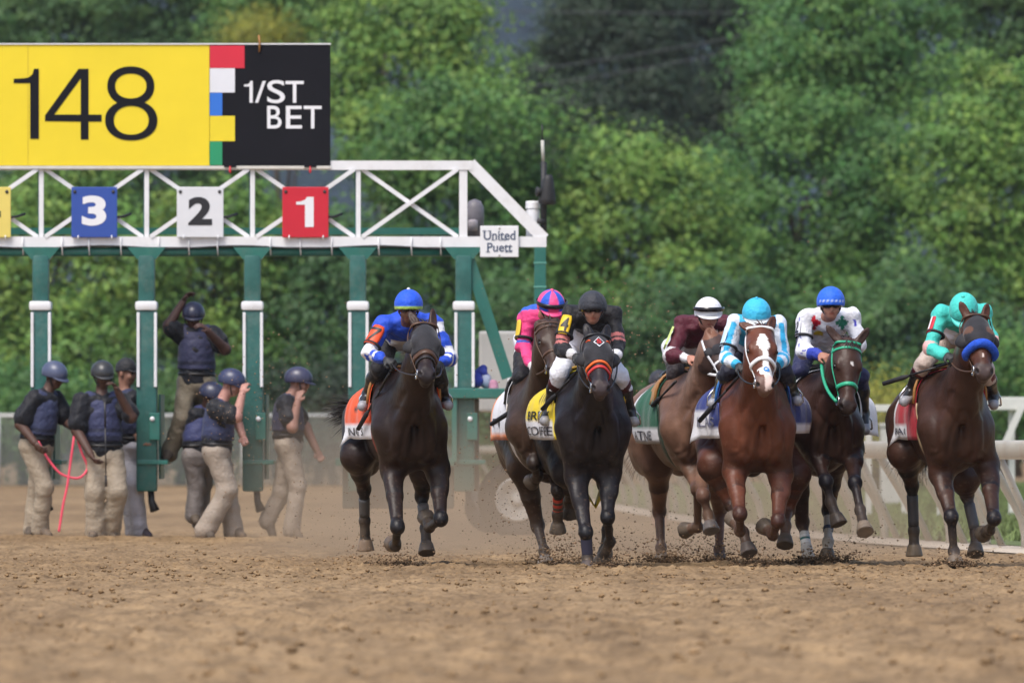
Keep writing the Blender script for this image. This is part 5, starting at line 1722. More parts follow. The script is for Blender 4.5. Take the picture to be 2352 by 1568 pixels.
def jockey(H, sp):
    fr = H['fr']; W = fr.w
    J = {k: W(v[:2], v[2]) for k, v in sp['J'].items()}
    J['face'] = unit(A3(*sp['face'])); J['up'] = A3(*sp.get('up', (0, 0, 1)))
    root = empty('person', J['pel']); tag(root, sp['label'], 'person', 'jockeys riding the race')
    sc = .95
    B = person_body(J, None, sc)
    finish_body(root, B, J, sp.get('tone', (.32, .15, .09)))
    pr = [p for p in B.P if p[5] in ('torso', 'uparm', 'forearm')]
    # sleeves stop short of the wrist
    pr2 = []
    for p in pr:
        if p[5] == 'forearm': pr2.append(('c', p[1], lerp(p[1], p[2], .90), p[3], lerp(p[3], p[4], .9), 'forearm', p[6]))
        else: pr2.append(p)
    lat, up, dp, c = J['ax']
    pr2.append(('e', lerp(J['pel'], c, .20), np.array([lat, up, dp]), A3(.150 * sc, .16, .128 * sc), None, 'torso', .07))
    info = dict(J=J, lat=lat, up=up, dp=dp, c=c)
    cloth_part(root, 'silks', pr2, .016, lambda v, T, t: sp['silk'](v, T, t, info), (.0125, 36), int(fr.o[0] * 50) % 1000 + 3)
    # white collar and breeches
    br = []
    for p in B.P:
        if p[5] == 'hips' or p[5] == 'thigh': br.append(p)
        if p[5] == 'calf': br.append(('c', p[1], lerp(p[1], p[2], .4), p[3], p[4], 'calf', p[6])) if p is not None else None
    br.append(('e', lerp(J['pel'], c, .22), np.array([lat, up, dp]), A3(.135, .12, .105), None, 'hips', .07))
    bc = A3(sp.get('breeches', (.72, .72, .76)))
    bc2 = sp.get('breech_fn')
    cloth_part(root, 'breeches', br, .013, (lambda v, T, t: bc2(v, T, t, info)) if bc2 else (lambda v, T, t: bc), (.009, 40), 5)
    for s in 'ab': boot(root, J, s, 1.0, cuff=sp.get('cuff'), shoe=sp.get('shoe', M_BOOT_SOLE), mat=sp.get('boot'))
    for s in 'ab':
        d = J['w' + s] - J['e' + s]; inw = lat * (1 if s == 'a' else -1)
        V, F = hand_mesh(J['w' + s], unit(unit(d) + inw * .3 + A3(0, -.3, -.1)), A3(0, -.35, .9) - inw * .3, 1 if s == 'a' else -1, 1.0)
        if sp.get('glove', True): mesh_obj('glove', V, F, M_GLOVE, root)
        else: mesh_obj('hand', V, F, M_SKIN, root, cols=skin_cols(V, None, sp.get('tone', (.32, .15, .09))))
    o, pt = helmet(root, J, sp['cap'], peakcol=sp.get('peak', (.02, .02, .02)), button=sp.get('button', True), peak=sp.get('has_peak', True), tilt=sp.get('cap_tilt', 0), low=sp.get('low', 100))
    if sp.get('gog', 'eyes'): goggles(root, J, sp.get('gog', 'eyes'), strap=sp.get('gstrap', (.02, .02, .022)))
    if sp.get('gog2'): goggles(root, J, sp['gog2'])
    # chin strap
    Hc, r, f, u, s_ = J['hf']
    mb = MB(); mb.tube([Hc + (r * math.sin(q) * .082 + f * .03 * math.cos(q * 2) + u * (-.09 * math.cos(q) + .0)) * s_ + f * .03 for q in np.linspace(-1.5, 1.5, 14)], .006, 6)
    mb.build('chin_strap', M_LEATHER_BK, root, smooth=True)
    # number worn on the near upper arm
    nb_ = sp.get('number')
    if nb_:
        num, bg, ink, w_, h_, key = nb_
        A, Bq = J['sa'], J['ea']; ax_ = unit(Bq - A); outw = unit(sp.get('num_dir', A3(-.55, -.8, .15))); outw = unit(outw - ax_ * (outw @ ax_)); sd = np.cross(ax_, outw)
        cpt = lerp(A, Bq, sp.get('num_t', .5)); rad = .069
        V = []; nn = 9
        def cyl(x, y, off=0):
            q = x / rad
            return cpt + ax_ * y + (outw * math.cos(q) + sd * math.sin(q)) * (rad + off)
        Fq = []
        for j in range(7):
            for k in range(nn):
                y = -h_ / 2 + h_ * j / 6; sh = w_ / 2 * (1 - .25 * (abs(j - 3) / 3) ** 4)
                V.append(cyl(lerp(-sh, sh, k / (nn - 1)), y))
        for j in range(6):
            for k in range(nn - 1): Fq.append((j * nn + k, j * nn + k + 1, (j + 1) * nn + k + 1, (j + 1) * nn + k))
        o = mesh_obj('number_patch', V, Fq, flat('patch_' + key, bg), root)
        sm = o.modifiers.new('thick', 'SOLIDIFY'); sm.thickness = .006; sm.offset = 0
        flip = 1 if sd[0] > 0 else -1
        if num == '1': T = np.array([(.3, 0), (.7, 0), (.7, 1), (.4, 1), (.15, .75), (.3, .72)]); Ft = [(0, 1, 2, 3, 4, 5)]
        elif num == '7': T, Ft = np.array([(.02, .82), (.02, 1), (1, 1), (1, .84), (.76, .82), (.46, 0), (.22, 0)]), [(0, 1, 2, 3, 4), (4, 3, 5), (4, 5, 6)]
        elif num: T, Ft, _ = text_mesh(num, .02)
        if num: T, Ft = finer(T, Ft)
        if num:
            mesh_obj('numeral', [cyl((x - .5) * w_ * .62 * flip, -(y - .5) * h_ * .70, .0065) for x, y in T], Ft, flat('ink2_' + key, ink), root, smooth=False)
        # elastic band round the arm
        mb = MB(); mb.tube([cpt + ax_ * h_ * .42 + (outw * math.cos(q) + sd * math.sin(q)) * (rad - .004) for q in np.linspace(0, 2 * math.pi, 25)], .012, 6)
        mb.build('arm_band', M_BLKCLOTH, root, smooth=True)
    if sp.get('extra'): sp['extra'](root, J, info, fr)
    # whip
    wp = sp.get('whip')
    if wp:
        p0, p1 = W(wp[0][:2], wp[0][2]), W(wp[1][:2], wp[1][2])
        q0 = p0 + (p0 - p1) * .12
        t = empty('whip', p0); tag(t, wp[2], 'whip')
        m1 = lerp(p0, p1, .22)
        MB().tube([q0, p0, m1], [.011, .012, .011], 8).build('grip', M_LEATHER_BK, t, smooth=True)
        MB().tube([m1, lerp(p0, p1, .62)], [.0095, .0085], 8).build('shaft', M_LEATHER_BK, t, smooth=True)
        MB().tube([lerp(p0, p1, .62), lerp(p0, p1, .7), p1], [.0095, .020, .018], 8).build('flap', M_BLKCLOTH, t, smooth=True)
    return root
# ================================================================== THE FIELD
def J3(c, x, y, d): return (*c(x, y), d)
BLUE = A3(.018, .075, .56); WHITE = A3(.74, .74, .77); BLACK = A3(.012, .011, .014)
def pix(v):
    return 1176 + v[0] / v[1] * FPX, HOR - (v[2] - CAM_H) / v[1] * FPX

def band_cloth(main, band=None, vb=.78, edge=None, top=None):
    def f(u, v, s):
        if edge is not None and (u < .035 or u > .975): return edge
        if band is not None and v > vb: return band
        if top is not None and v < top[0]: return top[1]
        return main
    return f

# ---- 1: dark bay, orange cloth, blue cap
def cloth1(u, v, s):
    if v > .80: return (.72, .72, .76)
    if .30 < u < .80 and .46 < v < .62 and (abs(u - .55 - (v - .54) * .8) < .07): return (.03, .02, .02)
    if .36 < u < .66 and .40 < v < .47: return (.03, .02, .02)
    return (.72, .085, .018)
def silk1(v, T, t, I):
    if T == 'uparm':
        if t > .76: return WHITE
        return WHITE if v[0] > I['c'][0] and .12 < t < .36 else BLUE
    if T == 'forearm':
        if t < .12: return WHITE
        if t < .66:
            q = int(math.floor((t - .12) / .18)); a = v - lerp(I['J']['ea'], I['J']['wa'], t)
            return WHITE if (q + (1 if a[2] > .0 else 0)) % 2 else BLUE
        return BLUE
    r = (v - I['c']) @ I['up']; s = abs((v - I['c']) @ I['lat'])
    if r < -.27 or (r < -.12 and s < .11 and (v - I['c']) @ I['dp'] > .0): return WHITE
    return BLUE * (.75 if s < .03 else 1)
H1 = horse(dict(label='dark bay horse with a black hood and orange saddlecloth, leftmost of the field', frame=(945, 70.2, 10),
    poll=(975, 757, .78), muzzle=(982, 868, 1.26), ears=((940, 716, 0, -.05), (994, 709, 0, -.04)), tail=((-.2, -.95, -.10), .42),
    coat=dict(base=(0.0208, 0.0108, 0.0084), points=(.012, .010, .011), muzzle=(.022, .016, .017), ear=(0.0360, 0.0176, 0.0128), head=(0.0208, 0.0120, 0.0112), belly=(0.0240, 0.0128, 0.0104)),
    legs=dict(FR=[J3(L1, 545, 560, .15), J3(L1, 590, 1075, .50), J3(L1, 570, 1245, .25), J3(L1, 545, 1222, .08)],
              FL=[J3(L1, 960, 560, .15), J3(L1, 985, 1000, .5), J3(L1, 880, 1075, .22), J3(L1, 845, 975, .05)],
              HR=[J3(L1, 220, 430, -.68), J3(L1, 285, 725, -.95), J3(L1, 290, 1015, -1.05), J3(L1, 300, 1290, -1.08)],
              HL=[J3(L1, 840, 560, -.6), J3(L1, 812, 790, -.75), J3(L1, 845, 1085, -.6), J3(L1, 857, 1315, -.5)]),
    legcol=dict(HR=dict(hoof=(.24, .165, .11)), FR=dict(hoof=(.10, .07, .05))),
    wraps=dict(HR=(1, .047, .042, [(.30, .85, (.075, .07, .068), 'grey')]), HL=(1, .047, .042, [(.30, .80, (.13, .12, .115), 'grey2')])),
    hood=dict(end=.30), forelock=False, bridle=dict(mat='brown', off=.010, brow=False, nose=[(.33, M_LEATHER_BR, .045, .012, 'r'), (.39, M_LEATHER_BK, .016, .012, 'r')]),
    rein='black', rein_a=J3(Z7, 520, 1110, .46), rein_b=J3(Z7, 1190, 1150, .46), saddle=M_TAN, girth=(.25, .03, .02),
    cloth=dict(col=cloth1, drop_a=-27, drop_b=-20, flare_a=.085, flare_b=.05, text=[('ING S', .18, .86, .84, .95, (.05, .05, .06), 'a')]),
    foot_a=(842, 922, -.2), foot_b=(1022, 922, -.2)))
jockey(H1, dict(label='jockey in royal blue silks with blue and white checked sleeves and a blue cap',
    J=dict(head=(938.5, 708, .44), sa=J3(Z7, 430, 610, .2), sb=J3(Z7, 1080, 580, .2), ea=J3(Z7, 215, 1000, .30), eb=J3(Z7, 1310, 1060, .30), wa=J3(Z7, 440, 1090, .46), wb=J3(Z7, 1200, 1140, .46),
           pel=(918, 768, -.30), ka=(872, 846, .02), kb=(1003, 852, .02), na=(845, 903, -.22), nb=(1019, 912, -.22), ta=(833, 931, -.12), tb=(1029, 930, -.10)),
    face=(0, -1, -.12), tone=(.16, .075, .05), silk=silk1, breeches=(.70, .70, .75), breech_fn=lambda v, T, t, I: BLACK if T != 'hips' else A3(.7, .7, .75),
    cap=lambda q, ph: (.42, .62, .12) if q > .90 else (.018, .095, .66), peak=(.03, .10, .55), has_peak=False, button=(.65, .66, .7),
    number=('7', (.80, .085, .022), (.02, .015, .015), .15, .17, 'seven'), num_dir=A3(-.5, -.85, .1),
    whip=((K7(330, 548)[0], K7(330, 548)[1], .25), (K7(180, 815)[0], K7(180, 815)[1], -.15), 'brown riding whip in front of the orange saddlecloth')))

# ---- 2: pink silks, behind
def silk2(v, T, t, I):
    PK = A3(.78, .055, .22); BL = A3(.03, .11, .50)
    if T == 'uparm' and t > .86: return BL
    if T == 'forearm' and t > .88: return A3(.75, .70, .70)
    if T == 'torso':
        if abs((v - I['c']) @ I['lat']) < .06 and (v - I['c']) @ I['dp'] > 0 and (v - I['c']) @ I['up'] < -.05: return A3(.72, .7, .74)
        if (v - I['c']) @ I['dp'] < -.02 and (v - I['c']) @ I['up'] > 0: return BL
    return PK
H2 = horse(dict(label='brown horse half hidden behind the black one, with a white and orange saddlecloth', frame=(1250, 71.4, 4),
    poll=(1262, 752, .78), muzzle=(1277, 858, 1.16), ears=((1231, 741, 0, -.04), (1282, 735, 0, -.05)), face=.1,
    coat=dict(base=(0.0496, 0.0280, 0.0184), points=(.030, .020, .016), muzzle=(.04, .026, .02), ear=(0.0640, 0.0368, 0.0256), head=(0.0440, 0.0240, 0.0160)),
    legs=dict(FR=[J3(L2, 530, 380, .12), J3(L2, 495, 490, .40), J3(L2, 525, 615, .20), J3(L2, 468, 668, .10)],
              FL=[J3(L2, 690, 470, .15), J3(L2, 715, 740, .4), J3(L2, 712, 955, .3), J3(L2, 715, 1125, .25)],
              HR=[J3(L2, 400, 520, -.45), J3(L2, 530, 1060, -.55), J3(L2, 590, 1290, -.38), J3(L2, 605, 1425, -.30)],
              HL=[J3(L2, 640, 520, -.6), J3(L2, 700, 640, -.95), J3(L2, 735, 780, -1.2), J3(L2, 740, 900, -1.25)]),
    legcol=dict(HR=dict(hoof=(.36, .31, .27), points=(.07, .05, .04))),
    wraps=dict(FL=(1, .043, .038, [(.33, .45, (.45, .045, .02), 'red'), (.45, .56, (.07, .045, .03), 'brn'), (.56, .68, (.45, .045, .02), 'red2'), (.68, .80, (.07, .045, .03), 'brn2'), (.80, .90, (.45, .045, .02), 'red3')])),
    bridle=dict(mat='brown', nose=[(.34, M_LEATHER_BR, .025, .007, 'r')]), rein_a=J3(ZA, 410, 905, .45), rein_b=None,
    saddle=M_LEATHER_BK, girth=(.6, .55, .5),
    cloth=dict(col=lambda u, v, s: (.75, .22, .06) if v > .93 or u > .95 else (.70, .70, .74), drop_a=-28, drop_b=-8, flare_a=.07, text=[('F', .60, .78, .70, .82, (.05, .05, .07), 'b'), ('M', .36, .56, .70, .82, (.05, .05, .07), 'b')]),
    foot_a=J3(ZA, 190, 1345, -.2), foot_b=(1300, 940, -.2)))
def extra2(root, J, I, fr): pass
jockey(H2, dict(label='jockey in bright pink silks with a pink and blue quartered cap',
    J=dict(head=J3(ZA, 560, 282, .42), sa=J3(ZA, 325, 360, .18), sb=J3(ZA, 640, 340, .2), ea=J3(ZA, 285, 650, .24), eb=J3(ZA, 720, 650, .26), wa=J3(ZA, 405, 880, .45), wb=J3(ZA, 600, 860, .45),
           pel=(1232, 782, -.30), ka=J3(ZA, 275, 955, .0), kb=(1295, 860, .0), na=J3(ZA, 205, 1270, -.22), nb=(1300, 930, -.22), ta=J3(ZA, 165, 1400, -.12), tb=(1305, 950, -.1)),
    face=(.18, -1, -.38), tone=(.30, .14, .09), silk=silk2, breech_fn=lambda v, T, t, I: A3(.72, .72, .76) if T == 'hips' or (T == 'thigh' and t < .35) else BLACK,
    cap=lambda q, ph: (.80, .075, .24) if int(((ph + 22) % 360) // 45) % 2 == 0 else (.02, .095, .55), peak=(.80, .07, .22), button=(.8, .1, .25), gog='eyes', gog2='cap', low=98,
    number=('', (.70, .48, .03), BLACK, .10, .15, 'five'), num_dir=A3(-.95, -.3, .1),
    whip=((1276, 880, .45), (1128, 974, -.05), 'long black whip held out low beside the pink silks'), glove=True))

# ---- 3: black horse, black silks, 4
def cloth3(u, v, s):
    if u < .05: return (.78, .62, .02)
    if v > .76: return (.70, .70, .74)
    if v > .40: return (.76, .58, .02) if not (.30 < v < .50 and .25 < u < .75 and int(u * 28) % 3 == 0) else (.03, .03, .02)
    return (.76, .58, .02)
def silk3(v, T, t, I):
    if T == 'uparm' and .66 < t < .99:
        q = ((t - .66) / .33)
        return A3(.50, .15, .14) if (q < .38 or .55 < q < .80) else BLACK
    if T == 'torso':
        r = (v - I['c']) @ I['up']; s = (v - I['c']) @ I['lat']; d = (v - I['c']) @ I['dp']
        if r < -.10 and d > -.02 and abs(s) < .16: return A3(.70, .71, .80)
    if T == 'forearm' and t > .86: return A3(.72, .72, .75)
    return BLACK
H3 = horse(dict(label='near-black horse in the centre with a white diamond emblem on its black hood', frame=(1366, 70.0, 7),
    poll=(1371, 782, .78), muzzle=(1382, 899, 1.26),
    coat=dict(base=(0.0152, 0.0116, 0.0132), points=(.010, .009, .011), muzzle=(.05, .034, .034), ear=(0.0160, 0.0128, 0.0136), head=(0.0224, 0.0160, 0.0176)),
    legs=dict(FR=[J3(L2, 885, 620, .15), J3(L2, 970, 1125, .42), J3(L2, 985, 1345, .38), J3(L2, 985, 1475, .44)],
              FL=[J3(L2, 1180, 600, .15), J3(L2, 1168, 985, .32), J3(L2, 1188, 1205, .12), J3(L2, 1095, 1420, -.02)],
              HR=[J3(L2, 800, 560, -.6), J3(L2, 818, 720, -1.0), J3(L2, 815, 835, -1.2), J3(L2, 832, 990, -1.25)],
              HL=[J3(L2, 1150, 520, -.6), J3(L2, 1172, 830, -.9), J3(L2, 1165, 1100, -1.0), J3(L2, 1140, 1360, -1.0)]),
    legcol=dict(HR=dict(points=(.05, .035, .027), hoof=(.045, .032, .025)), FR=dict(hoof=(.03, .028, .04))),
    wraps=dict(FR=(1, .047, .043, [(.15, .97, (.032, .032, .06), 'navy')])),
    hood=dict(end=.285, diamond=True), forelock=False,
    bridle=dict(mat='black', off=.010, brow=False, nose=[(.305, flat('nose_orange', (.80, .14, .02)), .022, .012, 'r'), (.355, flat('nose_red', (.55, .03, .03)), .026, .010, 'r')]),
    rein_a=J3(ZA, 815, 760, .5), rein_b=J3(ZA, 1200, 745, .5), rein='black', saddle=flat('saddle_yellow', (.50, .29, .03)), girth=(.6, .45, .03),
    cloth=dict(col=cloth3, drop_a=-28, drop_b=-18, flare_a=.125, flare_b=.05, blow=.02, x1=-.70, text=[('BREAK', .10, .92, .61, .73, (.03, .03, .02), 'c'), ('COFFEE', .06, .97, .82, .94, (.05, .05, .06), 'd')]),
    foot_a=J3(ZA, 512, 1350, -.2), foot_b=J3(ZA, 1358, 1370, -.2)))
jockey(H3, dict(label='jockey in black silks with a dark cap and a yellow number 4 on his arm',
    J=dict(head=J3(ZA, 966, 296, .44), sa=J3(ZA, 745, 345, .2), sb=J3(ZA, 1170, 345, .2), ea=J3(ZA, 655, 680, .32), eb=J3(ZA, 1212, 650, .32), wa=J3(ZA, 790, 745, .50), wb=J3(ZA, 1190, 745, .5),
           pel=(1342, 782, -.30), ka=J3(ZA, 640, 930, .02), kb=J3(ZA, 1235, 950, .02), na=J3(ZA, 545, 1270, -.22), nb=J3(ZA, 1325, 1270, -.22), ta=J3(ZA, 500, 1375, -.12), tb=J3(ZA, 1372, 1385, -.1)),
    face=(.03, -1, -.05), tone=(.34, .16, .11), silk=silk3, breeches=(.72, .73, .80), cuff=(.075, .014, .018),
    cap=lambda q, ph: (.032, .034, .044) if q < .88 else (.022, .023, .03), peak=(.03, .03, .04), has_peak=False, button=False,
    number=('4', (.78, .50, .015), (.02, .018, .015), .095, .165, 'four'), num_dir=A3(-.25, -.95, .05), num_t=.40,
    whip=(J3(ZA, 830, 880, .3), J3(ZA, 475, 1268, -.1), 'black whip lying across the white breeches above the yellow saddlecloth')))

# ---- 4: roan brown horse, maroon silks
def silk4(v, T, t, I):
    MR = A3(.085, .010, .022)
    if T == 'uparm' and t > .82: return A3(.72, .71, .74)
    if T == 'forearm':
        if t < .14: return A3(.70, .68, .7) if t < .05 else MR
        if t > .80: return A3(.72, .72, .74)
        return MR
    if T == 'torso' and (v - I['c']) @ I['up'] < -.22: return A3(.70, .70, .74)
    return MR
H4 = horse(dict(label='greyish brown horse in a dark hood, behind the white blazed chestnut', frame=(1608, 71.9, 12),
    poll=(1642, 782, .78), muzzle=(1682, 872, 1.12), ears=((1626, 754, 0, .0), (1672, 758, 0, -.05)), face=.55,
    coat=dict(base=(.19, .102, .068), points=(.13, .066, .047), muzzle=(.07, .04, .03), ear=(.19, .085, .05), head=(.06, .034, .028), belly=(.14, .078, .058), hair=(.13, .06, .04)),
    legs=dict(FR=[J3(L3, 450, 440, .15), J3(L3, 550, 730, .45), J3(L3, 550, 1075, .25), J3(L3, 420, 1105, .10)],
              FL=[J3(L3, 565, 470, .15), J3(L3, 600, 790, .6), J3(L3, 645, 960, .6), J3(L3, 675, 1115, .68)],
              HR=[J3(L3, 190, 480, -.8), J3(L3, 200, 930, -1.1), J3(L3, 215, 1260, -1.0), J3(L3, 225, 1405, -.95)],
              HL=[J3(L3, 700, 560, -.6), J3(L3, 752, 940, -.9), J3(L3, 745, 1275, -.75), J3(L3, 752, 1395, -.7)]),
    legcol=dict(HR=dict(points=(.075, .042, .032)), HL=dict(points=(.17, .085, .06)), FL=dict(points=(.17, .09, .065), hoof=(.15, .14, .15)), FR=dict(points=(.12, .065, .045))),
    hood=dict(end=.26), forelock=False, bridle=dict(mat='white', off=.009, brow=False, crown=False, nose=[(.34, M_WHITE_S, .022, .008, 'r')]), rein_a=J3(ZB, 455, 790, .45), rein_b=None, rein='white', rein_w=.013,
    saddle=M_TAN, girth=(.05, .07, .05),
    cloth=dict(col=lambda u, v, s: (.70, .70, .73) if v > .78 or u > .96 else (.015, .10, .055), drop_a=-34, drop_b=-8, flare_a=.07, x1=-.60, text=[('ATINE', .15, .9, .83, .95, (.06, .06, .08), 'e')]),
    foot_a=J3(ZB, 130, 1275, -.2), foot_b=(1668, 945, -.2)))
def extra4(root, J, I, fr):
    # pale yellow number plate seen edge-on
    c = lerp(J['sa'], J['ea'], .42) + A3(-.075, -.02, 0)
    d = unit(J['ea'] - J['sa'])
    mb = MB(); mb.bar(c - d * .085, c + d * .085, .016, .10, (0, 1, 0)); mb.build('number_patch', flat('patch_lime', (.62, .75, .25)), root)
jockey(H4, dict(label='jockey in dark maroon silks with a white cap and bare hands',
    J=dict(head=J3(ZB, 592, 332, .42), sa=J3(ZB, 345, 420, .18), sb=J3(ZB, 745, 410, .2), ea=J3(ZB, 215, 735, .28), eb=J3(ZB, 800, 720, .28), wa=J3(ZB, 395, 755, .45), wb=J3(ZB, 640, 790, .45),
           pel=(1570, 800, -.30), ka=J3(ZB, 270, 900, .0), kb=(1640, 865, .0), na=J3(ZB, 160, 1215, -.22), nb=(1665, 935, -.22), ta=J3(ZB, 115, 1305, -.12), tb=(1672, 955, -.1)),
    face=(.10, -1, -.10), tone=(.45, .21, .15), silk=silk4, breeches=(.70, .72, .76), breech_fn=lambda v, T, t, I: A3(.70, .72, .76) if T == 'hips' or t < .3 else A3(.03, .022, .024), cuff=(.17, .05, .02), glove=False, shoe=M_BOOT,
    cap=lambda q, ph: (.76, .76, .79) if q < .985 else (.05, .04, .045), peak=(.74, .74, .77), button=False, gog2='cap', extra=extra4,
    whip=(J3(ZB, 245, 1010, .3), J3(ZB, 38, 1224, -.1), 'black whip held low beside the greyish brown horse')))

# ---- 5: chestnut with a blaze, light blue silks
AQ = A3(.035, .40, .72)
def silk5(v, T, t, I):
    W = A3(.66, .72, .82)
    if T == 'torso':
        s = (v - I['c']) @ I['lat']; r = (v - I['c']) @ I['up']
        if abs(s) > .145 or r < -.24: return W
        return AQ
    q = ('ea' if np.linalg.norm(v - I['J']['ea']) < np.linalg.norm(v - I['J']['eb']) else 'eb')
    if T == 'uparm':
        out = (v - lerp(I['J']['s' + q[1]], I['J'][q], t))
        k = out @ I['lat'] * (-1 if q == 'ea' else 1)
        return AQ if (-.008 < k < .035 or t > .93) else W
    if T == 'forearm': return AQ if .20 < t < .42 or t > .93 else W
    return W
H5 = horse(dict(label='red chestnut horse with a broad white blaze and white bridle', frame=(1744, 70.0, 7),
    poll=(1747, 762, .78), muzzle=(1760, 893, 1.24), ears=((1698, 742, 0, -.02), (1778, 726, 0, -.04)),
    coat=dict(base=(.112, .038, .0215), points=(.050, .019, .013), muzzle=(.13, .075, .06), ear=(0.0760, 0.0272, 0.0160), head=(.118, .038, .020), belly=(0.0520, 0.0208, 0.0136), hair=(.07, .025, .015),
              marks=[(.10, .20, .024, .050, -.002, (.72, .69, .66)), (.20, .26, .050, .020, .004, (.72, .69, .66)), (.26, .40, .018, .026, .012, (.72, .69, .66)), (.40, .47, .060, .042, .010, (.70, .68, .66)), (.47, .60, .030, .022, .022, (.62, .48, .43))]),
    legs=dict(FR=[J3(L3, 885, 570, .15), J3(L3, 935, 955, .5), J3(L3, 935, 1110, .3), J3(L3, 865, 985, .10)],
              FL=[J3(L3, 1310, 600, .15), J3(L3, 1282, 1020, .45), J3(L3, 1235, 1145, .25), J3(L3, 1145, 1060, .08)],
              HR=[J3(L3, 700, 520, -.5), J3(L3, 850, 860, -.5), J3(L3, 965, 1120, -.2), J3(L3, 1022, 1320, -.1)],
              HL=[J3(L3, 1430, 600, -.6), J3(L3, 1370, 920, -.7), J3(L3, 1350, 1060, -.5), J3(L3, 1345, 1245, -.4)]),
    legcol=dict(HR=dict(points=(.045, .022, .017), hoof=(.085, .075, .08)), HL=dict(points=(.07, .032, .022))),
    forelock=False, bridle=dict(mat='white', w=.022, brow=False, nose=[(.325, M_WHITE_S, .034, .016, 'r')]),
    rein_a=J3(ZB, 880, 850, .48), rein_b=J3(ZB, 1285, 820, .48), rein='black', saddle=flat('saddle_blue', (.03, .17, .50)), girth=(.03, .05, .25),
    cloth=dict(col=lambda u, v, s: (.70, .70, .75) if (v > .86 or (s < 0 and v > .62 and u > .35)) else ((.05, .28, .62) if v < .22 else (.014, .03, .19)), drop_a=-26, drop_b=-18, flare_a=.085, flare_b=.24, blow=.0, x1=-.70,
               text=[('ILAS', .12, .86, .70, .84, (.20, .20, .28), 'f')]),
    foot_a=J3(ZB, 655, 1175, -.2), foot_b=J3(ZB, 1455, 1150, -.2)))
# round blue sticker on the white noseband area
def sticker(H):
    h = H['h']; n = H['n']
    pts = []
    for k in range(20):
        a = 2 * math.pi * k / 20
        o = h(.425 + .022 * math.cos(a), .25, .010 + .024 * math.sin(a)); hit = H['bvh'].ray_cast(Vector(o), Vector(-n), .5)
        pts.append(np.array(hit[0]) + n * .004)
    mesh_obj('nose_sticker', pts, [tuple(range(20))], flat('sticker_blue', (.05, .25, .62)), H['root'], smooth=False)
sticker(H5)
jockey(H5, dict(label='jockey in light blue and white silks with a light blue cap',
    J=dict(head=J3(ZB, 1070, 345, .44), sa=J3(ZB, 860, 420, .2), sb=J3(ZB, 1285, 420, .2), ea=J3(ZB, 768, 735, .30), eb=J3(ZB, 1335, 755, .30), wa=J3(ZB, 885, 825, .48), wb=J3(ZB, 1275, 815, .48),
           pel=(1718, 792, -.30), ka=J3(ZB, 800, 890, .02), kb=J3(ZB, 1330, 880, .02), na=J3(ZB, 690, 1100, -.22), nb=J3(ZB, 1430, 1085, -.22), ta=J3(ZB, 635, 1200, -.12), tb=J3(ZB, 1478, 1175, -.1)),
    face=(0, -1, -.35), tone=(.33, .16, .11), silk=silk5, breech_fn=lambda v, T, t, I: A3(.70, .71, .76) if T == 'hips' else A3(.014, .014, .03), boot=cmat('gold_flecked_boot', (.03, .026, .022), .3, .2, 6, dirt=((.55, .45, .26), .9, 16)),
    cap=lambda q, ph: (.66, .70, .74) if q > .94 else (.045, .46, .72), peak=(.68, .72, .76), button=(.04, .42, .66),
    number=('', (.55, .72, .85), BLACK, .075, .16, 'three'), num_dir=A3(-.9, -.45, .1),
    whip=(J3(ZB, 850, 985, .3), J3(ZB, 505, 1378, -.15), 'black whip pointing down over the navy and white saddlecloth')))

# ---- 6: bay with the green bridle, white silks
def silk6(v, T, t, I):
    W = A3(.72, .72, .76); x, y = pix(v)
    def piece(cx, cy, s):
        a, b = (x - cx) / s, (y - cy) / s
        core = abs(a) < .62 and abs(b) < .62
        kn = min(math.hypot(a - .85, b), math.hypot(a + .85, b), math.hypot(a, b - .85), math.hypot(a, b + .85))
        return core or kn < .34
    if T == 'torso' and v[1] < I['c'][1] + .06:
        cx, cy = ZC(330, 482)
        if piece(cx, cy, 14): return A3(.55, .012, .03)
        cx, cy = ZC(592, 482)
        if piece(cx, cy, 14): return A3(.02, .19, .11)
        cx, cy = ZC(370, 588)
        if math.hypot((x - cx) / 12, (y - cy) / 8) < 1: return A3(.68, .52, .03)
    if T == 'forearm' and t > .52: return A3(.03, .055, .40)
    if T in ('uparm', 'forearm') and v[1] < I['J']['ea'][1] + .08:
        for (cx, cy, w, h_) in ((206, 610, 5, 14), (196, 590, 14, 4), (190, 690, 5, 14), (240, 735, 20, 6), (215, 760, 10, 8), (195, 450, 5, 20), (712, 490, 9, 22), (700, 455, 16, 6)):
            px_, py_ = ZC(cx, cy)
            if abs(x - px_) < w * .248 and abs(y - py_) < h_ * .248: return A3(.05, .05, .42)
    return W
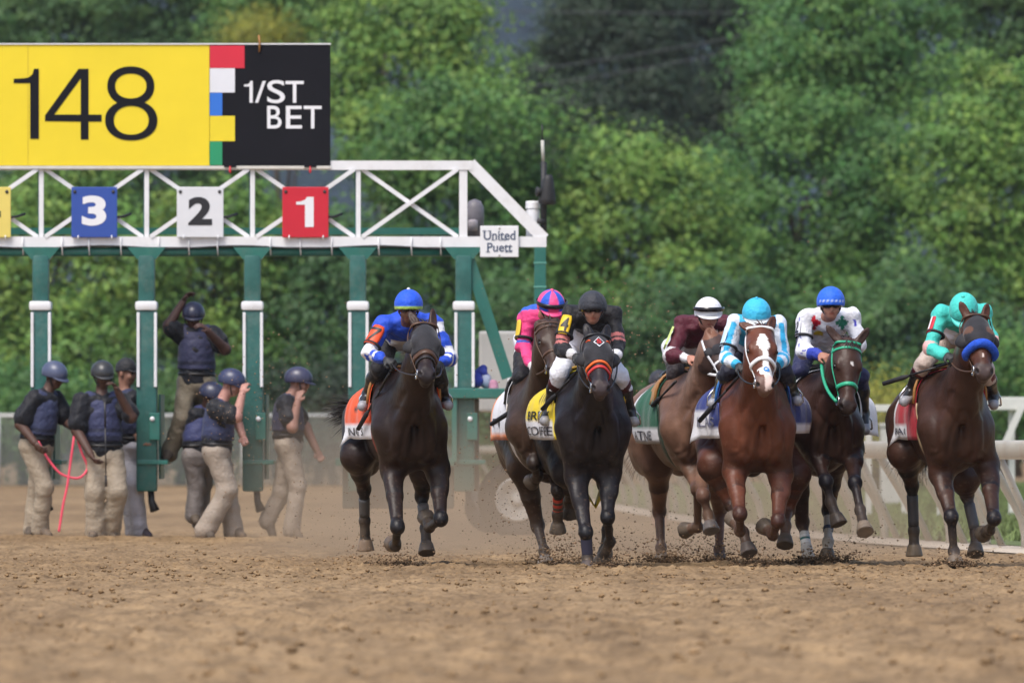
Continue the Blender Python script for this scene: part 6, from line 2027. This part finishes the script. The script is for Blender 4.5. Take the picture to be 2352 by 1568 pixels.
H6 = horse(dict(label='brown bay horse with a bright green bridle and a small white star', frame=(1903, 71.2, 8),
    poll=(1947, 791, .80), muzzle=(1950, 949, 1.08), ears=((1898, 748, 0, .0), (1996, 753, 0, .0)), face=.12,
    coat=dict(base=(0.0440, 0.0208, 0.0152), points=(.016, .014, .019), muzzle=(.03, .019, .017), ear=(0.0480, 0.0240, 0.0176), head=(0.0480, 0.0232, 0.0160), belly=(0.0560, 0.0272, 0.0200), hair=(.02, .013, .012),
              marks=[(.185, .215, .014, .012, .012, (.62, .58, .55))]),
    legs=dict(FR=[J3(L4, 205, 520, .2), J3(L4, 285, 790, .55), J3(L4, 320, 945, .55), J3(L4, 388, 1125, .62)],
              FL=[J3(L4, 490, 540, .15), J3(L4, 512, 800, .6), J3(L4, 552, 1010, .75), J3(L4, 592, 1185, .92)],
              HR=[J3(L3, 1450, 480, -.6), J3(L3, 1505, 1030, -.9), J3(L3, 1542, 1265, -.8), J3(L3, 1562, 1390, -.75)],
              HL=[J3(L4, 340, 600, -.5), J3(L4, 305, 1010, -.9), J3(L4, 300, 1255, -.7), J3(L4, 292, 1395, -.65)]),
    legcol=dict(HR=dict(sock=(2.40, (.70, .70, .72)), points=(.06, .03, .022), hoof=(.5, .48, .46)), HL=dict(sock=(2.25, (.52, .47, .41))), FL=dict(hoof=(.26, .21, .17)), FR=dict(hoof=(.055, .046, .046))),
    wraps=dict(HR=(1, .044, .041, [(.52, .62, (.72, .72, .75), 'w1'), (.62, .70, (.04, .17, .17), 't1'), (.70, .86, (.72, .72, .75), 'w2'), (.86, .94, (.04, .17, .17), 't2')]), HL=(1, .044, .041, [(.56, .66, (.04, .05, .09), 'nb')])),
    bridle=dict(mat='green', w=.020, nose=[(.36, M_GREEN_S, .034, .010, 'r')]), rein_a=J3(ZC, 400, 870, .55), rein_b=None, rein='green', rein_w=.014,
    saddle=M_LEATHER_BK, girth=(.03, .03, .03),
    cloth=dict(col=lambda u, v, s: (.12, .25, .12) if .03 < u < .12 else (.72, .72, .76), drop_a=-10, drop_b=-20, flare_a=.03, flare_b=.24, x0=.04, x1=-.6),
    foot_a=(1808, 912, -.2), foot_b=(1986, 975, -.2)))
jockey(H6, dict(label='jockey in white silks with red and green puzzle pieces and a blue cap',
    J=dict(head=J3(ZC, 485, 318, .42), sa=J3(ZC, 255, 430, .2), sb=J3(ZC, 680, 430, .2), ea=J3(ZC, 222, 745, .28), eb=J3(ZC, 745, 700, .28), wa=J3(ZC, 385, 780, .50), wb=J3(ZC, 620, 770, .46),
           pel=(1880, 790, -.30), ka=(1838, 850, .0), kb=(1975, 865, .0), na=(1815, 900, -.22), nb=(1983, 945, -.22), ta=(1806, 918, -.12), tb=(1987, 986, -.1)),
    face=(.04, -1, -.05), tone=(.40, .19, .13), silk=silk6, breech_fn=lambda v, T, t, I: A3(.70, .71, .76) if T == 'hips' else A3(.022, .025, .08), glove=False,
    cap=lambda q, ph: (.42, .52, .80) if .80 < q < .90 and int(ph / 9) % 2 == 0 and (ph < 60 or ph > 300) else (.022, .13, .70), peak=(.03, .14, .66), button=False, has_peak=False,
    number=('2', (.66, .66, .70), (.03, .03, .05), .07, .15, 'two'), num_dir=A3(-.85, -.5, .1), num_t=.35))

# ---- 7: bay with a blue shadow roll, teal silks
TE = A3(.055, .53, .46)
def silk7(v, T, t, I):
    PKK = A3(.72, .40, .38)
    if T == 'uparm' and t > .80: return PKK if t > .86 else TE
    if T == 'forearm' and t < .12: return PKK
    if T == 'torso':
        r = (v - I['c']) @ I['up']; s = (v - I['c']) @ I['lat']; d = (v - I['c']) @ I['dp']
        if d > .02 and r < -.10: return A3(.70, .68, .74)
    return TE
H7 = horse(dict(label='bay horse with a thick blue sheepskin noseband and a red saddlecloth', frame=(2201, 70.0, 7.5),
    poll=(2241, 737, .78), muzzle=(2264, 861, 1.26), ears=((2205, 693, 0, .0), (2268, 697, 0, .0)),
    coat=dict(base=(.047, .0215, .0145), points=(.014, .011, .013), muzzle=(.075, .05, .045), ear=(0.0800, 0.0280, 0.0160), head=(0.0680, 0.0256, 0.0144), belly=(0.0480, 0.0200, 0.0136), hair=(.02, .013, .012),
              marks=[(.395, .43, .008, .006, .0, (.6, .5, .45))]),
    legs=dict(FR=[J3(L4, 1185, 730, .15), J3(L4, 1265, 1065, .45), J3(L4, 1285, 1330, .4), J3(L4, 1298, 1440, .46)],
              FL=[J3(L4, 1550, 660, .15), J3(L4, 1600, 1075, .6), J3(L4, 1565, 1165, .3), J3(L4, 1512, 1198, .10)],
              HR=[J3(L4, 895, 560, -.7), J3(L4, 957, 815, -.95), J3(L4, 972, 1170, -1.0), J3(L4, 975, 1375, -1.0)],
              HL=[J3(L4, 1370, 760, -.5), J3(L4, 1388, 890, -.6), J3(L4, 1455, 1190, -.5), J3(L4, 1455, 1360, -.4)]),
    legcol=dict(HR=dict(hoof=(.13, .10, .07)), HL=dict(points=(.055, .04, .038), hoof=(.10, .08, .065))),
    wraps=dict(HR=(1, .047, .042, [(.22, .9, (.05, .05, .058), 'g7')]), HL=(1, .047, .042, [(.25, .9, (.085, .075, .075), 'g8')])),
    hood=dict(end=.26, patch=(.10, .045, .028)), forelock=False,
    bridle=dict(mat='brown', off=.010, brow=False, nose=[(.325, cmat('fleece_blue', (.012, .075, .50), .9, .25, 30, (60, .9, .01)), .036, 0, 'roll')]),
    rein_a=J3(ZD, 660, 790, .46), rein_b=J3(ZD, 900, 760, .46), rein='brown', saddle=M_TAN, girth=(.55, .42, .25),
    cloth=dict(col=lambda u, v, s: (.70, .70, .74) if (v > .80 and u > .35) or u > .955 else (.36, .008, .022), drop_a=-28, drop_b=-14, flare_a=.055, flare_b=.02, x1=-.68, text=[('RAC', .42, .92, .84, .93, (.08, .08, .12), 'g')]),
    foot_a=J3(ZD, 235, 1165, -.2), foot_b=J3(ZD, 1080, 1185, -.2)))
jockey(H7, dict(label='jockey in turquoise silks bent low with a turquoise cap and red armband',
    J=dict(head=J3(ZD, 790, 318, .46), sa=J3(ZD, 575, 350, .18), sb=J3(ZD, 985, 330, .2), ea=J3(ZD, 470, 680, .30), eb=J3(ZD, 1050, 620, .30), wa=J3(ZD, 610, 740, .46), wb=J3(ZD, 920, 740, .46),
           pel=(2204, 760, -.30), ka=J3(ZD, 405, 820, .02), kb=(2262, 850, .02), na=J3(ZD, 285, 1060, -.22), nb=J3(ZD, 1075, 1120, -.22), ta=J3(ZD, 215, 1185, -.12), tb=J3(ZD, 1082, 1220, -.1)),
    face=(-.12, -1, -.85), tone=(.42, .2, .14), silk=silk7, breeches=(.62, .53, .48), breech_fn=lambda v, T, t, I: A3(.70, .66, .68) if T == 'hips' else A3(.50, .40, .35), cuff=(.11, .010, .022),
    cap=lambda q, ph: (.03, .06, .10) if .93 < q < .965 else (.06, .56, .49), peak=(.07, .56, .50), button=(.06, .56, .49),
    number=('1', (.55, .015, .035), (.75, .75, .75), .075, .165, 'one'), num_dir=A3(-.85, -.5, .15), num_t=.35,
    whip=((2186, 832, .45), (2029, 881, .0), 'black whip held out level beside the red saddlecloth')))
# ================================================================== THE GATE CREW
M_HELM = vmat('helmet_shell', .35, (30, .1, .004), 0, .12, 10, .5)
def crew(sp):
    Y = sp['Y']
    J = {k: PX(*Z3(v[0], v[1]), Y + (v[2] if len(v) > 2 else 0)) for k, v in sp['J'].items()}
    J['face'] = unit(A3(*sp['face'])); J['up'] = A3(*sp.get('up', (0, 0, 1)))
    root = empty('person', (J['pel'][0], J['pel'][1], sp.get('base', 0))); tag(root, sp['label'], 'person', 'gate crew at the starting gate')
    sc = sp.get('sc', 1.06); tone = sp.get('tone', (.07, .034, .024))
    B = person_body(J, None, sc)
    B.P = [(p[0], p[1], p[2], p[3] * 1.22, p[4] * 1.22, p[5], p[6]) if p[5] in ('uparm', 'forearm') else p for p in B.P]
    finish_body(root, B, J, tone, .012)
    lat, up, dp, c = J['ax']; info = dict(J=J, lat=lat, up=up, dp=dp, c=c)
    sl = sp.get('sleeve', .78)
    pr = []
    for p in B.P:
        if p[5] == 'torso': pr.append(p)
        if p[5] == 'uparm': pr.append(('c', p[1], lerp(p[1], p[2], sl), p[3] + .016, p[4] + .028, 'uparm', p[6]))
    pr.append(('e', J['pel'] + up * .06, np.array([lat, up, dp]), A3(.158 * sc, .20, .125 * sc), None, 'torso', .05))
    shirt = A3(sp.get('shirt', (.007, .0075, .012)))
    cloth_part(root, 'shirt', pr, .016, lambda v, T, t: shirt, (.013, 38), 11 + int(abs(J['pel'][0]) * 10), [(J['pel'] - up * .045, -up)], h=.0125)
    # padded vest, open at the arms
    vest = sp.get('vest', (.035, .045, .125))
    if vest:
        vp = [('e', lerp(J['pel'], c, .70), np.array([lat, up, dp]), A3(.160 * sc, .215 * sc, .132 * sc), None, 'torso', .06), ('e', lerp(J['pel'], c, .38), np.array([lat, up, dp]), A3(.158 * sc, .24 * sc, .130 * sc), None, 'torso', .06), ('e', J['pel'] + up * .14, np.array([lat, up, dp]), A3(.158 * sc, .20, .128 * sc), None, 'torso', .05),
              ('c', lerp(c, J['sa'], .35) - up * .02, lerp(c, J['sa'], .62) + up * .035, .075, .060, 'torso', .05), ('c', lerp(c, J['sb'], .35) - up * .02, lerp(c, J['sb'], .62) + up * .035, .075, .060, 'torso', .05)]
        def vc(v, T, t):
            r = (v - c) @ up
            if -.40 < r < -.345 or -.31 < r < -.27: return A3(vest) * .45
            return A3(vest)
        clips = [(J['pel'] + up * .13, -up)]
        cloth_part(root, 'vest', vp, .012, vc, (.006, 42), 3, clips, .0125)
    tr = []
    wide = sp.get('wide', .022)
    for p in B.P:
        if p[5] == 'hips': tr.append(p)
        if p[5] == 'thigh': tr.append(('c', p[1], p[2], p[3] + .004, p[4] + wide * .6, 'thigh', p[6]))
    for s in 'ab': tr.append(('c', J['k' + s], J['n' + s] + A3(0, 0, -.03), .052 * sc + wide * .7, .050 * sc + wide, 'calf', .04))
    tcol = A3(sp.get('trousers', (.33, .27, .20)))
    def tc(v, T, t):
        k = np.clip((.22 - v[2]) / .22, 0, 1) * .25
        return lerp(tcol, A3(.26, .18, .12), k)
    cloth_part(root, 'trousers', tr, .014, tc, (.008, 30), 7 + int(abs(J['pel'][0]) * 13), h=.0125)
    for s in 'ab':
        an, to = J['n' + s], J['t' + s]; d = unit(to - an)
        Bq = Body(); Bq.cone(an - A3(0, 0, .01) - d * .04, to, .052, .042, '', .03); Bq.ell(lerp(an, to, .45) + A3(0, 0, .0), (.05, .05, .05), '', .03)
        V, F = Bq.build(.012); mesh_obj('shoe', V, F, cmat('shoe' + str(len(bpy.data.objects)), sp.get('shoe', (.10, .075, .055)), .8, .3, 9, dirt=(DIRT, .6, 6)), root)
        hd = unit(J['w' + s] - J['e' + s]); iw = lat * (1 if s == 'a' else -1)
        V, F = hand_mesh(J['w' + s], hd, sp.get('palm', {}).get(s, -dp * .3 - iw), 1 if s == 'a' else -1, sp.get('curl', .55))
        if sp.get('glove'): mesh_obj('glove', V, F, M_GLOVE, root)
        else: mesh_obj('hand', V, F, M_SKIN, root, cols=skin_cols(V, None, tone))
    hc = sp.get('helmet', (.045, .05, .095))
    if sp.get('cap'):
        helmet(root, J, lambda q, ph: hc, name='cap', rx=.092, ry=.112, rz=.120, peakcol=hc, button=False, low=92)
        H, r, f, u, s_ = J['hf']; mb = MB(); mb.bar(H + f * .12 + u * .07 - r * .012, H + f * .118 + u * .10 - r * .012, .02, .006, tuple(f)); mb.build('cap_badge', flat('badge', (.6, .6, .62)), root)
    else:
        o, pt = helmet(root, J, lambda q, ph: hc, rx=.118, ry=.146, rz=.122, peakcol=tuple(x * .8 for x in hc), button=False, low=102, mat=M_HELM)
        mb = MB(); H, r, f, u, s_ = J['hf']
        mb.tube([H + (r * math.sin(q) * .086 + u * (-.105 * math.cos(q)) + f * (.03 + .02 * math.cos(q))) * s_ for q in np.linspace(-1.6, 1.6, 14)], .007, 6); mb.build('chin_strap', M_BLKCLOTH, root, smooth=True)
    if sp.get('belt', True):
        mb = MB(); cc = J['pel'] + up * .085 * sc
        mb.tube([cc + lat * math.cos(q) * .172 * sc + dp * math.sin(q) * .140 * sc for q in np.linspace(0, 2 * math.pi, 33)], .014, 6); mb.build('belt', M_LEATHER_BK, root, smooth=True)
    return root, J
YC = 90.6
crew(dict(label='crewman in a blue-grey helmet at the left holding a pink lead strap', Y=YC, J=dict(head=(318, 548), sa=(196, 690, -.12), sb=(325, 690, .12), ea=(118, 832, -.18), wa=(205, 940, -.28), eb=(392, 815, .12), wb=(440, 862, -.08),
    pel=(212, 960), ka=(262, 1200, -.12), na=(232, 1430, .0), ta=(285, 1482, -.1), kb=(215, 1210, .12), nb=(185, 1430, .15), tb=(170, 1475, .05)),
    face=(.75, -.65, -.30), helmet=(.07, .085, .15), vest=(.04, .048, .105), tone=(.085, .043, .031)))
crew(dict(label='crewman in a dark grey helmet with one hand raised to his face', Y=YC - .1, J=dict(head=(600, 545), sa=(478, 700, -.05), sb=(708, 700, .05), ea=(448, 865, -.12), wa=(530, 1005, -.26), eb=(770, 790, -.1), wb=(690, 640, -.22),
    pel=(610, 1010), ka=(555, 1230, -.08), na=(560, 1450), ta=(540, 1490, -.12), kb=(690, 1230, -.1), nb=(648, 1455, .1), tb=(665, 1492, 0)),
    face=(.25, -.95, -.15), helmet=(.035, .037, .042), vest=(.034, .040, .098), tone=(.08, .04, .029), wide=.034))
crew(dict(label='crewman in a black cap and white trousers half hidden behind a gate post', Y=YC + .5, J=dict(head=(738, 528), sa=(700, 680, .1), sb=(770, 690, -.1), ea=(745, 810), wa=(820, 925, -.2), eb=(810, 820, .1), wb=(850, 950, 0),
    pel=(775, 950), ka=(790, 1180, -.1), na=(815, 1440), ta=(870, 1482, -.05), kb=(750, 1180, .15), nb=(780, 1440, .2), tb=(800, 1480, .15)),
    face=(.9, -.42, -.08), helmet=(.018, .018, .022), cap=True, vest=(.022, .028, .07), trousers=(.46, .45, .50), tone=(.25, .125, .085), shoe=(.02, .022, .05), wide=.02))
crew(dict(label='crewman standing up on the gate ledge with his right arm over his helmet', Y=GY + .3, base=gz(1056), J=dict(head=(1132, 202), sa=(1050, 305), sb=(1245, 310), ea=(985, 255, -.05), wa=(1068, 120, 0), eb=(1320, 395, -.1), wb=(1215, 285, -.28),
    pel=(1150, 590), ka=(1065, 800, -.1), na=(990, 985), ta=(975, 1030, -.15), kb=(1150, 780, .25), nb=(1120, 985, .35), tb=(1110, 1030, .25)),
    face=(.05, -1, -.15), helmet=(.022, .024, .05), vest=(.032, .034, .078), trousers=(.20, .165, .115), tone=(.075, .036, .028), sleeve=.6))
crew(dict(label='crewman in a dark blue helmet turned to the right with a hand at its brim', Y=YC - .15, J=dict(head=(1355, 592), sa=(1262, 740, -.16), sb=(1300, 740, .16), ea=(1385, 790, -.30), wa=(1418, 655, -.22), eb=(1385, 800, .2), wb=(1420, 900, .1),
    pel=(1270, 1000), ka=(1335, 1215, -.1), na=(1200, 1440, -.1), ta=(1235, 1485, -.2), kb=(1330, 1210, .12), nb=(1365, 1440, .1), tb=(1420, 1484, 0)),
    face=(.92, -.35, -.30), helmet=(.035, .042, .095), vest=(.034, .042, .10), trousers=(.31, .255, .205), tone=(.42, .21, .17), wide=.038))
crew(dict(label='crewman mostly hidden behind the one with a hand at his helmet brim', Y=YC + .55, J=dict(head=(1240, 670), sa=(1150, 790), sb=(1260, 790, .2), ea=(1130, 900), wa=(1190, 980), eb=(1280, 900, .2), wb=(1290, 980, .2),
    pel=(1165, 1010), ka=(1150, 1190), na=(1130, 1350), ta=(1150, 1400, -.1), kb=(1190, 1190, .2), nb=(1175, 1390, .2), tb=(1195, 1430, .1)),
    face=(.9, -.3, -.4), helmet=(.03, .034, .07), vest=(.035, .042, .12), trousers=(.20, .175, .165), tone=(.06, .03, .022)))
crew(dict(label='crewman walking away to the right with one fist at his mouth', Y=YC + .2, J=dict(head=(1748, 582), sa=(1672, 720, -.15), sb=(1690, 715, .15), ea=(1712, 850, -.28), wa=(1742, 705, -.25), eb=(1790, 850, .22), wb=(1855, 985, .15),
    pel=(1690, 945), ka=(1745, 1195, -.05), na=(1705, 1430, -.05), ta=(1750, 1484, -.1), kb=(1645, 1235, .12), nb=(1562, 1378, .15), tb=(1596, 1474, .1)),
    face=(.97, -.2, -.12), helmet=(.045, .045, .085), vest=(.028, .030, .06), trousers=(.33, .27, .215), tone=(.28, .145, .11), glove=False, sleeve=.6))

# what the crew hold
def strap_object():
    P = lambda x, y, d=0: PX(*Z3(x, y), YC - .25 + d)
    t = empty('lead_strap', P(430, 1145)); tag(t, 'bright pink lead strap hanging in a loop from the left crewman', 'strap')
    m = cmat('pink_webbing', (.78, .075, .13), .6, .1, 9)
    def curve(pts, n=40):
        p = [A3(q) for q in pts]; out = []
        for i in range(len(p) - 1):
            a, b, c, d = p[max(i - 1, 0)], p[i], p[i + 1], p[min(i + 2, len(p) - 1)]
            for s in np.linspace(0, 1, n // len(p) + 3, endpoint=False):
                out.append(.5 * ((2 * b) + (c - a) * s + (2 * a - 5 * b + 4 * c - d) * s * s + (3 * b - a - 3 * c + d) * s ** 3))
        out.append(p[-1]); return out
    c1 = curve([P(222, 930, .05), P(280, 1030), P(350, 1115), P(430, 1145), P(480, 1135), P(512, 1080, .05), P(480, 1000, .05), P(455, 920, .05), P(445, 835, .08)])
    c2 = curve([P(445, 835, .08), P(430, 930), P(412, 1060), P(392, 1200), P(370, 1300), P(345, 1460)])
    for c in (c1, c2):
        V = []; F = []
        for i, p in enumerate(c):
            tg_ = unit(c[min(i + 1, len(c) - 1)] - c[max(i - 1, 0)]); s = unit(np.cross(tg_, A3(0, 1, .2))); w = .012
            V += [p - s * w, p + s * w]
            if i: F.append((2 * i - 2, 2 * i - 1, 2 * i + 1, 2 * i))
        o = mesh_obj('webbing', V, F, m, t); md = o.modifiers.new('thick', 'SOLIDIFY'); md.thickness = .006
strap_object()
def crew_whip():
    P = lambda x, y: PX(*Z3(x, y), YC - .42)
    t = empty('whip', P(620, 1190)); tag(t, 'thin black whip hanging straight down in front of the grey helmeted crewman', 'whip')
    MB().tube([P(614, 700), P(616, 850)], [.011, .010], 8).build('grip', M_LEATHER_BK, t, smooth=True)
    MB().tube([P(616, 850), P(620, 1130)], [.008, .006], 8).build('shaft', M_LEATHER_BK, t, smooth=True)
    MB().tube([P(620, 1130), P(621, 1195)], [.012, .010], 8).build('flap', M_BLKCLOTH, t, smooth=True)
crew_whip()
# distant outrider behind the white capped jockey
crew_far = dict(label='distant person in a dark helmet and red top behind the roan horse', Y=YC + 9)
def far_person():
    Y = YC + 9; f = lambda px, py, d=0: PX(px, py, Y + d)
    J = dict(head=f(1514, 880), sa=f(1494, 904), sb=f(1536, 904), ea=f(1488, 936), eb=f(1542, 936), wa=f(1492, 962, -.1), wb=f(1538, 962, -.1), pel=f(1515, 990), ka=f(1507, 1080), kb=f(1523, 1080), na=f(1507, 1185), nb=f(1524, 1185), ta=f(1504, 1205, -.1), tb=f(1527, 1205, -.1))
    J['face'] = A3(.1, -1, 0); J['up'] = A3(0, 0, 1)
    root = empty('person', (J['pel'][0], Y, 0)); tag(root, crew_far['label'], 'person')
    B = person_body(J, None, 1.0); finish_body(root, B, J, (.3, .15, .1), .014)
    cloth_part(root, 'shirt', [p for p in B.P if p[5] in ('torso', 'uparm')], .02, lambda v, T, t: A3(.45, .12, .12), (.01, 18), 2, h=.014)
    cloth_part(root, 'trousers', [p for p in B.P if p[5] in ('hips', 'thigh', 'calf')], .02, lambda v, T, t: A3(.2, .18, .16), (.01, 18), 2, h=.014)
    helmet(root, J, lambda q, ph: (.03, .03, .04), button=False)
far_person()

# ================================================================== DIRT IN THE AIR
def flying_dirt():
    rs = np.random.RandomState(21)
    base = np.array([(1, 0, 0), (-1, 0, 0), (0, 1, 0), (0, -1, 0), (0, 0, 1), (0, 0, -1)], float)
    F6 = [(0, 2, 4), (2, 1, 4), (1, 3, 4), (3, 0, 4), (2, 0, 5), (1, 2, 5), (3, 1, 5), (0, 3, 5)]
    V = []; F = []; n = 0
    dark = []
    def puff(px, py, Y, sx, sz, N, s0, s1, up=0.0):
        nonlocal n
        for k in range(N):
            x = rs.normal(px, sx); zz = abs(rs.normal(0, sz)) if up else rs.normal(0, sz)
            yy = py - zz
            p = PX(x, yy, Y + rs.normal(0, .5))
            if p[2] < .0: continue
            s = s0 + (s1 - s0) * rs.rand() ** 4
            V.append(base * s * (1 + .7 * (rs.rand(6, 1) - .5)) * A3(1, 1, .8) + p); F.extend(tuple(a + n for a in f) for f in F6); n += 6
    # spray round each strike of a hoof
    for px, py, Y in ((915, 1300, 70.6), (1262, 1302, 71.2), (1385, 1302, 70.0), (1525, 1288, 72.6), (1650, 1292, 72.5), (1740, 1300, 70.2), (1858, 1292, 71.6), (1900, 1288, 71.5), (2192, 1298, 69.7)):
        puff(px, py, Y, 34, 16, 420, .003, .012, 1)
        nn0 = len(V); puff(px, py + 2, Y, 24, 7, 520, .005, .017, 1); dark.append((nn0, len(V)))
        puff(px, py, Y + 1.2, 80, 60, 150, .0025, .008, 1)
    for px, py, Y, n_ in ((1300, 1292, 71.3, 620), (1420, 1296, 70.8, 240), (1600, 1288, 72.4, 520), (1700, 1294, 71.2, 360), (880, 1298, 70.8, 260), (1960, 1288, 71.4, 220)):
        puff(px, py, Y, 48, 42, n_, .004, .013, 1)
    # clods thrown high behind the field
    puff(1390, 700, 73, 70, 45, 220, .003, .010); puff(1470, 800, 73.5, 60, 80, 260, .003, .009); puff(1180, 1180, 72.5, 60, 60, 380, .003, .010)
    puff(640, 900, 76, 120, 120, 420, .003, .009); puff(560, 960, 78, 60, 60, 260, .003, .009); puff(1560, 1150, 74, 120, 60, 420, .003, .009)
    puff(1050, 1000, 73, 120, 110, 420, .003, .009); puff(1900, 1180, 73, 150, 70, 320, .003, .008); puff(2020, 800, 73, 200, 160, 90, .003, .009)
    puff(760, 1180, 74, 120, 60, 320, .003, .009); puff(1600, 760, 74, 160, 90, 120, .003, .008)
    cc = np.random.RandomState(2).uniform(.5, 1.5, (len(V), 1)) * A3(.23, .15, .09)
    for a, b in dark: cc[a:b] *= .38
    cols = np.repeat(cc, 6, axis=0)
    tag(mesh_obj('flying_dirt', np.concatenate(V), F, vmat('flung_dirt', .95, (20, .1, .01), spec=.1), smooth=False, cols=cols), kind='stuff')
flying_dirt()

# dust hanging behind the field
def dust(name, x0, x1, y0, y1, z1, dens, sc, seed):
    mb = MB(); mb.box(x0, x1, y0, y1, -.12, z1)
    m = bpy.data.materials.new(name); m.use_nodes = True; nt = m.node_tree; N = nt.nodes; L = nt.links
    for q in list(N):
        if q.type != 'OUTPUT_MATERIAL': N.remove(q)
    out = N[0]
    v = N.new('ShaderNodeVolumePrincipled'); v.inputs['Color'].default_value = (.86, .61, .40, 1); v.inputs['Anisotropy'].default_value = .2
    tc = N.new('ShaderNodeTexCoord'); mp = N.new('ShaderNodeMapping'); mp.inputs['Location'].default_value = (seed, seed * 2.3, 0)
    L.new(tc.outputs['Object'], mp.inputs['Vector'])
    nz = N.new('ShaderNodeTexNoise'); nz.inputs['Scale'].default_value = sc; nz.inputs['Detail'].default_value = 3
    L.new(mp.outputs[0], nz.inputs['Vector'])
    mr = N.new('ShaderNodeMapRange'); mr.inputs['From Min'].default_value = .40; mr.inputs['From Max'].default_value = .72; mr.inputs['To Min'].default_value = .12; mr.inputs['To Max'].default_value = 1
    L.new(nz.outputs['Fac'], mr.inputs['Value'])
    sx = N.new('ShaderNodeSeparateXYZ'); L.new(tc.outputs['Object'], sx.inputs[0])
    hz = N.new('ShaderNodeMapRange'); hz.inputs['From Min'].default_value = 0.0; hz.inputs['From Max'].default_value = z1; hz.inputs['To Min'].default_value = 1; hz.inputs['To Max'].default_value = 0
    L.new(sx.outputs['Z'], hz.inputs['Value'])
    pw = N.new('ShaderNodeMath'); pw.operation = 'POWER'; pw.inputs[1].default_value = 1.4; L.new(hz.outputs[0], pw.inputs[0])
    # fade to nothing at both ends
    ex = N.new('ShaderNodeMapRange'); ex.inputs['From Min'].default_value = x0; ex.inputs['From Max'].default_value = x0 + 1.5; L.new(sx.outputs['X'], ex.inputs['Value'])
    ex2 = N.new('ShaderNodeMapRange'); ex2.inputs['From Min'].default_value = x1; ex2.inputs['From Max'].default_value = x1 - 1.5; L.new(sx.outputs['X'], ex2.inputs['Value'])
    prev = None
    for q in (mr.outputs[0], pw.outputs[0], ex.outputs[0], ex2.outputs[0]):
        if prev is None: prev = q; continue
        k = N.new('ShaderNodeMath'); k.operation = 'MULTIPLY'; L.new(prev, k.inputs[0]); L.new(q, k.inputs[1]); prev = k.outputs[0]
    k = N.new('ShaderNodeMath'); k.operation = 'MULTIPLY'; L.new(prev, k.inputs[0]); k.inputs[1].default_value = dens
    L.new(k.outputs[0], v.inputs['Density']); L.new(v.outputs[0], out.inputs['Volume'])
    tag(mb.build(name, m), kind='stuff')
dust('dust', -2.6, 4.4, 73.5, 88.5, 1.5, .31, .9, 3.1)
